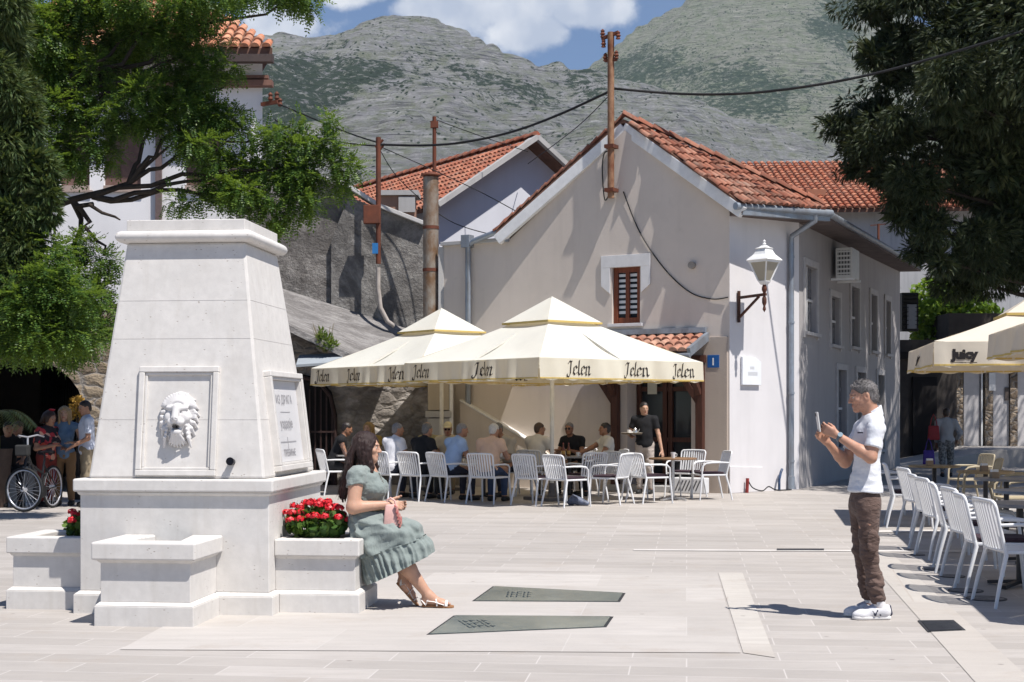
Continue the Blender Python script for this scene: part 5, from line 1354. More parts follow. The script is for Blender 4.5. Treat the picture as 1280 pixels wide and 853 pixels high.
# plates and lamp on the corner
w_ = MB(axes(fac(Lf(893), zz(452, fac(.3, 0)), -.055), -fd, (0, 0, 1), fn)); w_.box((0, 0, 0), (.24, .24, .012)); t = w_.build('house_number', mat('enamel_blue', (.015, .10, .32), .35, .1, 9), None, bev=.004); tag(t, 'small blue enamel house number plate reading 1', 'number plate')
vs, fs = text_mb('1', .19, .006); w_ = MB(axes(fac(Lf(893), zz(452, fac(.3, 0))-.07, -.064), -fd, (0, 0, 1), fn)); w_.add(vs, fs); w_.build('numeral', mat('enamel_white', (.75, .76, .78), .4, 0), t, recalc=False)
lq = La(937); cz = zz(464, cha(lq, 0)); w_ = MB(axes(cha(lq, cz, -.03), ad, (0, 0, 1), an_)); w_.prism([(-.29, -.27, -.02), (.29, -.27, -.02), (.29, .18, -.02), (.10, .26, -.02), (-.29, .27, -.02)], (0, 0, .05)); t = w_.build('wall_plaque', mat('plaque_white', (.74, .76, .79), .5, .05, 6), None, bev=.006); tag(t, 'white stone plaque on the wall below the wrought iron lamp', 'plaque')
w_ = MB(axes(cha(lq, cz, -.063), ad, (0, 0, 1), an_))
for y_, n_, x_ in ((.03, 5, -.06), (-.09, 11, -.12)):
    for k in range(n_): hh = .075 if n_ > 6 else .055; w_.quad((x_+k*.027, y_, 0), (x_+k*.027+.010, y_, 0), (x_+k*.027+.010, y_+hh, 0), (x_+k*.027, y_+hh, 0))
w_.build('lettering', mat('faded_letters', (.42, .42, .42), .7, 0), t)
LM = thing('wall_lantern', 'white four sided lantern on a rusty iron wall bracket at the house corner', 'lamp', cha(La(921.5), zz(383, P1), -.02))
rz = math.atan2(an_.y, an_.x)-PI/2; LM.rotation_euler = (0, 0, rz)        # local y points away from the wall
rb = rust_mat('bracket_rust', (.05, .035, .03), (.13, .045, .025), .6, .7, .3)
w_ = MB(); w_.bar((0, .02, -.30), (0, .02, .30), .05, .04, up=(0, 1, 0)); w_.bar((0, .03, .17), (0, .66, .20), .045, .05); w_.bar((0, .04, -.20), (0, .50, .17), .03, .045); w_.lathe([(.0, -.16), (.035, -.10), (.02, -.04), (.045, .02), (.045, .10), (.02, .16), (.03, .22), (.05, .26), (.05, .30), (.03, .36)], (0, .62, .02), 10); w_.build('bracket', rb, LM, smooth=40)
gw = mat('lantern_white', (.72, .72, .71), .45, .06, 9); gl = NT('lantern_glass'); gl.P(Base_Color=(.42, .38, .30), Roughness=.35, Specular_IOR_Level=.4, Alpha=1.0, Transmission_Weight=.35); 
def sq(r, z):
    r *= .82; z = .38+(z-.38)*.80 if z > .38 else z
    return [V((sx*r, .62+sy*r, z)) for sx, sy in ((-1, -1), (1, -1), (1, 1), (-1, 1))]
w_ = MB(); w_.ringstack([sq(.06, .38), sq(.085, .42), sq(.10, .45), sq(.105, .47)]); w_.build('lantern_base', gw, LM, bev=.004); w_ = MB(); w_.ringstack([sq(.27, .93), sq(.30, .95), sq(.27, .99), sq(.18, 1.09), sq(.13, 1.20), sq(.12, 1.21)]); w_.build('lantern_cap', gw, LM, bev=.006); w_ = MB(); w_.ringstack([sq(.13, 1.211), sq(.15, 1.235), sq(.09, 1.26), sq(.05, 1.30)]); w_.lathe([(.025, 1.115), (.04, 1.145), (.016, 1.17), (.03, 1.195), (.001, 1.23)], (0, .62, 0), 10); w_.build('finial', gw, LM, bev=.004)
w_ = MB()
for sx, sy in ((-1, -1), (1, -1), (1, 1), (-1, 1)): w_.bar((sx*.082, .62+sy*.082, .453), (sx*.20, .62+sy*.20, .82), .025, .025)
for a_, b_ in zip(sq(.248, .915), sq(.248, .915)[1:]+sq(.248, .915)[:1]): w_.bar(a_, b_, .03, .03)
w_.build('lantern_frame', gw, LM)
w_ = MB(); w_.ringstack([sq(.095, .475), sq(.238, .915)], capped=False); w_.build('lantern_glass', gl.m, LM)
AC = thing('air_conditioner', 'white air conditioner unit on brackets on the shaded side wall', 'air conditioner', sid(Lb(1043), zz(350, sid(Lb(1043), 0)), -.05), math.atan2(bn.y, bn.x)-PI/2)
w_ = MB(); w_.bx(-.42, .42, .06, .42, 0, .66); w_.build('casing', mat('ac_white', (.62, .62, .60), .5, .08, 7), AC, bev=.015)
w_ = MB(); w_.bx(.421, .425, .10, .39, .06, .6); w_.build('grille_panel', mat('ac_grille', (.10, .10, .10), .6, .2, 9), AC)
w_ = MB()
for k in range(6): w_.bx(.426, .432, .10, .39, .08+k*.095, .115+k*.095)
for k in range(5): w_.bx(.427, .431, .11+k*.065, .125+k*.065, .06, .6)
w_.build('grille', MATS['ac_white'], AC)
w_ = MB(); w_.bx(-.38, -.32, -.05, .46, -.05, -.002); w_.bx(.32, .38, -.05, .46, -.05, -.002); w_.build('bracket', gw, AC)
# pole on the gable
pole_m = rust_mat('pole_rust', (.36, .22, .13), (.16, .06, .03), .5, .6, .2); rust2 = rust_mat('dark_rust', (.085, .035, .024), (.17, .055, .03), .6, .75, .2)
PLg = Lf(768); pz0, pz1 = zz(249, fac(PLg, 0)), zz(43, fac(PLg, 0))
PO_ = thing('utility_pole', 'pale rusty steel pole with insulators bracketed to the house gable', 'utility pole', fac(PLg, pz0, -.16), -R(30))
hp = pz1-pz0; w_ = MB(); w_.tube([(0, 0, 0), (0, 0, hp)], .066, 14); w_.build('mast', pole_m, PO_, smooth=50)
for z_ in (.12, .98): w_ = MB(); w_.bx(-.10, .10, -.10, .14, z_, z_+.07); w_.build('clamp', rust2, PO_)
w_ = MB(); w_.bar((-.20, 0, hp-.10), (.17, 0, hp-.02), .06, .06); w_.bar((-.13, 0, hp-.55), (.13, 0, hp-.55), .07, .05); w_.build('crossarm', rust2, PO_)
for x_, z_ in ((-.18, hp-.02), (-.16, hp-.22), (.16, hp-.10), (-.12, hp-.5), (.12, hp-.48)):
    w_ = MB(); w_.lathe([(.02, 0), (.05, .01), (.03, .05), (.055, .07), (.03, .11), (.045, .13), (.01, .17)], (x_, 0, z_-.06), 10); w_.build('insulator', rust2, PO_, smooth=40)
# cables
blk = mat('cable_black', (.012, .012, .013), .6, 0)
def cable(label, pts, r, m=blk, n=40):
    pts = [V(p) for p in pts]; out = []; K = len(pts)
    for k in range(n+1):
        t = k/n*(K-1); i = min(int(t), K-2); f = t-i; p0, p1, p2, p3 = pts[max(i-1, 0)], pts[i], pts[i+1], pts[min(i+2, K-1)]
        out.append(.5*((2*p1)+(p2-p0)*f+(2*p0-5*p1+4*p2-p3)*f*f+(-p0+3*p1-3*p2+p3)*f**3))
    w_ = MB(); w_.tube(out, r, 6); o = w_.build('cable', m, None, smooth=60); tag(o, label, 'cable'); return o
cable('thick black cable running from the gable pole right into the conifer', [at(768, 111, 28.2), at(850, 117.5, 27.8), at(930, 117, 27.3), at(1010, 108, 26.8), at(1090, 93, 26.3), at(1180, 69, 25.8), at(1290, 36, 25.2)], .026)
cable('thick black cable sagging between the gable pole and the rusty pole', [at(767, 112, 28.2), at(700, 143, 29), at(640, 165, 29.6), at(580, 178, 30.1), at(530, 182, 30.6), at(475, 181, 31)], .026)
cable('thin black cable from the left house looping to the rusty pole', [at(350, 131, 32.5), at(400, 152, 32), at(440, 168, 31.5), at(474, 179, 31)], .019)
cable('lower black cable looping from the left house behind the acacia', [at(344, 150, 32.5), at(360, 160, 32.2), at(400, 173, 31.9), at(440, 180, 31.5), at(474, 183, 31)], .019)
cable('thin wire from the rusty pole down across to the coping', [at(474, 183, 31), at(540, 212, 30.8), at(600, 240, 30.2), at(650, 267, 29.6)], .011)
cable('thin wire from the rusty pole to the roof behind the metal flue', [at(474, 186, 31), at(500, 225, 31), at(560, 275, 30.6), at(620, 295, 30.0)], .010)
cable('thin wire rising from the roof pole behind the red roof', [at(545, 150, 36), at(600, 170, 35), at(660, 190, 34)], .010)
cable('thin wire slanting from the gable pole behind the white gable', [at(766, 115, 28.3), at(720, 160, 31), at(660, 205, 36)], .010)
cable('curved black wire running down the beige gable to the lantern', [fac(Lf(780), zz(240, fac(Lf(780), 0)), -.03), fac(Lf(800), zz(290, fac(Lf(800), 0)), -.02), fac(Lf(830), zz(335, fac(Lf(830), 0)), -.02), fac(Lf(862), zz(365, fac(Lf(862), 0)), -.02), fac(Lf(890), zz(374, fac(Lf(890), 0)), -.02), fac(.02, zz(372, P1), -.03)], .012)
cable('black wire looping beside the foot of the gable pole', [fac(Lf(765), pz0+.1, -.12), fac(Lf(757), pz0+.0, -.04), fac(Lf(754), pz0+.55, -.04), fac(Lf(756), pz0+.9, -.04), fac(Lf(765), pz0+.95, -.1)], .012)
cable('black hose lying along the foot of the white wall', [cha(.42, .26, -.10), cha(.5, .10, -.16), cha(.75, .03, -.2), cha(1.0, .10, -.16), cha(1.2, .03, -.2), cha(1.65, .02, -.22)], .012)
w_ = MB(); w_.bar(cha(.40, 0, -.1), cha(.42, .28, -.1), .05, .04); tag(w_.build('red_plug', mat('plastic_red', (.25, .03, .025), .5, .3, 9)), 'small red plug stub at the foot of the white wall', 'plug')
w_ = MB(); w_.tube([cha(1.42, 0, -.1), cha(1.42, .22, -.1), cha(1.47, .36, -.1), cha(1.54, .42, -.08)], .026, 10); tag(w_.build('conduit', mat('conduit_blue', (.04, .07, .14), .4, .6, 8), smooth=60), 'short bent dark blue conduit beside the grey downpipe', 'conduit')

# ---------------------------------------------------------------- old stone building with flue, shed roof and gate
rub = rubble_mat('rubble_wall', (.20, .175, .15), (.38, .35, .32), 3.0, dk=.55)
def rough_mat(name, c1, c2, dark, dk=.6, sc=1.0, bmp=1.0, stretch=(1, 1, 1)):
    t = NT(name); vec = t.coord('World', stretch)
    a = t.noise(vec, 1.3*sc, 8, .72, .6); b = t.noise(vec, 6*sc, 8, .75)
    c = t.mix(t.ramp(a, [(.38, 0.0), (.62, 1.0)]), c1, c2)
    c = t.mix(t.ramp(b, [(.42, 0.0), (.60, .8)]), c, mul(c2, 1.35))
    c = t.mix(t.ramp(t.noise(vec, .8*sc, 7, .7, .8), [(.47, 0.0), (.58, dk)]), c, dark)
    t.P(Base_Color=c, Roughness=.95, Specular_IOR_Level=.1)
    v = t.n('ShaderNodeTexVoronoi', feature='SMOOTH_F1'); t.set(v.inputs['Vector'], vec); v.inputs['Scale'].default_value = 6*sc
    t.bump(t.math('ADD', t.math('ADD', t.math('MULTIPLY', b, 1.3), t.math('MULTIPLY', v.outputs['Distance'], -.6)), t.noise(vec, 22*sc, 6, .7)), bmp, .09)
    return t.m
oldp = rough_mat('old_plaster', (.20, .182, .17), (.31, .29, .27), (.095, .086, .08))
greyp = rough_mat('grey_plaster', (.18, .168, .16), (.26, .25, .235), (.10, .094, .09), .75, .8, .75)
YS = 31.6
SB = thing('stone_building', 'old grey stone and plaster building with a slate lean-to and white coping', 'building', at(440, 515, YS)-V((0, 0, HC)))
w_ = MB(); pts = [at(x, y, YS) for x, y in ((295, 222), (405, 226), (428, 232), (440, 243), (440, 640), (295, 640))]; w_.prism(pts, (0, 3, 0)); w_.build('wall', oldp, SB, world=True)
w_ = MB(); pts = [at(x, y, YS-.12) for x, y in ((414, 300), (436, 246), (476, 262), (531, 283), (531, 640), (414, 640))]; w_.prism(pts, (0, 3, 0)); w_.build('plaster_wall', greyp, SB, world=True)
w_ = MB()
for (a, b) in (((400, 226), (432, 234)), ((432, 234), (477, 262)), ((477, 262), (533, 284))): w_.bar(at(*a, YS-.1)+V((0, .2, .05)), at(*b, YS-.1)+V((0, .2, .05)), .75, .09)
w_.build('coping', stucco_mat('white_coping', (.55, .54, .53), .5, .3), SB, world=True, bev=.01)
slate = rough_mat('slate_roof', (.25, .235, .23), (.33, .315, .305), (.13, .12, .115), .5, 1.6, .8, (.5, 2, 1))
w_ = MB(); Q = [at(325, 352, 31.5), at(512, 412, 31.4), at(480, 462, 29.5), at(330, 392, 29.4)]; w_.prism(Q, (0, 0, -.14)); w_.build('lean_to_roof', slate, SB, world=True)
w_ = MB(); w_.prism([at(325, 400, 30.2), at(478, 468, 30.2), at(583, 468, 30.2), at(583, 640, 30.2), at(325, 640, 30.2)], (0, 1.2, 0)); w_.build('lower_wall', rub, SB, world=True)
w_ = MB(); w_.prism([at(x, y, 30.1) for x, y in ((376, 628), (421, 628), (421, 520), (414, 490), (398, 472), (376, 468))], (0, .12, 0)); gtw = w_.build('gateway', darkm, SB, world=True)
w_ = MB()
for k in range(6): x_ = 380+7*k; w_.bar(at(x_, 626, 30.03), at(x_, 482+5*abs(k-2), 30.03), .03, .03)
w_.tube([at(419, 625, 30.02), at(419, 525, 30.02), at(413, 496, 30.02), at(398, 477, 30.02), at(378, 472, 30.02)], .04, 8)
for y_ in (540, 600): w_.bar(at(378, y_, 30.0), at(419, y_, 30.0), .03, .04)
w_.build('gate_bars', mat('gate_iron', (.035, .018, .016), .6, .3, 20), SB, world=True)
w_ = MB(); w_.prism([at(374, 444, 29.9), at(427, 441, 29.9), at(431, 452, 29.0), at(370, 456, 29.0)], (0, 0, -.05)); w_.build('canopy', stucco_mat('canopy_tin', (.30, .33, .36), .3, .2), SB, world=True)
FL = thing('flue_pipe', 'tall weathered metal flue pipe with a rusty cap beside the beige house', 'chimney', V((px(538.5, 30.4), 30.4, .0)))
w_ = MB(); w_.tube([(0, 0, 2.4), (0, 0, zz(222, V((0, 30.4, 0))))], .165, 20); w_.build('pipe', rust_mat('flue_metal', (.34, .32, .28), (.19, .11, .06), .55, .55, .4), FL, smooth=50)
w_ = MB()
for y_ in (287, 340): z_ = zz(y_, V((0, 30.4, 0))); w_.tube([(0, 0, z_), (0, 0, z_+.07)], .175, 20)
w_.build('band', rust2, FL, smooth=50)
w_ = MB(); z_ = zz(221, V((0, 30.4, 0))); w_.lathe([(.18, z_), (.22, z_+.02), (.21, z_+.05), (.05, z_+.10), (.001, z_+.11)], n=20); w_.build('cap', rust2, FL, smooth=50)
RP = thing('utility_pole', 'thin dark rusty pole with a meter box in front of the grey plaster wall', 'utility pole', V((px(473, 31.0), 31.0, 0)))
zt = lambda y: zz(y, V((0, 31.0, 0))); w_ = MB(); w_.tube([(0, 0, zt(330)), (0, 0, zt(172))], .055, 10); w_.build('mast', rust2, RP, smooth=50)
w_ = MB(); w_.bx(-.32, .04, -.10, .10, zt(280), zt(257)); w_.build('meter_box', rust2, RP, bev=.01)
w_ = MB(); w_.tube([(.0, -.03, zt(335)), (.0, -.05, zt(360)), (.05, -.05, zt(385)), (.20, -.04, zt(402)), (.35, 0, zt(408))], .05, 10); w_.build('conduit', mat('conduit_grey', (.36, .32, .29), .6, .2, 9), RP, smooth=60)
w_ = MB(); w_.tube([(-.06, 0, zt(185)), (.1, 0, zt(175))], .03, 6); w_.tube([(0, 0, zt(190)), (.14, -.02, zt(180))], .025, 6); w_.build('insulator', rust2, RP)
w_ = MB(); w_.bx(-.12, .0, -.14, -.06, zt(318), zt(305)); w_.build('blue_tag', mat('plastic_blue', (.03, .16, .4), .4, .1, 9), RP)
RQ = thing('utility_pole', 'slender dark pole standing behind the red tiled roof', 'utility pole', V((px(543, 37), 37, 5.5)))
zt2 = lambda y: zz(y, V((0, 37, 0)))-5.5; w_ = MB(); w_.tube([(0, 0, 0), (0, 0, zt2(146))], .05, 8); w_.build('mast', rust2, RQ); w_ = MB(); w_.bx(-.1, .1, -.06, .06, zt2(160), zt2(152)); w_.build('insulator', rust2, RQ)
UC = thing('utility_cabinet', 'beige wall cabinet on a stone base behind the left parasol pole', 'cabinet', V((px(549, 29.7), 29.7, 0)))
zu = lambda y: zz(y, V((0, 29.7, 0))); w_ = MB(); w_.bx(-.23, .21, -.14, .4, zu(513), 2.3); w_.build('casing', stucco_mat('cabinet_beige', (.44, .38, .30), .2, .1), UC, bev=.01); w_ = MB(); w_.bx(-.28, .26, -.18, .4, zu(522), zu(514)); w_.bx(-.24, .22, -.15, .4, 0, zu(523)); w_.build('base', concrete, UC, bev=.01)
w_ = MB(); w_.bx(.22, .29, -.13, .3, zu(545), 2.35); w_.build('side_trim', trimw, UC)

# ---------------------------------------------------------------- white gable house with red roof
G0 = at(549, 250, 35); gd = V((.839, .545, 0)); rd = V((-.545, .839, 0)); gh = 2.55
RH = thing('red_roof_house', 'white gabled house with bright red tile roof behind the metal flue', 'house', (G0.x, G0.y, 0))
apx = G0+gd*gh+V((0, 0, zz(177, G0+gd*gh)-G0.z)); G1 = G0+gd*gh*2
w_ = MB(); z0_ = lambda p: V((p.x, p.y, 0)); dn = V((0, 0, -.12))
w_.quad(z0_(G0), z0_(G1), G1+dn, apx+dn, G0+dn); w_.quad(z0_(G0), z0_(G0+rd*12), G0+rd*12+dn, G0+dn); w_.build('wall', stucco_mat('cool_white', (.62, .63, .68), .12, .1), RH, world=True)
oh = (gd*-1*.0+V((.545, -.839, 0))*.45)
w_ = MB(); a_, b_, c_ = G0-gd*.35+V((0, 0, -.24))+oh, apx+oh, G1+gd*.35+V((0, 0, -.24))+oh
w_.prism([a_, b_, b_+rd*12, a_+rd*12], (0, 0, -.08)); w_.prism([b_, c_, c_+rd*12, b_+rd*12], (0, 0, -.08)); rf_ = w_.build('roof', deckm, RH, world=True)
w_ = MB(); ub = (b_-a_); tiles(w_, a_, rd*.20, ub.normalized()*.33, int(12/.20), int(ub.length/.33)+0, jit=.008, rad=.058); w_.build('roof_tile', terr2, rf_, world=True, recalc=False, smooth=50)
w_ = MB(); ridge_caps(w_, b_+rd*11.9+V((0, 0, .05)), b_+V((0, 0, .05)), 28, .12); w_.build('ridge_cap', terr2, rf_, world=True, recalc=False, smooth=50)
w_ = MB(); w_.bar(a_-dn*.2, b_-dn*.2, .28, .12); w_.bar(c_-dn*.2, b_-dn*.2, .28, .12); w_.build('verge', concrete, RH, world=True)
w_ = MB(); q = at(506, 250, 34); w_.bx(q.x-.55, q.x+.25, 33.7, 34.4, zz(300, q), zz(247, q)); ch_ = w_.build('chimney', stucco_mat('brick_chimney', (.36, .22, .16), .4, .3), RH, world=True)
w_ = MB(); w_.bx(q.x-.65, q.x+.35, 33.6, 34.5, zz(247, q), zz(241, q)); w_.bx(q.x-.12, q.x+.27, 33.62, 33.7, zz(268, q), zz(249, q)); w_.build('cap', concrete, ch_, world=True)

# ---------------------------------------------------------------- white house on the left
YW = 33.0; WH = thing('white_house', 'tall white house with brown window shutters and red hip roof behind the acacia', 'house', (px(200, YW), YW, 0))
X0, X1 = px(50, YW), px(328, YW); zt_ = zz(77, V((0, YW, 0))); wz = lambda y: zz(y, V((0, YW, 0))); wx = lambda x: px(x, YW)
W = lambda u, z, i: V((u, YW+i, z))
wins = [(wx(130), wx(176), wz(232), wz(152)), (wx(75), wx(112), wz(232), wz(152)), (wx(232), wx(276), wz(232), wz(152))]
w_ = MB(); wall_sheet(w_, W, X0, X1, 0, zt_, [(*q, .2) for q in wins]); w_.quad((X1, YW, 0), (X1*1.55, YW*1.27, 0), (X1*1.55, YW*1.27, zt_), (X1, YW, zt_)); w_.build('wall', white2, WH, world=True)
for a, b, c, d in wins:
    w_ = MB(); w_.bx(a, b, YW-.06, YW+.05, c-.12, c-.01); w_.bx(a-.08, b+.08, YW-.08, YW+.0, c-.16, c-.121); o = w_.build('window', mat('sill_stone', (.36, .28, .24), .7, .2, 8), WH, world=True)
    w_ = MB(); w_.bx(a, a+.42*(b-a), YW+.1, YW+.16, c, d); w_.bx(a+.43*(b-a), b, YW+.1, YW+.16, c, d); w_.build('shutter', mat('shutter_brown', (.13, .075, .06), .6, .3, 6, .3, 30), o, world=True)
w_ = MB(); w_.bx(X0, X1+.16, YW-.16, YW-.0, wz(100), wz(96)); w_.bx(X0, X1+.26, YW-.26, YW-.0, wz(110), wz(103)); w_.build('cornice', mat('cornice_brown', (.19, .10, .075), .7, .2, 8), WH, world=True)
w_ = MB(); w_.bx(wx(196), wx(203), YW-.14, YW-.02, .2, wz(110)); w_.build('drainpipe', mat('pipe_brown', (.14, .10, .095), .5, .2, 8), WH, world=True)
e0, e1, ra, rb_ = V((X0-.5, YW-.7, wz(70))), V((X1+.35, YW-.7, wz(70))), V((X0+1, YW+4, zz(-20, V((0, YW+4, 0))))), V((px(222, YW+4), YW+4, zz(-20, V((0, YW+4, 0)))))
w_ = MB(); w_.prism([e0, e1, rb_, ra], (0, 0, -.15)); w_.prism([e1, V(((X1+.35)*1.56, YW*1.27, wz(70))), rb_], (0, 0, -.15)); rf_ = w_.build('roof', deckm, WH, world=True)
w_ = MB(); vv = (ra-e0); vn_ = V((0, vv.y, vv.z)).normalized(); hgt = V((0, vv.y, vv.z)).length
tiles(w_, e0, (.25, 0, 0), vn_*.40, int((e1.x-e0.x)/.25), int(hgt/.40), keep=lambda u, v: u < (e1.x-e0.x)-(e1.x-rb_.x)*v/hgt, rad=.06); w_.build('roof_tile', tile_mat('orange_tiles', (.45, .17, .09), (.54, .24, .14), (.60, .30, .18)), rf_, world=True, recalc=False, smooth=50)
w_ = MB(); w_.bx(e0.x, e1.x+.02, e0.y-.12, e0.y+.1, e0.z-.33, e0.z-.16); w_.build('eave_board', mat('eave_dark', (.07, .05, .045), .7, .2, 8), WH, world=True)
w_ = MB(); w_.bar((X1, YW-.1, wz(132)), (wx(350), YW-.3, wz(131)), .08, .08); w_.build('wire_bracket', rust2, WH, world=True)
for x_, y_ in ((338, 126), (346, 125), (350, 133)):
    w_ = MB(); w_.lathe([(.03, 0), (.06, .04), (.04, .1), (.06, .14), (.01, .2)], (px(x_, YW-.25), YW-.25, wz(y_)-.06), 8); w_.build('insulator', rust2, WH, world=True)

# ---------------------------------------------------------------- dark arch on the left
YA = 27.0; AR = thing('arched_building', 'dark stone archway behind the people at the left under the trees', 'building', (px(30, YA), YA, 0))
wx = lambda x: px(x, YA); wz = lambda y: zz(y, V((0, YA, 0)))
archp = [(wx(-60), 0)]+[(wx(22)+(wx(106)-wx(22))*math.cos(a), 1.5+(wz(446)-1.5)*math.sin(a)) for a in np.linspace(PI, 0, 15)]+[(wx(106), 0)]
w_ = MB(); outer = [(wx(-260), 0), (wx(-260), 3.6), (wx(150), 3.6), (wx(150), 0)]
poly = [(wx(-260), 0), (wx(-260), 3.6), (wx(150), 3.6), (wx(150), 0)]+list(reversed(archp)); w_.prism([(x, YA, z) for x, z in poly], (0, .6, 0)); w_.build('wall', rubble_mat('warm_rubble', (.26, .20, .14), (.36, .29, .21), 2.6, dk=.3), AR, world=True)
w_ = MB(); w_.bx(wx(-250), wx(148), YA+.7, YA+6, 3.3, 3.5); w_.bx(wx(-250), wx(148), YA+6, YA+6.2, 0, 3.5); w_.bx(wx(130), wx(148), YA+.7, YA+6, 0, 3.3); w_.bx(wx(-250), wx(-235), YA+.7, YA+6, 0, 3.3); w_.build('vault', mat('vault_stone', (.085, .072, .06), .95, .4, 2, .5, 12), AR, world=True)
w_ = MB(); w_.bx(px(-120, 24.4), px(58, 24.4), 24.3, 24.8, 0, .60); tag(w_.build('planter_wall', stucco_mat('planter_beige', (.36, .32, .28), .3, .2), None, bev=.02), 'low beige planter wall that the bicycle stands against', 'wall')

# ---------------------------------------------------------------- far right: grey house, alley, colonnade
YG = 50.0; GH = thing('grey_house', 'pale speckled house with flat orange tile roof beyond the cafe house', 'house', (px(1080, YG), YG, 0))
wx = lambda x, Y=YG: px(x, Y); w_ = MB(); w_.quad((wx(880), YG, 0), (wx(1300), YG, 0), at(1300, 259, YG), at(880, 261, YG)); w_.build('wall', stucco_mat('speckled_white', (.46, .46, .47), .6, .3, scol=(.20, .20, .22)), GH, world=True)
a_, b_ = at(860, 263, YG-.6), at(1310, 259, YG-.6); c_, d_ = at(1310, 201, YG+5), at(860, 208, YG+5)
w_ = MB(); w_.prism([a_, b_, c_, d_], (0, 0, -.12)); rf_ = w_.build('roof', deckm, GH, world=True)
w_ = MB(); u_ = (b_-a_).normalized(); v_ = (d_-a_); v_ = (v_-u_*u_.dot(v_)); tiles(w_, a_, u_*.25, v_.normalized()*.36, int((b_-a_).length/.25), int(v_.length/.36)+1, rad=.058, jit=.008); w_.build('roof_tile', tile_mat('orange_red_tiles', (.35, .11, .06), (.43, .155, .085), (.49, .20, .115)), rf_, world=True, recalc=False, smooth=50)
w_ = MB(); q = at(1018, 247, YG-.5+1.5); w_.bx(q.x-.35, q.x+.35, q.y-.3, q.y+.3, q.z-1, q.z+.25); w_.build('chimney', stucco_mat('small_chimney', (.35, .16, .10), .3, .2), GH, world=True)
w_ = MB(); q = at(1098, 290, 45); w_.tube([q-V((0, 0, 1.0)), q+V((0, 0, .25))], .04, 6); w_.bar(q+V((-.25, 0, .2)), q+V((.25, 0, .25)), .03, .03); tag(w_.build('roof_aerial', rust2), 'small dark aerial sticking up beyond the side eave', 'aerial')
AB = thing('alley_building', 'building at the alley end, its front coloured near black for the deep shade', 'building', (px(1160, 43), 43, 0))
w_ = MB(); w_.bx(px(1100, 43), px(1196, 43), 43, 46, 0, zz(425, V((0, 43, 0)))); w_.build('wall', mat('shade_dark_front', (.05, .042, .038), .8, .4, 2, .3, 20), AB, world=True)  # deep alley shade put into the front's near-black colour
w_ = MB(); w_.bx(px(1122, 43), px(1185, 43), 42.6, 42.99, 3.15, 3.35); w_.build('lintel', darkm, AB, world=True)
w_ = MB(); w_.bx(px(1140, 43), px(1170, 43), 42.9, 42.98, 0, 2.6); w_.build('door', darkm, AB, world=True)  # lintel and door near black for the same alley shade
LV = thing('louvre_box', 'black louvred box with a pale framed window at the alley end', 'shutter', (px(1138, 40.2), 40.2, zz(414, V((0, 40.2, 0)))))
hl_ = zz(366, V((0, 40.2, 0)))-zz(414, V((0, 40.2, 0))); w_ = MB(); w_.bx(-.24, .22, 0, .3, 0, hl_)
w_.build('casing', mat('louvre_black', (.012, .012, .012), .5, .2, 9), LV); w_ = MB()
for k in range(9): w_.box((-.0, -.03, .05+k*hl_/9), (.44, .05, .025), Matrix.Rotation(R(-35), 3, 'X'))
w_.build('louvres', MATS['louvre_black'], LV); w_ = MB(); w_.bx(-.10, .16, -.05, -.02, .05, .75); w_.bx(-.06, .12, -.06, -.051, .1, .7); w_.build('frame', mat('pale_frame', (.22, .24, .28), .4, .1, 9), LV)
w_ = MB(); w_.prism([(6.5, 0, 0), (40, 0, 0), (40, 0, .5), (9.0, 0, .5)], (0, 8, 0)); o = w_.build('raised_terrace', pav_light, None); o.location = (4.5, 39.6, 0); tag(o, kind='structure')
YC = 44.0; CO = thing('shop_row', 'row of white shop doors between rough stone pillars behind the beige parasols', 'building', (px(1240, YC), YC, .5))
wx = lambda x: px(x, YC); zc = lambda y: zz(y, V((0, YC, 0)))
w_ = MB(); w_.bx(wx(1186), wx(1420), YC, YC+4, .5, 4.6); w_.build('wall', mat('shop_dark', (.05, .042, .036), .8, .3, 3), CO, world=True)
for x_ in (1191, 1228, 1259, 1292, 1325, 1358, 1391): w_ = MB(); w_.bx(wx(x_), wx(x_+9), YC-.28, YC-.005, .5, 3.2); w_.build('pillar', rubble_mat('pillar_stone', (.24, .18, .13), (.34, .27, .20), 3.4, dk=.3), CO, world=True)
for x_ in (1202, 1238.5, 1269, 1303, 1336):
    w_ = MB(); w_.bx(wx(x_), wx(x_+20), YC-.2, YC-.15, .5, 3.05); o = w_.build('door', mat('door_white', (.52, .50, .50), .6, .08, 7), CO, world=True, bev=.01)
    w_ = MB(); w_.bx(wx(x_+21), wx(x_+23), YC-.26, YC-.1, .5, 3.05); w_.build('frame', trimw, o, world=True)
w_ = MB(); w_.bx(wx(1232), wx(1240), YC-.32, YC-.29, 2.2, 2.75); w_.build('sign', trimw, CO, world=True)
w_ = MB(); w_.bx(wx(1253), wx(1258), YC-.24, YC-.21, 1.9, 2.3); w_.build('notice', mat('notice_dark', (.10, .08, .07), .6, .3, 9), CO, world=True)
w_ = MB(); w_.prism([V((wx(1180), YC-.6, 3.25)), V((wx(1430), YC-.6, 3.25)), V((wx(1430), YC+.1, 3.6)), V((wx(1180), YC+.1, 3.6))], (0, 0, -.1)); w_.build('eave', deckm, CO, world=True)
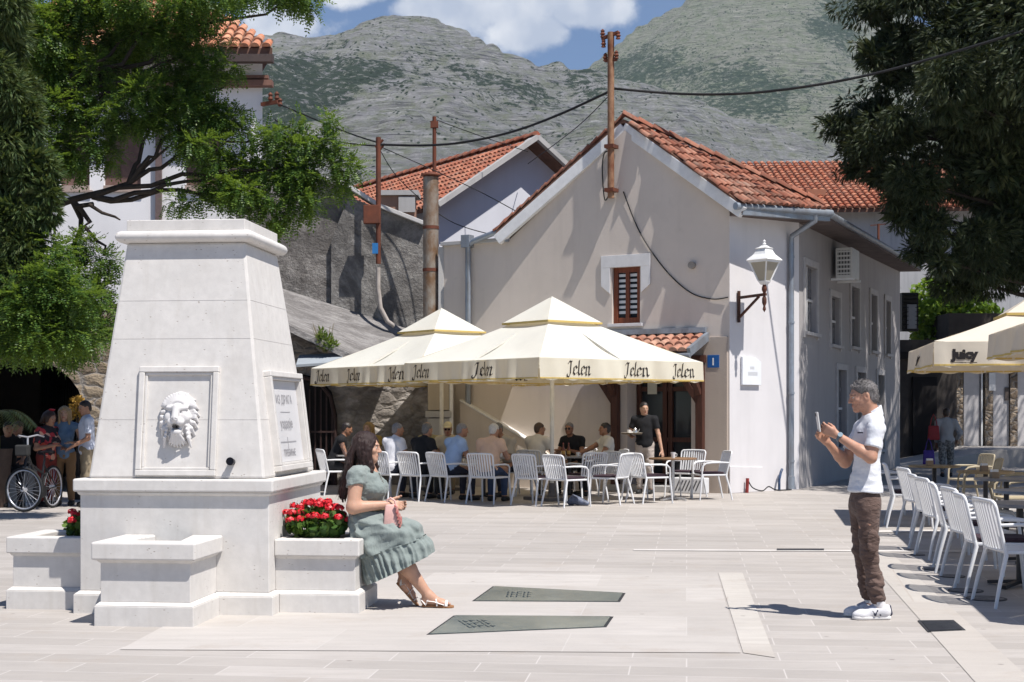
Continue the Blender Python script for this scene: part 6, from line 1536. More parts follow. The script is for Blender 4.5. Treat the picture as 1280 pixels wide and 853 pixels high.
# ================================================================ mountains
def mountain(name, sky_pts, Dr, Db, zb, x0, x1, veg, seed, rough=1.0, n=560, m=230, mat_=None, pw=1.0, dyv=0):
    xs = np.linspace(x0, x1, n); ys = np.interp(xs, [p[0] for p in sky_pts], [p[1] for p in sky_pts])
    ys = ys+dyv; ys = np.convolve(np.pad(ys, 9, mode='edge'), np.ones(19)/19, 'valid')
    T_ = np.concatenate([np.linspace(0, 1, m), 1+np.linspace(.02, .6, 26)])
    XS, TT = np.meshgrid(xs, T_); YS = np.broadcast_to(ys, XS.shape)
    r = Db+(Dr-Db)*TT; tanx = (XS-CX)/F; X = tanx*r; Y = r
    zr = HC+(HY-YS)/F*Dr
    prof = np.where(TT <= 1, np.clip(TT, 0, 1)**pw, 1-(TT-1)*1.3)
    Zh = zb+(zr-zb)*prof
    Pn = np.stack([X/260, Y/260, Zh/700], -1); rid = 1-np.abs(fbm(Pn, 5, seed)); am = np.clip(TT*1.6, 0, 1)*np.clip((1.25-TT)*1.2+.25, .12, 1)
    Zh = Zh+rough*(rid-.6)*34*am
    Zh = Zh+rough*fbm(np.stack([X/48, Y/48, Zh/60], -1), 4, seed+5)*7.5*np.clip(TT*2, 0, 1)
    band = np.sin(Zh*.42+fbm(np.stack([X/200, Y/200, Zh*0], -1), 3, seed+9)*3.2); Zh = Zh+band*2.6*rough
    P = np.stack([X, Y, Zh], -1).reshape(-1, 3); M_, N_ = XS.shape
    i = np.arange(M_-1)[:, None]*N_+np.arange(N_-1)[None]; Fq = np.stack([i, i+1, i+N_+1, i+N_], -1).reshape(-1, 4)
    o = np_mesh(name, P, Fq, mat_, None, True); tag(o, kind='structure')
    ipx = XS; ipy = HY-(Zh-HC)/Y*F; vg = veg(ipx, ipy, fbm(np.stack([X/90, Y/90, Zh/90], -1), 4, seed+2))
    at_ = o.data.attributes.new('veg', 'FLOAT', 'POINT'); at_.data.foreach_set('value', np.clip(vg, 0, 1).astype(np.float32).ravel())
    return o
def mount_mat(name, rock, rock2, scrub, grass):
    t = NT(name); vec = t.coord('World'); a = t.n('ShaderNodeAttribute', attribute_name='veg')
    st = t.noise(t.coord('World', (.010, .010, .14)), 1.0, 8, .7, .9)
    c = t.mix(t.ramp(st, [(.40, 0.0), (.60, 1.0)]), rock, rock2)
    c = t.mix(t.ramp(t.noise(vec, .06, 7, .78), [(.42, 0.0), (.62, .8)]), c, grass)
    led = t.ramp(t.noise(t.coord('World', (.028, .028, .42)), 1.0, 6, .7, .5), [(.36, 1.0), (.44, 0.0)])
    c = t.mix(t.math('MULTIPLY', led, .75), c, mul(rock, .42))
    pale_bands = t.ramp(t.noise(t.coord('World', (.03, .03, .30)), 1.7, 6, .72, .5), [(.56, 0.0), (.64, .8)])  # lighter bands across the rock
    c = t.mix(pale_bands, c, mul(rock2, 1.35))
    fine = t.noise(t.coord('World', (1, 1, 2.2)), .10, 9, .80); big = t.noise(vec, .012, 5, .6)
    th = t.math('ADD', t.math('MULTIPLY', a.outputs['Fac'], .66), t.math('MULTIPLY', t.math('SUBTRACT', fine, .535), 2.9))
    th = t.math('ADD', th, t.math('MULTIPLY', t.math('SUBTRACT', big, .5), .8))
    c = t.mix(t.ramp(th, [(.36, 0.0), (.46, .92)]), c, scrub)
    for sc, lo in ((.085, .12), (.17, .16)):
        v = t.n('ShaderNodeTexVoronoi'); t.set(v.inputs['Vector'], vec); v.inputs['Scale'].default_value = sc
        gate = t.ramp(t.math('ADD', t.noise(vec, .018, 4), t.math('MULTIPLY', a.outputs['Fac'], .16)), [(.47, 0.0), (.56, 1.0)])
        c = t.mix(t.math('MULTIPLY', t.ramp(v.outputs['Distance'], [(lo, 1.0), (lo+.08, 0.0)]), gate), c, mul(scrub, .85))
    t.P(Base_Color=c, Roughness=.95, Specular_IOR_Level=.05)
    h = t.math('ADD', t.math('MULTIPLY', t.noise(t.coord('World', (1, 1, 1.8)), .16, 9, .8), 1.2), t.math('ADD', t.math('MULTIPLY', st, .8), t.math('MULTIPLY', led, -.35))); t.bump(h, 1.0, 11.0)
    return t.m
def blobv(x, y, cx, cy, wx, wy, rot=0):
    dx, dy = x-cx, y-cy; c, s_ = math.cos(rot), math.sin(rot); u, v = (dx*c+dy*s_)/wx, (-dx*s_+dy*c)/wy; return np.clip(1.25-np.sqrt(u*u+v*v), 0, 1)
def veg1(x, y, nz):
    g = blobv(x, y, 375, 135, 85, 42, -.75)*1.1+blobv(x, y, 460, 92, 80, 26, .05)*.95+blobv(x, y, 345, 105, 45, 40)*.7+blobv(x, y, 600, 95, 130, 16, .35)*.6+blobv(x, y, 830, 195, 70, 26, .45)*.7+blobv(x, y, 735, 110, 55, 22, .5)*.65+blobv(x, y, 930, 235, 110, 20, .3)*.6
    base = np.clip((200-y)/190, -.1, .34)
    return base+g*.85+nz*.34+.05-.22*blobv(x, y, 950, 170, 90, 30, .25)
def veg2(x, y, nz):
    g = blobv(x, y, 940, 118, 85, 38, .1)*.9+blobv(x, y, 1050, 30, 40, 60)*.9+blobv(x, y, 800, 90, 60, 50)*.5+.34
    return g+nz*.30-.25*blobv(x, y, 960, 60, 90, 30)
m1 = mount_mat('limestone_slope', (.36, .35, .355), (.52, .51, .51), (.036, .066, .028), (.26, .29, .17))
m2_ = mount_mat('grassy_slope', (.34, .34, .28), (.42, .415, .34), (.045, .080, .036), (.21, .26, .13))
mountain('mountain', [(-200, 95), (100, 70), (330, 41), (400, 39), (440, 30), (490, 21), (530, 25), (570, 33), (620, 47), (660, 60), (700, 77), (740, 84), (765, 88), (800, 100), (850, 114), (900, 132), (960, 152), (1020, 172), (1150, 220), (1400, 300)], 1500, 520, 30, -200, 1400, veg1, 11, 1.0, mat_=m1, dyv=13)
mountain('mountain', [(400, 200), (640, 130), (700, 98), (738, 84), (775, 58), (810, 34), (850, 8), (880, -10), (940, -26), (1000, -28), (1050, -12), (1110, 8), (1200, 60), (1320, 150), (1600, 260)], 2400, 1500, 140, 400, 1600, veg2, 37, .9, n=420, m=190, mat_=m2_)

# ================================================================ trees
rob = leaf_mat('acacia_leaf', (.026, .066, .015), (.060, .130, .026), (.165, .245, .042), .42)
con = leaf_mat('cypress_leaf', (.012, .024, .009), (.026, .045, .016), (.085, .100, .040), .15, .6)
con2 = leaf_mat('thuja_leaf', (.026, .056, .016), (.054, .095, .026), (.125, .155, .050), .25, .6)
bus = leaf_mat('bush_leaf', (.08, .16, .02), (.14, .25, .035), (.24, .34, .06), .45)
barkd = mat('bark_dark', (.045, .035, .028), .9, .4, 9, .7, 25, stretch=(1, 1, .3)); barkp = mat('bark_pale', (.20, .17, .14), .9, .4, 9, .7, 25, stretch=(1, 1, .3))

def limb_tree(mb, base, tips, r0, segs=5, jig=.12):
    base = V(base)
    for tp in tips:
        tp = V(tp); d = tp-base; pts = []; rs = []
        for k in range(segs+1):
            q = k/segs; p = base+d*q; p.z += -.10*d.length*q*(1-q)+.12*d.length*math.sin(q*PI)*.5
            if 0 < k < segs: p += V(RNG.uniform(-jig, jig, 3).tolist())
            pts.append(p); rs.append(r0*(1-q)**.8+.012)
        mb.tube(pts, rs, 7)

def pinnate(cs, rs, n, leaflets=13, L_=(.18, .30), droop=-.35, lw=.020, ll=.044):
    P, d, k = in_ellipsoids(cs, rs, n, .25)
    D = unit(d*.7+rdir(n)*.7+np.array([0, 0, droop])); D = D*RNG.uniform(*L_, n)[:, None]
    Un = unit(D); S = unit(np.cross(Un, np.array([0, 0, 1.0])+rdir(n)*.35)); N = np.cross(S, Un)
    C, DD, UU = [], [], []
    for j in range(leaflets):
        q = (j//2+1)/(leaflets//2+1); sg = 1 if j % 2 else -1
        if j == leaflets-1: sg = 0
        c = P+D*q-np.array([0, 0, 1])*(.05*q*q)
        dv = unit(Un*.45+S*sg+N*RNG.uniform(-.25, .25, (n, 1))) if sg else Un
        C.append(c+dv*ll*.5); DD.append(dv); UU.append(unit(np.cross(dv, N+rdir(n)*.3)))
    C, DD, UU = np.concatenate(C), np.concatenate(DD), np.concatenate(UU); sc = RNG.uniform(.8, 1.25, len(C))
    return leaf_quads(C, DD, UU, ll*sc, lw*sc)

def px_blobs(lst, Y0):
    cs, rs = [], []
    for x, y, rx, ry, *dy in lst:
        Y = Y0+(dy[0] if dy else 0); c = at(x, y, Y); s_ = Y/F; cs.append(tuple(c)); rs.append((rx*s_, max(rx, ry)*s_*.9, ry*s_))
    return cs, rs

def lumps(cs, rs, k, f, jit=.2):
    c2, r2 = [], []
    for c, r in zip(cs, rs):
        for _ in range(k):
            d = rdir(1)[0]; c2.append(tuple(np.array(c)+d*np.array(r)*RNG.uniform(.45, .45+jit*2))); r2.append(tuple(np.array(r)*f*RNG.uniform(.7, 1.25)))
    return c2, r2
# the acacia over the fountain
Y0 = 22.5
AT = thing('acacia_tree', 'light green acacia spreading its branches behind and above the fountain', 'tree', (px(-30, Y0), Y0, 0))
ab = [(30, 20, 60, 40), (105, 25, 66, 36, .5), (185, 22, 50, 24), (250, 2, 50, 18, -.5), (318, -14, 50, 13), (368, -6, 24, 10), (385, 12, 8, 6), (225, 62, 44, 24), (150, 80, 46, 36, .8), (100, 90, 50, 34, .5), (255, 96, 24, 14), (190, 118, 36, 24), (232, 128, 34, 18), (150, 140, 30, 24), (130, 185, 24, 20), (262, 150, 34, 14, .4), (290, 84, 16, 8), (215, 172, 28, 14), (255, 190, 34, 14), (185, 150, 22, 18), (330, 168, 24, 11), (362, 178, 30, 12), (405, 186, 28, 11), (432, 206, 20, 10), (392, 216, 34, 12), (345, 208, 34, 15), (300, 212, 34, 16, .5), (355, 240, 34, 12), (392, 255, 18, 10), (310, 250, 32, 12), (262, 232, 34, 12), (225, 250, 22, 8), (412, 152, 12, 8), (355, 272, 18, 10), (322, 275, 20, 8), (60, 110, 40, 40), (65, 180, 22, 26), (95, 200, 12, 16), (100, 130, 26, 20), (428, 225, 16, 8), (378, 150, 10, 6),
      (60, 350, 30, 24, -2.6), (85, 380, 34, 22, -2.4), (35, 385, 30, 24, -2.6), (60, 415, 40, 18, -2.4), (25, 425, 30, 14, -2.6), (100, 410, 28, 16, -2), (75, 310, 20, 14, -2.2), (108, 300, 16, 14), (128, 330, 18, 14), (95, 350, 30, 22), (130, 368, 20, 18), (80, 395, 38, 22), (115, 408, 30, 20), (60, 430, 34, 16), (100, 436, 26, 10), (60, 335, 26, 24), (45, 380, 28, 26), (20, 150, 40, 50, 1), (20, 60, 40, 50, 1)]
cs, rs = px_blobs(ab, Y0); cs, rs = lumps(cs, rs, 5, .52, .30); v1, f1 = pinnate(cs, rs, 21000, leaflets=15, L_=(.18, .34), lw=.026, ll=.054)
bl = basis(AT).inverted().translation; bl = np.array([bl.x, bl.y, bl.z]); np_mesh('crown', v1+bl, f1, rob, AT)
mb = MB(); tr = at(-30, 640, Y0); fk = at(-40, 330, Y0)
mb.tube([V((tr.x, Y0, -.1)), V((tr.x+.05, Y0, 1.2)), fk], [.26, .21, .17], 10); mb.build('trunk', barkd, AT, world=True, smooth=60)
mb = MB(); limb_tree(mb, fk, [at(20, 60, Y0), at(110, 20, Y0+.6), at(40, 150, Y0)], .045, 6)
main = [fk, at(40, 268, Y0), at(90, 250, Y0), at(130, 240, Y0), at(160, 230, Y0), at(185, 205, Y0), at(215, 180, Y0)]; mb.tube(main, [.075, .06, .055, .05, .042, .03, .013], 8)
limb_tree(mb, at(90, 250, Y0), [at(150, 275, Y0-.2), at(130, 320, Y0), at(105, 380, Y0+.2)], .035, 6, .1)
limb_tree(mb, at(115, 246, Y0), [at(300, 235, Y0), at(400, 205, Y0), at(340, 260, Y0+.3)], .035, 8, .1)
limb_tree(mb, at(160, 230, Y0), [at(240, 150, Y0), at(330, 165, Y0), at(200, 120, Y0)], .028, 7, .1)
limb_tree(mb, at(40, 150, Y0), [at(150, 90, Y0), at(230, 70, Y0), at(280, 110, Y0), at(300, -5, Y0), at(200, 30, Y0), at(370, -8, Y0)], .034, 7, .12)
mb.build('branch', barkd, AT, world=True, smooth=60)

def sprays(cs, rs, n, L_, W_, per=7, out=.9, droop=-.2, shell=.55, fan=1.7):
    """flat feathery sprays: each a fan of narrow blades"""
    P, d, k = in_ellipsoids(cs, rs, n, shell)
    D = unit(d*out+rdir(n)*.55+np.array([0, 0, droop])); S = perp(D); C, DD, UU, LL, WW = [], [], [], [], []
    sz = RNG.uniform(.7, 1.3, n)
    for j in range(per):
        a = (j-(per-1)/2)/per*fan; q = abs(j-(per-1)/2)/per
        dv = unit(D*math.cos(a)+S*math.sin(a)+rdir(n)*.12); l_ = L_*(1-q*.7)*sz
        C.append(P+dv*(l_*.5)[:, None]); DD.append(dv); UU.append(unit(np.cross(dv, S+rdir(n)*.8))); LL.append(l_); WW.append(W_*sz)
    return leaf_quads(np.concatenate(C), np.concatenate(DD), np.concatenate(UU), np.concatenate(LL), np.concatenate(WW))
def conifer(name, label, x, Y, blobs, n, m, L_, W_, trunk, dy=0, per=7, extra=None):
    t = thing(name, label, 'tree', (px(x, Y), Y, 0)); cs, rs = px_blobs(blobs, Y); cs0, rs0 = cs, rs; cs, rs = lumps(cs, rs, 7, .46, .22)
    o = np.array([px(x, Y), Y, 0]); vs, fs = sprays(cs, rs, n, L_, W_, per, .8, -.5, .5, .5)
    # a denser, coarser interior so that the crown is dark inside
    cs2 = [tuple(c) for c in cs0]; rs2 = [tuple(q*.42 for q in r) for r in rs0]; v2, f2 = sprays(cs2, rs2, n//8, L_*1.8, W_*4.5, 5, .4, 0, .1)
    if extra:
        v3, f3 = sprays(*extra, 52000, .22, .034, 4, .7, -.4, .2, .6); f2 = np.concatenate([f2, f3+len(v2)]); v2 = np.concatenate([v2, v3])
    np_mesh('crown', np.concatenate([vs, v2])-o, np.concatenate([fs, f2+len(vs)]), m, t)
    mb = MB(); zt_ = zz(blobs[0][1], V((0, Y, 0))); mb.tube([(0, 0, -.1), (.05, 0, zt_*.4), (-.05, .1, zt_*.75), (0, 0, zt_)], [trunk, trunk*.8, trunk*.5, .05], 10)
    for (c, r) in zip(cs0, rs0): c = V(c)-V(o); mb.tube([(0, 0, max(c.z-.5, .8)), (c.x*.5, c.y*.5, c.z-.3), c], [.07, .05, .02], 6)
    mb.build('trunk', barkp if Y < 28 else barkd, t, smooth=60); return t
cb = [(1265, -60, 120, 60), (1240, 20, 110, 60, -1.2), (1150, -10, 60, 40, -.5), (1100, 12, 46, 24, .3), (1120, 50, 50, 30), (1090, 70, 30, 22, -.4), (1115, 95, 36, 22), (1180, 90, 60, 45, -1), (1095, 140, 40, 22, .4), (1060, 160, 34, 17), (1045, 152, 20, 12), (1080, 185, 44, 24, -.3), (1070, 210, 24, 16), (1130, 165, 46, 36, -1), (1110, 220, 40, 26, -.6), (1150, 230, 46, 34, -1.4), (1130, 265, 34, 26, -.8), (1165, 285, 36, 30, -1.5), (1150, 312, 22, 22, -.9), (1175, 325, 26, 20, -1.5), (1235, 110, 80, 60, -1.6), (1240, 210, 80, 60, -1.2), (1225, 300, 60, 45, -1), (1260, 330, 60, 40, -.5), (1215, 350, 40, 26), (1275, 270, 60, 60, -.8), (1320, 100, 100, 120), (1330, 260, 90, 90), (1205, 160, 60, 60, -1.2), (1200, 30, 60, 40, -1)]+[(1195, 120, 60, 60, -2.5), (1185, 90, 50, 50, -1.5), (1205, 60, 60, 60, 1), (1210, 110, 60, 60, 2.5), (1215, 150, 55, 55, 4), (1225, 130, 55, 55, 5.5), (1235, 180, 55, 55, 6.5), (1245, 150, 55, 60, 8), (1255, 200, 55, 50, 9.5), (1220, 60, 60, 60, 4), (1250, 100, 60, 60, 7.5), (1265, 120, 60, 60, 10), (1210, 200, 45, 45, 2), (1225, 240, 45, 45, 4.5), (1340, 60, 90, 80, 3), (1360, 180, 90, 80, 6), (1320, 240, 80, 60, 9), (1400, 100, 90, 90, 1), (1420, 220, 90, 80, 4), (1310, 330, 60, 50, 5), (1380, 320, 80, 50, 2), (1450, 60, 80, 80, -2), (1300, 180, 80, 80, 12)]
sh_ = ([(X, Y, z) for X, Y, z in ((12.5, 26, 8.5), (14.5, 28, 10), (13, 31, 9), (15, 33, 10.5), (15.8, 37, 9), (16.5, 30, 8), (17, 35, 9), (15.5, 25.5, 9), (10.9, 26.5, 8.7), (11.0, 28.8, 9.8), (12.2, 24, 9.5), (19, 31, 11), (17.5, 39, 9), (18, 27, 12))], [(2.3, 2.3, 1.9)]*14)
conifer('cypress_tree', 'huge dark spreading cypress on the right shading the alley', 1330, 30.0, cb, 165000, con, .18, .0185, .40, extra=sh_, per=4)
lb_ = [(0, 20, 36, 60), (-30, 110, 60, 70), (8, 120, 34, 46), (30, 150, 22, 30), (-10, 210, 60, 60), (40, 205, 24, 30), (56, 235, 18, 22), (12, 275, 42, 46), (60, 268, 14, 16), (-4, 340, 46, 46), (32, 315, 22, 26), (-12, 400, 44, 32), (-50, 330, 60, 70), (10, 425, 22, 12)]
conifer('thuja_tree', 'dense dark green thuja at the left edge beside the acacia', -110, 20.3, lb_, 34000, con2, .17, .017, .18, per=4)
# bush above the alley
t = thing('leafy_bush', 'bright yellow green leafy bush in sun above the alley', 'bush', (px(1185, 46), 46, 0)); cs, rs = px_blobs([(1165, 372, 30, 26), (1195, 368, 34, 30), (1180, 400, 44, 26), (1150, 395, 22, 26), (1215, 395, 34, 26), (1185, 430, 50, 26), (1235, 410, 30, 30)], 46)
P, d, _ = in_ellipsoids(cs, rs, 5200, .3); D = unit(d*.5+rdir(5200)*.7); U = perp(D); vs, fs = leaf_quads(P, D, U, RNG.uniform(.14, .26, 5200), RNG.uniform(.09, .16, 5200), .1); np_mesh('foliage', vs-np.array([px(1185, 46), 46, 0]), fs, bus, t)
mb = MB()
for k in range(9): c = cs[k % 7]; mb.tube([(0, 0, 0), (c[0]-px(1185, 46), c[1]-46, c[2])], [.08, .02], 6)
mb.build('stem', barkd, t)
# weed on the canopy, palm by the bicycle
q = at(407, 438, 29.5); t = thing('weed', 'leafy green weed growing on the tin canopy by the gate', 'plant', q)
P, d, _ = in_ellipsoids([(0, 0, .18), (-.1, 0, .30), (.14, 0, .12)], [(.20, .16, .2), (.12, .1, .2), (.14, .12, .12)], 420, .1); D = unit(d+rdir(420)*.5+np.array([0, 0, .5])); vs, fs = leaf_quads(P, D, perp(D), RNG.uniform(.08, .15, 420), .035); np_mesh('foliage', vs, fs, leaf_mat('weed_leaf', (.06, .12, .02), (.12, .19, .04), (.22, .28, .08), .4), t)
mb = MB()
for k in range(12): a = RNG.uniform(-1, 1, 2); mb.tube([(a[0]*.05, a[1]*.05, -.05), (a[0]*.18, a[1]*.12, .2), (a[0]*.3, a[1]*.2, .42+.2*RNG.random())], [.008, .006, .003], 5)
mb.build('stem', mat('dry_stem', (.16, .13, .06), .8, .3, 9), t)
q = V((px(-4, 23.1), 23.1, .95)); t = thing('palm_plant', 'small palm with arching pale fronds in the planter by the bicycle', 'palm', q)
C, DD, UU = [], [], []
mb = MB()
for k in range(13):
    a = 2*PI*k/13+.3; dr_ = V((math.cos(a), math.sin(a), 0)); pts = []
    for j in range(9): u = j/8; pts.append(dr_*(.62*u)+V((0, 0, .55+.45*u-.62*u*u)))
    mb.tube(pts, [.012-.001*j for j in range(9)], 5)
    for j in range(2, 9):
        for h2 in (0, .5):
            p = pts[j].lerp(pts[min(j+1, 8)], h2); tg = (pts[min(j+1, 8)]-pts[j-1]).normalized(); sd = tg.cross(V((0, 0, 1))).normalized()
            for sg in (-1, 1): dv = (tg*.5+sd*sg+V((0, 0, -.35))).normalized(); C.append(p+dv*.11); DD.append(dv); UU.append(dv.cross(V((0, 0, 1))).normalized())
mb.tube([(0, 0, -.05), (0, 0, .3), (0, .01, .58)], [.06, .05, .04], 8); mp = MB(); mp.lathe([(.001, -.95), (.17, -.95), (.24, -.05), (.25, 0), (.22, 0), (.20, -.06), (.001, -.06)], n=18); mp.build('pot', mat('pot_dark', (.10, .07, .055), .7, .2, 9), t, smooth=50)
mb.build('stem', mat('palm_stem', (.16, .15, .06), .8, .3, 9), t); vs, fs = leaf_quads([tuple(c) for c in C], [tuple(c) for c in DD], [tuple(c) for c in UU], .24, .026); np_mesh('frond', vs, fs, leaf_mat('palm_leaf', (.09, .14, .05), (.16, .22, .09), (.26, .32, .16), .3), t)
q = V((px(97, 25.2), 25.2, 0)); t = thing('yellow_plant', 'plant with orange yellow flowers between the standing people', 'plant', q)
P, d, _ = in_ellipsoids([(0, 0, 1.62)], [(.17, .16, .22)], 260, .2); D = unit(d+rdir(260)*.6); vs, fs = leaf_quads(P, D, perp(D), .085, .045); np_mesh('blossom', vs, fs, mat('yellow_petal', (.45, .26, .04), .6, .3, 9), t)
mb = MB(); mb.tube([(0, 0, 0), (0, .02, .8), (0, 0, 1.5)], .03, 6); mb.lathe([(.16, 0), (.22, .4), (.2, .42), (.001, .4)]); mb.build('stem', barkd, t)

# ================================================================ air between the square and the mountains
mb = MB(); mb.bx(-2900, 2900, -60, 4200, -1.5, 1250); hz = mb.build('haze', None); tag(hz, kind='stuff')
t = NT('haze_air'); t.t.nodes.remove(t.b); pv_ = t.n('ShaderNodeVolumePrincipled'); pv_.inputs['Color'].default_value = (.70, .83, 1.0, 1); pv_.inputs['Density'].default_value = 8e-5; pv_.inputs['Anisotropy'].default_value = .2
t.t.links.new(pv_.outputs[0], t.out.inputs['Volume']); hz.data.materials.clear(); hz.data.materials.append(t.m)
# ================================================================ parasols
cream = cloth_trans('cream_canvas', (.77, .765, .70), .30, tcol=(.86, .72, .46)); valm = cloth_trans('cream_valance', (.76, .73, .62), .34, tcol=(.80, .66, .40)); juicyc = cloth_trans('beige_canvas', (.68, .62, .52), .22, tcol=(.70, .57, .38))
band = mat('yellow_band', (.55, .40, .13), .8, .1, 6); polew = mat('parasol_white', (.64, .61, .54), .5, .1, 9); ink = mat('printed_black', (.018, .014, .014), .7, 0)
def parasol(label, c, rz, h, zb, zt, zap, word, cm, vm, texts, group, polem=None, fab=None):
    """square parasol: half side h, valance from zb to zt, apex zap"""
    t = thing('parasol', label, 'parasol', c, rz, group); polem = polem or polew
    cor = [V((-h, -h, 0)), V((h, -h, 0)), V((h, h, 0)), V((-h, h, 0))]; vr = .30
    zv = zt+(zap-.22-zt)*(1-vr)
    P, Fq = [], []; n, m = 14, 10
    for s_ in range(4):
        a, b = cor[s_], cor[(s_+1) % 4]; base = len(P)
        for j in range(m+1):
            q = j/m; k = 1-q*(1-vr+.06)
            for i in range(n+1):
                u = i/n; e = a.lerp(b, u)*k; sag = -.13*math.sin(PI*u)*math.sin(PI*q*.9+.1)*k
                P.append((e.x, e.y, zt+(zv+.05-zt)*q**1.04+sag-.02*abs(math.sin(9*u+3*q+s_))*(1-q)))
        for j in range(m):
            for i in range(n): w_ = base+j*(n+1)+i; Fq.append((w_, w_+1, w_+n+2, w_+n+1))
    np_mesh('canopy', P, Fq, cm, t, True)
    P, Fq = [], []; h2 = h*(vr+.035)
    for s_ in range(4):
        a, b = cor[s_]*(h2/h), cor[(s_+1) % 4]*(h2/h); base = len(P)
        for j in range(7):
            q = j/6
            for i in range(9): e = a.lerp(b, i/8)*(1-q); P.append((e.x, e.y, zv+.03+(zap-zv-.03)*q-.03*math.sin(PI*i/8)*(1-q)))
        for j in range(6):
            for i in range(8): w_ = base+j*9+i; Fq.append((w_, w_+1, w_+10, w_+9))
    np_mesh('vent_cap', P, Fq, cm, t, True)
    mb = MB()
    for s_ in range(4): a, b = cor[s_]*(h2/h), cor[(s_+1) % 4]*(h2/h); mb.bar(a+V((0, 0, zv+.02)), b+V((0, 0, zv+.02)), .014, .035)
    mb.build('vent_piping', band, t)
    off = lambda s_, u: (.040*math.sin(u*31+s_*2+2*math.sin(u*9))+.026*math.sin(u*57+s_+1.5*math.sin(u*13)))*(math.sin(PI*u)**.5)
    nr = [V((0, -1, 0)), V((1, 0, 0)), V((0, 1, 0)), V((-1, 0, 0))]
    def vp(s_, u, z, o=0):
        a, b = cor[s_], cor[(s_+1) % 4]; q = (zt-z)/(zt-zb); p = a.lerp(b, u)+nr[s_]*(off(s_, u)*q+.02*q+o); p.z = z; return p
    P, Fq = [], []; n = 70
    for s_ in range(4):
        base = len(P)
        for j in range(6):
            for i in range(n+1): u = i/n; q = j/5; P.append(tuple(vp(s_, u, zt-.01+(zb-zt)*q+(.016*math.cos(u*2*PI*8) if j == 5 else 0))))
        for j in range(5):
            for i in range(n): w_ = base+j*(n+1)+i; Fq.append((w_, w_+1, w_+n+2, w_+n+1))
    vo = np_mesh('valance', P, Fq, vm, t, True)
    mb = MB(); mbk = 0
    for s_ in range(4):
        for i in range(48): mb.bar(vp(s_, i/48, zb+.008, .002), vp(s_, (i+1)/48, zb+.008, .002), .008, .022)
    mb.build('hem', band, vo)
    for s_, us, sz, fn_ in texts:
        L_ = 2*h
        for u0 in us:
            vs, fs = fn_(sz); out = []
            for x, y, _ in vs: out.append(vp(s_, u0+x/L_, (zt+zb)/2-.02+y-sz*.30, .007))
            mb = MB(); mb.add(out, fs); mb.build('lettering', ink, vo, recalc=False)
    mb = MB(); mb.tube([(0, 0, .05), (0, 0, zap-.02)], .038, 14); mb.build('pole', polem, t, smooth=50)
    mb = MB(); mb.bx(-.36, .36, -.36, .36, .0, .06); mb.lathe([(.09, .06), (.07, .12), (.055, .30)], n=14); mb.build('base', mat('parasol_base', (.12, .11, .11), .6, .2, 9), t, bev=.008)
    mb = MB(); mb.tube([(0, 0, zb+.12), (0, 0, zb+.24)], .075, 12); mb.build('hub', polem, t)
    for s_ in range(4):
        for fr in (0, .5):
            e = cor[s_].lerp(cor[(s_+1) % 4], fr)
            mb = MB(); mb.bar(V((0, 0, zap-.30)), V((e.x*.985, e.y*.985, zt-.05)), .03, .03); mid = V((0, 0, zap-.30)).lerp(V((e.x, e.y, zt-.05)), .5); mb.bar(V((0, 0, zb+.18)), mid, .024, .024); mb.build('rib', polem, t)
    return t
jel = lambda sz: pen_text('Jelen', sz)
def jcy(sz):
    vs, fs = text_mb('Juicy', sz*1.0, .012); n = len(vs)
    for a, b in ((-.38, -.05), (-.05, .05), (.05, .42)): q = len(vs); vs += [(a*sz*2.2, -sz*.32, 0), (b*sz*2.2, -sz*.36, 0), (b*sz*2.2, -sz*.29, 0), (a*sz*2.2, -sz*.28, 0)]; fs = fs+[(q, q+1, q+2, q+3)]
    return vs, fs
U1 = (px(690, 25.0), 25.0, 0); U2 = (px(552, 28.1), 28.1, 0); TH = R(45)-R(6); hs_ = 1.86
parasol('large cream parasol with black lettering standing nearest, in front of the cafe door', U1, TH-R(90)+R(0), hs_, 2.08, 2.42, 3.58, '', cream, valm, [(0, (.14, .62), .285, jel), (1, (.22, .56, .86), .285, jel), (3, (.5,), .285, jel), (2, (.4,), .285, jel)][:2], 'cream parasols of the cafe')
parasol('cream parasol behind to the left, by the stone wall and gate', U2, TH-R(90), hs_, 2.08, 2.42, 3.60, '', cream, valm, [(0, (.12, .42, .80), .285, jel), (1, (.2, .6), .285, jel)], 'cream parasols of the cafe')
pdk = mat('parasol_dark_pole', (.04, .03, .028), .5, .2, 9)
parasol('beige parasol with a juice print farther back over the tan-tinted chairs', (7.36, 19.8, 0), -R(10), 1.62, 2.15, 2.47, 3.25, '', juicyc, juicyc, [(0, (.118, .6), .165, jcy), (3, (.5,), .155, jcy)], 'beige parasols on the right', pdk)
parasol('beige parasol in front at the right edge, overlapping the one with the print', (7.52, 15.28, 0), -R(10), 2.0, 2.20, 2.51, 3.45, '', juicyc, juicyc, [(0, (.25, .7), .18, jcy)], 'beige parasols on the right', pdk)
parasol('beige parasol beyond the right edge shading the nearest chairs', (6.80, 11.2, 0), -R(10), 2.0, 2.20, 2.51, 3.45, '', juicyc, juicyc, [(0, (.25, .7), .18, jcy)], 'beige parasols on the right', pdk)

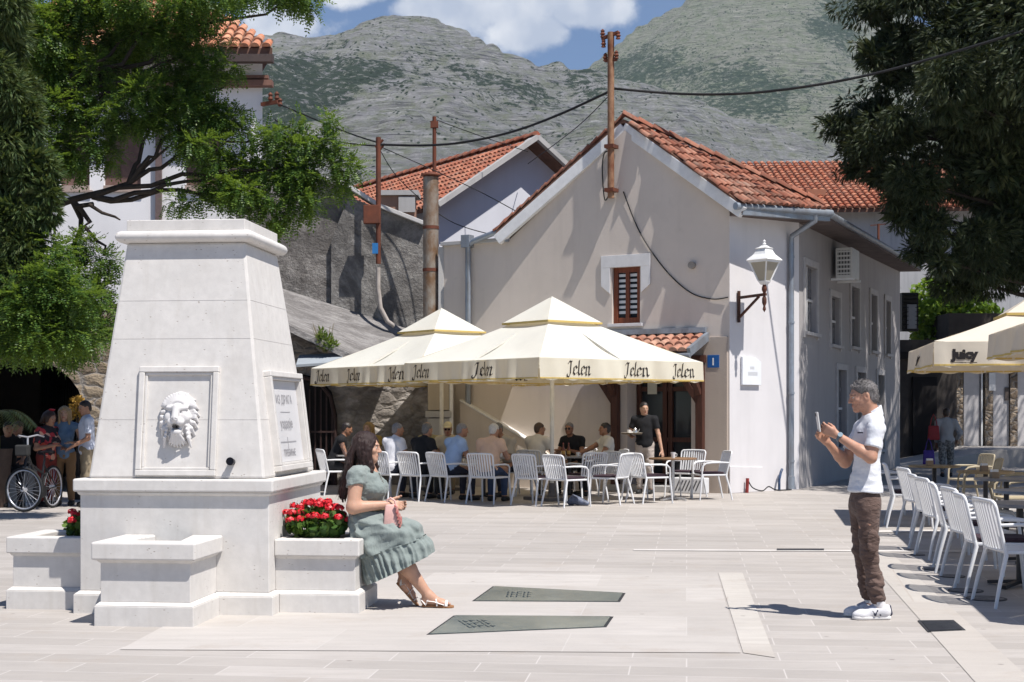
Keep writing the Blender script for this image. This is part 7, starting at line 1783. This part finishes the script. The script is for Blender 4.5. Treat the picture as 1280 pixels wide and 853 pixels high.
# ================================================================ chairs and tables
chw = mat('chair_white', (.66, .665, .68), .45, .06, 9); chg = mat('chair_pale_grey', (.56, .55, .54), .5, .08, 9); cht = mat('chair_tan', (.42, .36, .25), .55, .1, 9); cus = mat('cushion_plum', (.045, .026, .036), .9, .3, 14, .2, 60)  # cht: warm light through the parasol canvas put into the chair colour
def chair_proto(m, cushion):
    t = thing('cafe_chair', 'x', 'chair')
    mb = MB()   # seat
    rim = [(-.235, -.21), (.235, -.21), (.255, .235), (.20, .265), (-.20, .265), (-.255, .235)]
    mb.prism([(x, y, .425) for x, y in rim], (0, 0, .028)); mb.build('seat', m, t, bev=.008)
    def bp(u, z):      # back surface: lean and curve
        return V((u, -.215-.10*((z-.45)/.40)-.035*(1-(u/.25)**2), z))
    mb = MB(); w0, w1 = .225, .245
    sidep = lambda s_: [bp(s_*(w0+(w1-w0)*q), .45+.345*q) for q in np.linspace(0, 1, 6)]
    top = [bp(-.245, .795), bp(-.238, .825), bp(-.215, .842), bp(-.12, .847), bp(0, .849), bp(.12, .847), bp(.215, .842), bp(.238, .825), bp(.245, .795)]
    mb.tube(sidep(-1)+top[1:]+list(reversed(sidep(1)))[1:], .0155, 8)
    for k in range(9):
        u = (k-4)*.047; mb.ringstack([[bp(u+sx*.0115, z)+V((0, sy*.007, 0)) for sx, sy in ((-1, -1), (1, -1), (1, 1), (-1, 1))] for z in np.linspace(.46, .843, 6)])
    mb.tube([bp(-.225, .455), bp(-.1, .452), bp(.1, .452), bp(.225, .455)], .014, 8); mb.build('backrest', m, t, smooth=50)
    for s_ in (-1, 1):
        mb = MB(); mb.tube([bp(s_*.238, .655), V((s_*.272, -.12, .662)), V((s_*.285, .05, .660)), V((s_*.282, .17, .645)), V((s_*.276, .225, .60)), V((s_*.268, .238, .50)), V((s_*.262, .238, .43))], [.013, .015, .017, .016, .015, .015, .016], 8, flat=1); mb.build('armrest', m, t, smooth=50)
        mb = MB(); mb.tube([V((s_*.262, .238, .43)), V((s_*.272, .262, .2)), V((s_*.280, .280, 0))], [.0185, .0165, .0135], 8); mb.build('leg', m, t, smooth=50)
        mb = MB(); mb.tube([bp(s_*.225, .47), V((s_*.232, -.215, .42)), V((s_*.252, -.272, .2)), V((s_*.268, -.315, 0))], [.016, .019, .0165, .0135], 8); mb.build('leg', m, t, smooth=50)
    if cushion: mb = MB(); mb.prism([(x*.86, y*.9+.0, .4545) for x, y in rim], (0, 0, .038)); mb.build('seat_cushion', cus, t, bev=.012)
    return t
CP = {}
def chair(kind, p, ang, label, group):
    cush = {'w': (chw, False), 'c': (chw, True), 't': (cht, False), 'g': (chg, True)}[kind]
    rz = R(ang-90)
    if kind not in CP: CP[kind] = chair_proto(*cush); t = CP[kind]; t.location = (p[0], p[1], 0); t.rotation_euler = (0, 0, rz); t['label'] = label; t['group'] = group; return t
    return dup(CP[kind], (p[0], p[1], 0), rz, label, group)
def X_(x, Y): return (px(x, Y), Y)
G1_ = 'white slatted chairs on the cafe terrace'
for k, x, Y, a, lb in (('w', 420, 26.6, 25, 'white slatted chair under the tattooed man by the gate'), ('w', 488, 25.3, 48, 'white slatted chair under the man in the white T-shirt'),
                       ('w', 524, 24.9, 52, 'white slatted chair under the man in the black T-shirt seen from behind'), ('w', 561, 24.6, 42, 'white slatted chair under the man in the pale blue shirt'),
                       ('w', 611, 24.15, 62, 'white slatted chair under the white haired man in the peach shirt'), ('c', 669, 23.7, 50, 'empty white chair between the peach shirt man and the parasol pole'),
                       ('c', 708, 23.3, 42, 'empty white chair nearest the camera right of the parasol pole'), ('c', 732, 24.6, 120, 'empty white chair turned away behind the nearest terrace chair'),
                       ('c', 763, 23.9, 150, 'empty white chair facing left below the man in the white polo'), ('c', 782, 25.3, 35, 'empty white chair at the waiter\'s knees'),
                       ('c', 812, 24.2, 28, 'empty white chair left of the round brown table'), ('c', 857, 25.8, 235, 'empty white chair behind the round brown table'),
                       ('c', 888, 25.2, 190, 'empty white chair at the far right of the terrace by the pilaster'), ('w', 671, 26.2, 60, 'white slatted chair under the man in the off-white T-shirt by the pole'),
                       ('w', 760, 26.3, 195, 'white slatted chair under the man in the white polo'), ('w', 722, 27.1, 235, 'white slatted chair under the man in sunglasses and black T-shirt'),
                       ('w', 645, 26.3, 220, 'white slatted chair under the man in glasses and grey beige shirt'), ('w', 564, 27.5, 262, 'white slatted chair under the man in the pale cap'), ('w', 538, 28.0, 250, 'white slatted chair under the bald man')):
    chair(k, X_(x, Y), a, lb, G1_)
G2_ = 'chairs under the beige parasols'
rowc = [(1113, 21.0, 'farthest white chair of the right hand row'), (1137, 19.2, 'second farthest white chair of the right hand row'), (1160, 17.7, 'third farthest white chair of the right hand row'), (1177, 15.9, 'white chair of the right row half hidden behind the middle pair'),
        (1189, 15.1, 'white chair in the middle of the right row, front of the pair'), (1210, 13.85, 'white chair fourth nearest in the right row'), (1229, 13.1, 'white chair third nearest in the right row'), (1247, 12.15, 'white chair second nearest in the right row'), (1278, 11.45, 'nearest white chair of the right row, cut by the frame')]
for i, (x, Y, lb) in enumerate(rowc): chair('c' if i % 2 else 'w', X_(x, Y), (2, -8, 6, -3, 4, -10, 3, -4, 5)[i]-4, lb, G2_)
for x, Y, a, lb in ((1222, 21.2, 172, 'chair tinted tan for canopy light, farthest back under the beige parasols'), (1270, 20.4, 168, 'chair tinted tan for canopy light at the right edge behind the napkin tables'), (1273, 18.4, 176, 'chair tinted tan for canopy light at the right edge in front of the other tinted chairs'), (1212, 23.4, 190, 'chair tinted tan for canopy light, deepest in the shade near the strolling woman')):
    chair('t', X_(x, Y), a, lb, G2_)
# tables
topb = mat('table_brown', (.22, .13, .07), .5, .3, 6, .1, 30); topg = mat('table_grey', (.25, .24, .235), .4, .2, 6); legd = mat('table_leg_dark', (.05, .048, .05), .5, .2, 9, metal=.4); topt = mat('table_tan', (.30, .22, .12), .5, .3, 6); topl = mat('table_bluegrey', (.20, .23, .27), .35, .2, 6)
def table(p, label, m, sq_=False, r=.36, group=None, lm=None):
    t = thing('cafe_table', label, 'table', (p[0], p[1], 0), R(20), group); mb = MB()
    if sq_: mb.bx(-r, r, -r, r, .715, .745)
    else: mb.lathe([(.001, .715), (r, .715), (r, .745), (.001, .745)], n=28)
    mb.build('table_top', m, t, bev=.006); mb = MB(); mb.tube([(0, 0, .03), (0, 0, .714)], .032, 10); mb.build('pedestal', lm or legd, t, smooth=50); mb = MB()
    for k in range(4): a = PI/2*k+.4; mb.bar((0, 0, .05), (math.cos(a)*.30, math.sin(a)*.30, .02), .05, .03)
    mb.build('foot', lm or legd, t); return t
gt1, gt2 = 'small cafe tables on the terrace', 'small tables under the beige parasols'
chr_ = mat('chrome_leg', (.55, .55, .56), .25, .1, 9, metal=.8)
table(X_(841, 24.9), 'round brown topped table with a white cup near the door', topb, group=gt1, r=.42, lm=chr_); table(X_(545, 26.2), 'cafe table between the black T-shirt man and the man in the cap', topg, True, group=gt1); table(X_(605, 25.5), 'cafe table between the pale blue shirt and peach shirt men', topg, True, group=gt1)
table(X_(712, 25.9), 'cafe table with brown bottles between the polo and sunglasses men', topg, True, group=gt1); table(X_(440, 26.9), 'cafe table in front of the tattooed man by the gate', topg, True, group=gt1)
for x, Y, m, lb in ((1168, 21.4, topt, 'tan table farthest back with a napkin holder beside the row'), (1232, 19.4, topt, 'tan table in the middle behind the white chair row'), (1258, 17.3, topg, 'dark grey table between the row and the tan-tinted chairs'), (1290, 14.6, topl, 'blue grey round table at the right edge behind the near chairs'), (1275, 12.6, topg, 'dark table at the right edge beside the nearest chairs')): table(X_(x, Y), lb, m, group=gt2, r=.38)
amb = NT('amber_glass'); amb.P(Base_Color=(.16, .05, .01), Roughness=.12, Specular_IOR_Level=.5)
def bottle(p, label):
    t = thing('bottle', label, 'bottle', p, 0, 'bottles on the terrace table'); mb = MB(); mb.lathe([(.001, 0), (.032, 0), (.033, .01), (.033, .13), (.014, .18), (.013, .225)], n=12); mb.build('glass', amb.m, t, smooth=50)
    mb = MB(); mb.lathe([(.0335, .04), (.0335, .10)], n=12); mb.build('label', mat('bottle_label', (.50, .30, .08), .6, .2, 20), t); mb = MB(); mb.lathe([(.014, .226), (.015, .24), (.001, .242)], n=10); mb.build('cap', mat('bottle_cap', (.25, .03, .02), .4, 0), t)
q = px(704, 25.8); bottle((q, 25.75, .746), 'brown glass bottle on the table, left one of the pair'); bottle((q+.10, 25.80, .746), 'brown glass bottle on the table, right one beside the cup')
cupm = mat('cup_white', (.70, .70, .70), .3, .05, 9)
def cup(p, label, g='white cups and napkin holders', m=None, r=.036, h_=.075):
    t = thing('cup', label, 'cup', p, 0, g); mb = MB(); mb.lathe([(.001, 0), (r*.7, 0), (r, h_), (r*.86, h_), (r*.6, .01), (.001, .01)], n=14); mb.build('body', m or cupm, t, smooth=50); mb = MB(); mb.tube([(r*.9, 0, h_*.8), (r*1.5, 0, h_*.7), (r*1.4, 0, h_*.3), (r*.75, 0, h_*.25)], .005, 6); mb.build('handle', m or cupm, t)
cup((px(841, 24.8), 24.75, .746), 'white cup on the round brown table near the door', r=.045, h_=.10); cup((px(626, 25.4), 25.35, .746), 'white cup between the two men leaning over the table'); cup((px(722, 25.8), 25.7, .746), 'white cup beside the brown bottles')
def napkin(p, label):
    t = thing('napkin_holder', label, 'napkin holder', p, R(15), 'napkin holders'); mb = MB(); mb.bx(-.05, .05, -.03, .03, 0, .075); mb.build('holder', mat('holder_wood', (.30, .22, .15), .6, .2, 9), t, bev=.004); mb = MB(); mb.bx(-.045, .045, -.02, .02, .076, .105); mb.build('napkin', cupm, t)
for x, Y, lb in ((1162, 21.3, 'napkin holder on the farthest tan table'), (1230, 19.3, 'napkin holder on the middle tan table'), (1243, 17.25, 'napkin holder on the dark grey table by the row')): napkin((px(x, Y), Y, .746), lb)
# ================================================================ people on the terrace
GP = 'guests sitting on the cafe terrace'
def cl(name, c, v=.12): return mat(name, c, .9, v, 5, .25, 14, bd=.02, stretch=(1, 1, .5))
navy, black, tshirt = cl('navy_trousers', (.025, .028, .045)), cl('black_cotton', (.012, .012, .014)), cl('white_cotton', (.62, .62, .66)); grey_tr = cl('grey_trousers', (.12, .11, .11)); jeans = cl('blue_jeans', (.035, .055, .11)); khaki = cl('khaki_trousers', (.26, .21, .14))
SK2, SK3 = ('olive', (.38, .20, .125)), ('tanned', (.30, .15, .09))
def P_(x, Y, z=0): return (px(x, Y), Y, z)
grey, white_h, brown_h, dark_h = (.20, .19, .19), (.50, .48, .45), (.07, .04, .025), (.022, .016, .014)
b, J, M = person('tattooed man in a black vest leaning over a table by the gate', P_(415, 26.7), 15, seated(.14, ((.12, .44, .78), (-.10, .46, .78)), look=(0, -.35)), *SK3, hair=dark_h, top=black, sleeve=.05, bottom=black, group=GP, sing=True)
tt = NT('tattoo_skin'); vec = tt.coord('Object'); tt.P(Base_Color=tt.mix(tt.ramp(tt.noise(vec, 26, 5, .7, 1.0), [(.48, 0.0), (.56, .85)]), (.29, .145, .09), (.035, .035, .04)), Roughness=.5)
b.data.materials.append(tt.m); co = np.zeros(len(b.data.vertices)*3, np.float32); b.data.vertices.foreach_get('co', co); co = co.reshape(-1, 3); ix = len(b.data.materials)-1
for p in b.data.polygons:
    c = p.center
    if c.x > .15 and c.z > .55 and c.y < .36 and p.material_index == 0: p.material_index = ix
person('blonde woman sitting behind the dark haired woman\'s head at a far table', P_(464, 28.0), 250, seated(.05), 'fair', (.50, .30, .21), hair=(.30, .19, .07), top=cl('mustard_top', (.32, .22, .06)), bottom=navy, fem=True, hairstyle=.26, g=.92, group=GP)
person('grey haired man in a white T-shirt seen from behind, sitting left of the black T-shirt', P_(488, 25.4), 48, seated(.08, ((.14, .40, .78), (-.14, .44, .78)), look=(-.5, -.05)), *SK2, hair=grey, top=tshirt, bottom=navy, group=GP, g=1.0)
person('grey haired man in a black T-shirt seen from behind on a white chair', P_(524, 25.0), 52, seated(.10, ((.2, .36, .78), (-.14, .44, .78)), look=(-.15, -.05)), *SK2, hair=(.13, .125, .12), top=black, bottom=black, group=GP, g=1.06, fat=.015)
person('bald man facing the camera behind the black T-shirt man', P_(540, 27.7), 250, seated(.12, look=(0, -.2)), *SK3, hair=(.10, .07, .05), hairstyle='bald', top=cl('khaki_shirt', (.30, .26, .14)), bottom=navy, group=GP)
person('man in a pale cap and sunglasses in a beige shirt facing the camera', P_(562, 27.2), 262, seated(.08, ((.18, .36, .78), (-.14, .44, .78)), look=(.1, -.15)), *SK2, hair=grey, top=cl('beige_shirt', (.48, .41, .29)), bottom=khaki, cap=cl('cap_beige', (.55, .48, .30)), glasses='dark', group=GP, g=1.08, fat=.02)
person('balding man in a pale blue shirt resting his elbows on the table', P_(560, 24.7), 40, seated(.16, ((.10, .48, .80), (-.10, .50, .80)), look=(-.35, -.1)), *SK2, hair=grey, top=cl('pale_blue', (.34, .46, .66)), bottom=navy, group=GP, g=1.05, fat=.03, collar=True)
person('white haired man in a peach shirt seen from behind', P_(609, 24.3), 66, seated(.14, ((.20, .44, .78), (-.14, .46, .78)), look=(-.2, -.1)), *SK2, hair=white_h, top=cl('peach_shirt', (.62, .42, .30)), bottom=jeans, group=GP, g=1.1, fat=.03, collar=True)
person('man in glasses and grey beige shirt leaning towards the peach shirt', P_(643, 26.2), 218, seated(.20, ((.16, .46, .78), (-.08, .52, .78)), look=(.15, -.25)), *SK3, hair=(.14, .13, .12), top=cl('greige_shirt', (.40, .355, .29)), long_sleeve=False, sleeve=.9, bottom=navy, glasses='dark', group=GP, g=1.06, fat=.02, collar=True)
person('short haired man in an off-white T-shirt seen from behind next to the parasol pole', P_(670, 26.3), 62, seated(.06, ((.2, .38, .78), (-.14, .44, .78)), look=(-.65, 0)), *SK2, hair=brown_h, top=cl('offwhite_cotton', (.60, .56, .50)), bottom=khaki, glasses='clear', group=GP, g=1.04)
person('bearded man in sunglasses and black T-shirt leaning on the table', P_(720, 27.1), 236, seated(.12, ((.16, .44, .82), (-.16, .44, .82)), look=(.25, 0)), *SK3, hair=(.16, .15, .15), top=black, bottom=black, glasses='dark', group=GP, g=1.05, stub=-.1)
person('man in a white polo sitting back and facing left', P_(757, 26.35), 192, seated(-.02, ((.10, .46, .78), (-.22, .36, .70)), look=(-.05, .05)), *SK3, hair=dark_h, top=cl('cream_polo', (.58, .55, .50)), bottom=black, group=GP, g=1.12, fat=.04, collar=True)
WJ_ = standing(((.20, .26, 1.10), (-.34, .04, .82)), look=(.55, -.1)); 
person('waiter in a black polo carrying a tray out of the dark doorway', P_(806, 26.9), 250, WJ_, 'fair', (.50, .30, .21), hair=dark_h, top=black, sleeve=.6, bottom=cl('stone_trousers', (.46, .40, .36)), group=None, g=1.02, fat=.01, collar=True)
wm = frame(P_(806, 26.9), R(250-90)); q = wm @ V((.14, .42, 1.13))
t = thing('tray', 'round brown serving tray carried by the waiter', 'tray', q); mb = MB(); mb.lathe([(.001, 0), (.19, 0), (.205, .03), (.195, .03), (.185, .01), (.001, .01)], n=24); mb.build('dish', mat('tray_brown', (.20, .15, .10), .5, .2, 9), t, smooth=40); mb = MB(); mb.lathe([(.19, .012), (.207, .032)], n=24); mb.build('edge', mat('tray_edge', (.4, .36, .3), .4, 0), t)
cup(tuple(q+V((-.06, -.05, .011))), 'white coffee cup standing on the waiter\'s tray'); t = thing('teapot', 'small shiny metal pot on the waiter\'s tray', 'pot', q+V((.06, -.04, .011))); mb = MB(); mb.lathe([(.001, 0), (.04, 0), (.045, .05), (.03, .09), (.012, .11), (.001, .12)], n=14); mb.build('pot', chr_, t, smooth=50); mb = MB(); mb.tube([(.04, 0, .03), (.07, 0, .06), (.08, 0, .09)], .008, 6); mb.build('spout', chr_, t)
t = thing('napkin_stack', 'folded white napkins lying on the waiter\'s tray', 'napkins', q+V((-.0, .09, .011))); mb = MB(); mb.box((0, 0, .02), (.13, .09, .04)); mb.build('cloth', cupm, t, bev=.006)
# a crumpled bag and a pipe end by the terrace kerb, white planter block
mb = MB(); mb.tube([P_(711, 23.6, .03), P_(717, 23.55, .10), P_(725, 23.5, .07), P_(736, 23.45, .03)], [.05, .09, .07, .03], 8); tag(mb.build('crumpled_bag', mat('bag_blue_grey', (.12, .14, .20), .5, .6, 9, .5, 20), smooth=60), 'crumpled dark blue bag lying under the nearest empty terrace chair', 'bag')
t = thing('floor_vent', 'white slatted floor box behind the chairs by the pilaster', 'vent', fac(.62, 0, -.32), -R(30)); mb = MB(); mb.bx(-.36, .30, -.1, .1, 0, .30); mb.build('box', chw, t, bev=.02); mb = MB()
for k in range(7): mb.box((-.27+.07*k, -.104, .15), (.022, .01, .22), Matrix.Rotation(R(25), 3, 'Y'))
mb.build('slot', mat('slot_dark', (.08, .08, .09), .7, 0), t)
# ================================================================ people at the left and the bicycle
J = standing(((.22, .05, .80), (-.20, .25, 1.0)), look=(.3, -.25)); person('man in a white T-shirt with sunglasses on his head beside the arch', P_(109, 23.2), 205, J, *SK2, hair=dark_h, top=cl('bluish_white', (.52, .55, .64)), sleeve=.75, bottom=khaki, g=1.02)
J = standing(((.16, .22, 1.05), (-.16, .22, 1.05)), look=(0, 0), hgt=1.62); b, J, M = person('blonde woman in a blue sleeveless top facing the camera by the arch', P_(81, 23.5), 278, J, 'fair', (.50, .30, .21), hair=(.36, .24, .12), top=cl('denim_blue', (.12, .20, .32), .3), sleeve=.08, bottom=cl('brown_skirt', (.20, .12, .06)), fem=True, hairstyle=.26, g=.92, sing=True)
flo = NT('floral_cloth'); vec = flo.coord('Object'); v = flo.n('ShaderNodeTexVoronoi'); flo.set(v.inputs['Vector'], vec); v.inputs['Scale'].default_value = 14; sx = flo.n('ShaderNodeSeparateColor'); flo.set(sx.inputs[0], v.outputs['Color']); flo.P(Base_Color=flo.ramp(sx.outputs[0], [(0, (.02, .015, .02)), (.3, (.42, .03, .04)), (.5, (.55, .30, .22)), (.65, (.03, .02, .03)), (.85, (.50, .08, .06))], 'CONSTANT'), Roughness=.85)
J = standing(((.14, .28, 1.0), (-.16, .24, .95)), look=(0, -.2), hgt=1.52, lean=.04); b, J, M = person('woman in a red floral top with a red flower in her hair behind the bicycle', P_(58, 23.3), 330, J, *SK2, hair=(.035, .018, .014), top=flo.m, sleeve=.7, bottom=cl('red_skirt', (.20, .035, .028), .3), fem=True, hairstyle=.10, g=1.0)
b2, *_ = person('dark haired person in black sitting behind the planter at the left edge', P_(9, 23.6), 300, seated(.03, seat=.50), *SK2, hair=dark_h, top=black, bottom=black, g=.95); person('second seated person in black, right of the palm fronds', P_(27, 24.9), 250, seated(.03, seat=.50), *SK3, hair=(.05, .03, .02), top=black, bottom=black, g=.95)
mb = MB()
for k in range(9): a = k*.7; mb.lathe([(.001, 0), (.022, .006), (.03, .02), (.001, .03)], M @ V((.03*math.cos(a)-.03, -.02+.02*math.sin(a), .12)), 8)
mb.build('hair_flower', gt_.m, b, smooth=60)
BK = thing('bicycle', 'black city bicycle with bright rims leaning by the low planter wall', 'bicycle', P_(50, 22.5), 0)
iv = basis(BK).inverted(); fw_ = iv @ V((px(30, 22.0), 22.0, .345)); rw_ = iv @ V((px(66, 22.95), 22.95, .345)); bdv = (fw_-rw_).normalized(); blackp = mat('bike_black', (.015, .015, .017), .35, .1, 9); rimm = mat('bike_rim', (.55, .56, .60), .3, .1, 9, metal=.6)
def wheel(c, ax):
    ax = V(ax).normalized(); u = ax.cross(V((0, 0, 1))).normalized(); ring = lambda r, n=40: [c+u*(math.cos(2*PI*k/n)*r)+V((0, 0, math.sin(2*PI*k/n)*r)) for k in range(n)]
    def torus(rr_, tr, n=40, k2=8):
        rs = []
        for k in range(n):
            a = 2*PI*k/n; rd_ = u*math.cos(a)+V((0, 0, math.sin(a))); rs.append([c+rd_*(rr_+tr*math.cos(b_))+ax*(tr*math.sin(b_)) for b_ in [2*PI*j/k2 for j in range(k2)]])
        m_ = MB(); m_.ringstack(rs, closed=True); return m_
    w = torus(.325, .020).build('wheel', mat('tyre', (.02, .02, .02), .8, .2, 9), BK, smooth=60); torus(.300, .014).build('rim', rimm, w, smooth=60); m_ = MB()
    for k in range(24): a = 2*PI*k/24; m_.tube([c+ax*(.02*(-1)**k), c+u*(math.cos(a+.2)*.295)+V((0, 0, math.sin(a+.2)*.295))], .0022, 4)
    m_.build('spokes', rimm, w); m_ = MB(); m_.tube([c-ax*.05, c+ax*.05], .03, 10); m_.build('hub', rimm, w)
fax = V((.30, .95, 0)); rax = bdv.cross(V((0, 0, 1))); wheel(fw_, fax); wheel(rw_, rax)
bb = rw_+bdv*.44+V((0, 0, -.05)); hd_ = fw_-bdv*.12+V((0, 0, .55)); st = bb-bdv*.16+V((0, 0, .50))
mb = MB(); mb.tube([hd_, bb], .022, 8); mb.tube([hd_+V((0, 0, -.12)), st+V((0, 0, -.25))], .018, 8); mb.tube([bb, st], .018, 8)
for s_ in (-1, 1): mb.tube([bb+rax*.02*s_, rw_+rax*.06*s_], .011, 6); mb.tube([st+V((0, 0, -.1)), rw_+rax*.06*s_], .010, 6); mb.tube([hd_, hd_+V((0, 0, -.15))+fax*.05*s_, fw_+fax*.06*s_], .014, 6)
mb.build('bike_frame', blackp, BK, smooth=60)
mb = MB(); hb = hd_+V((0, 0, .26)); mb.tube([hd_, hb], .016, 8); mb.tube([hb+fax*-.30-bdv*.14, hb+fax*-.24+V((0, 0, .03)), hb, hb+fax*.24+V((0, 0, .03)), hb+fax*.30-bdv*.14], .014, 8); mb.build('handlebar', rimm, BK, smooth=60)
mb = MB(); sdl = st+V((0, 0, .12)); mb.tube([sdl-bdv*.14, sdl-bdv*.05, sdl+bdv*.06, sdl+bdv*.15], [.085, .075, .035, .02], 10, flat=.35, up=(0, 0, 1)); mb.tube([st, sdl], .014, 8); mb.build('saddle', blackp, BK, smooth=60)
mb = MB(); mb.tube([bb-rax*.07, bb+rax*.07], .10, 16); mb.tube([bb+rax*.08, bb+rax*.09+V((0, 0, -.16))], .01, 6); mb.bx(0, 0, 0, 0, 0, 0); mb.v = mb.v[:-8]; mb.f = mb.f[:-6]; mb.mi = mb.mi[:-6]; mb.build('crank', blackp, BK)
mb = MB(); q = hb+(fw_-rw_).normalized()*.16+V((0, 0, -.20)); mb.box(q, (.20, .16, .17)); mb.build('basket', mat('basket_black', (.03, .03, .03), .7, .3, 9), BK, bev=.02)
# strolling woman
J = standing(((.26, .12, .88), (-.22, .10, .80)), look=(0, 0), step=.12, hgt=1.62)
prt = NT('print_skirt'); prt.P(Base_Color=prt.mix(prt.ramp(prt.noise(prt.coord('Object'), 22, 5, .7), [(.45, 0.0), (.55, 1.0)]), (.10, .09, .08), (.30, .28, .25)), Roughness=.9)
b, J, M = person('woman in a pale top and patterned wide trousers walking away into the shade', P_(1183, 34.0), 80, J, *SK3, hair=(.06, .035, .02), top=cl('pale_top', (.42, .40, .38)), long_sleeve=True, bottom=prt.m, fem=True, hairstyle='short', g=1.12, fat=.02)
def tote(p, label, c, g=None):
    t = thing('shoulder_bag', label, 'bag', p, R(80)); mb = MB(); mb.frus((-.05, .05, -.14, .14, 0), (-.03, .03, -.12, .12, .34)); mb.build('bag_body', c, t, bev=.02, smooth=60); mb = MB(); mb.tube([(0, -.08, .33), (0, -.05, .5), (.02, 0, .62), (0, .05, .5), (0, .08, .33)], .012, 6); mb.build('strap', c, t)
tote(V(P_(1167, 33.9, .88)), 'red shoulder bag hanging from the strolling woman', mat('bag_red', (.34, .03, .03), .6, .2, 9)); tote(V(P_(1161, 33.8, .30)), 'purple carrier bag held by the strolling woman', mat('bag_purple', (.09, .04, .28), .5, .3, 9))
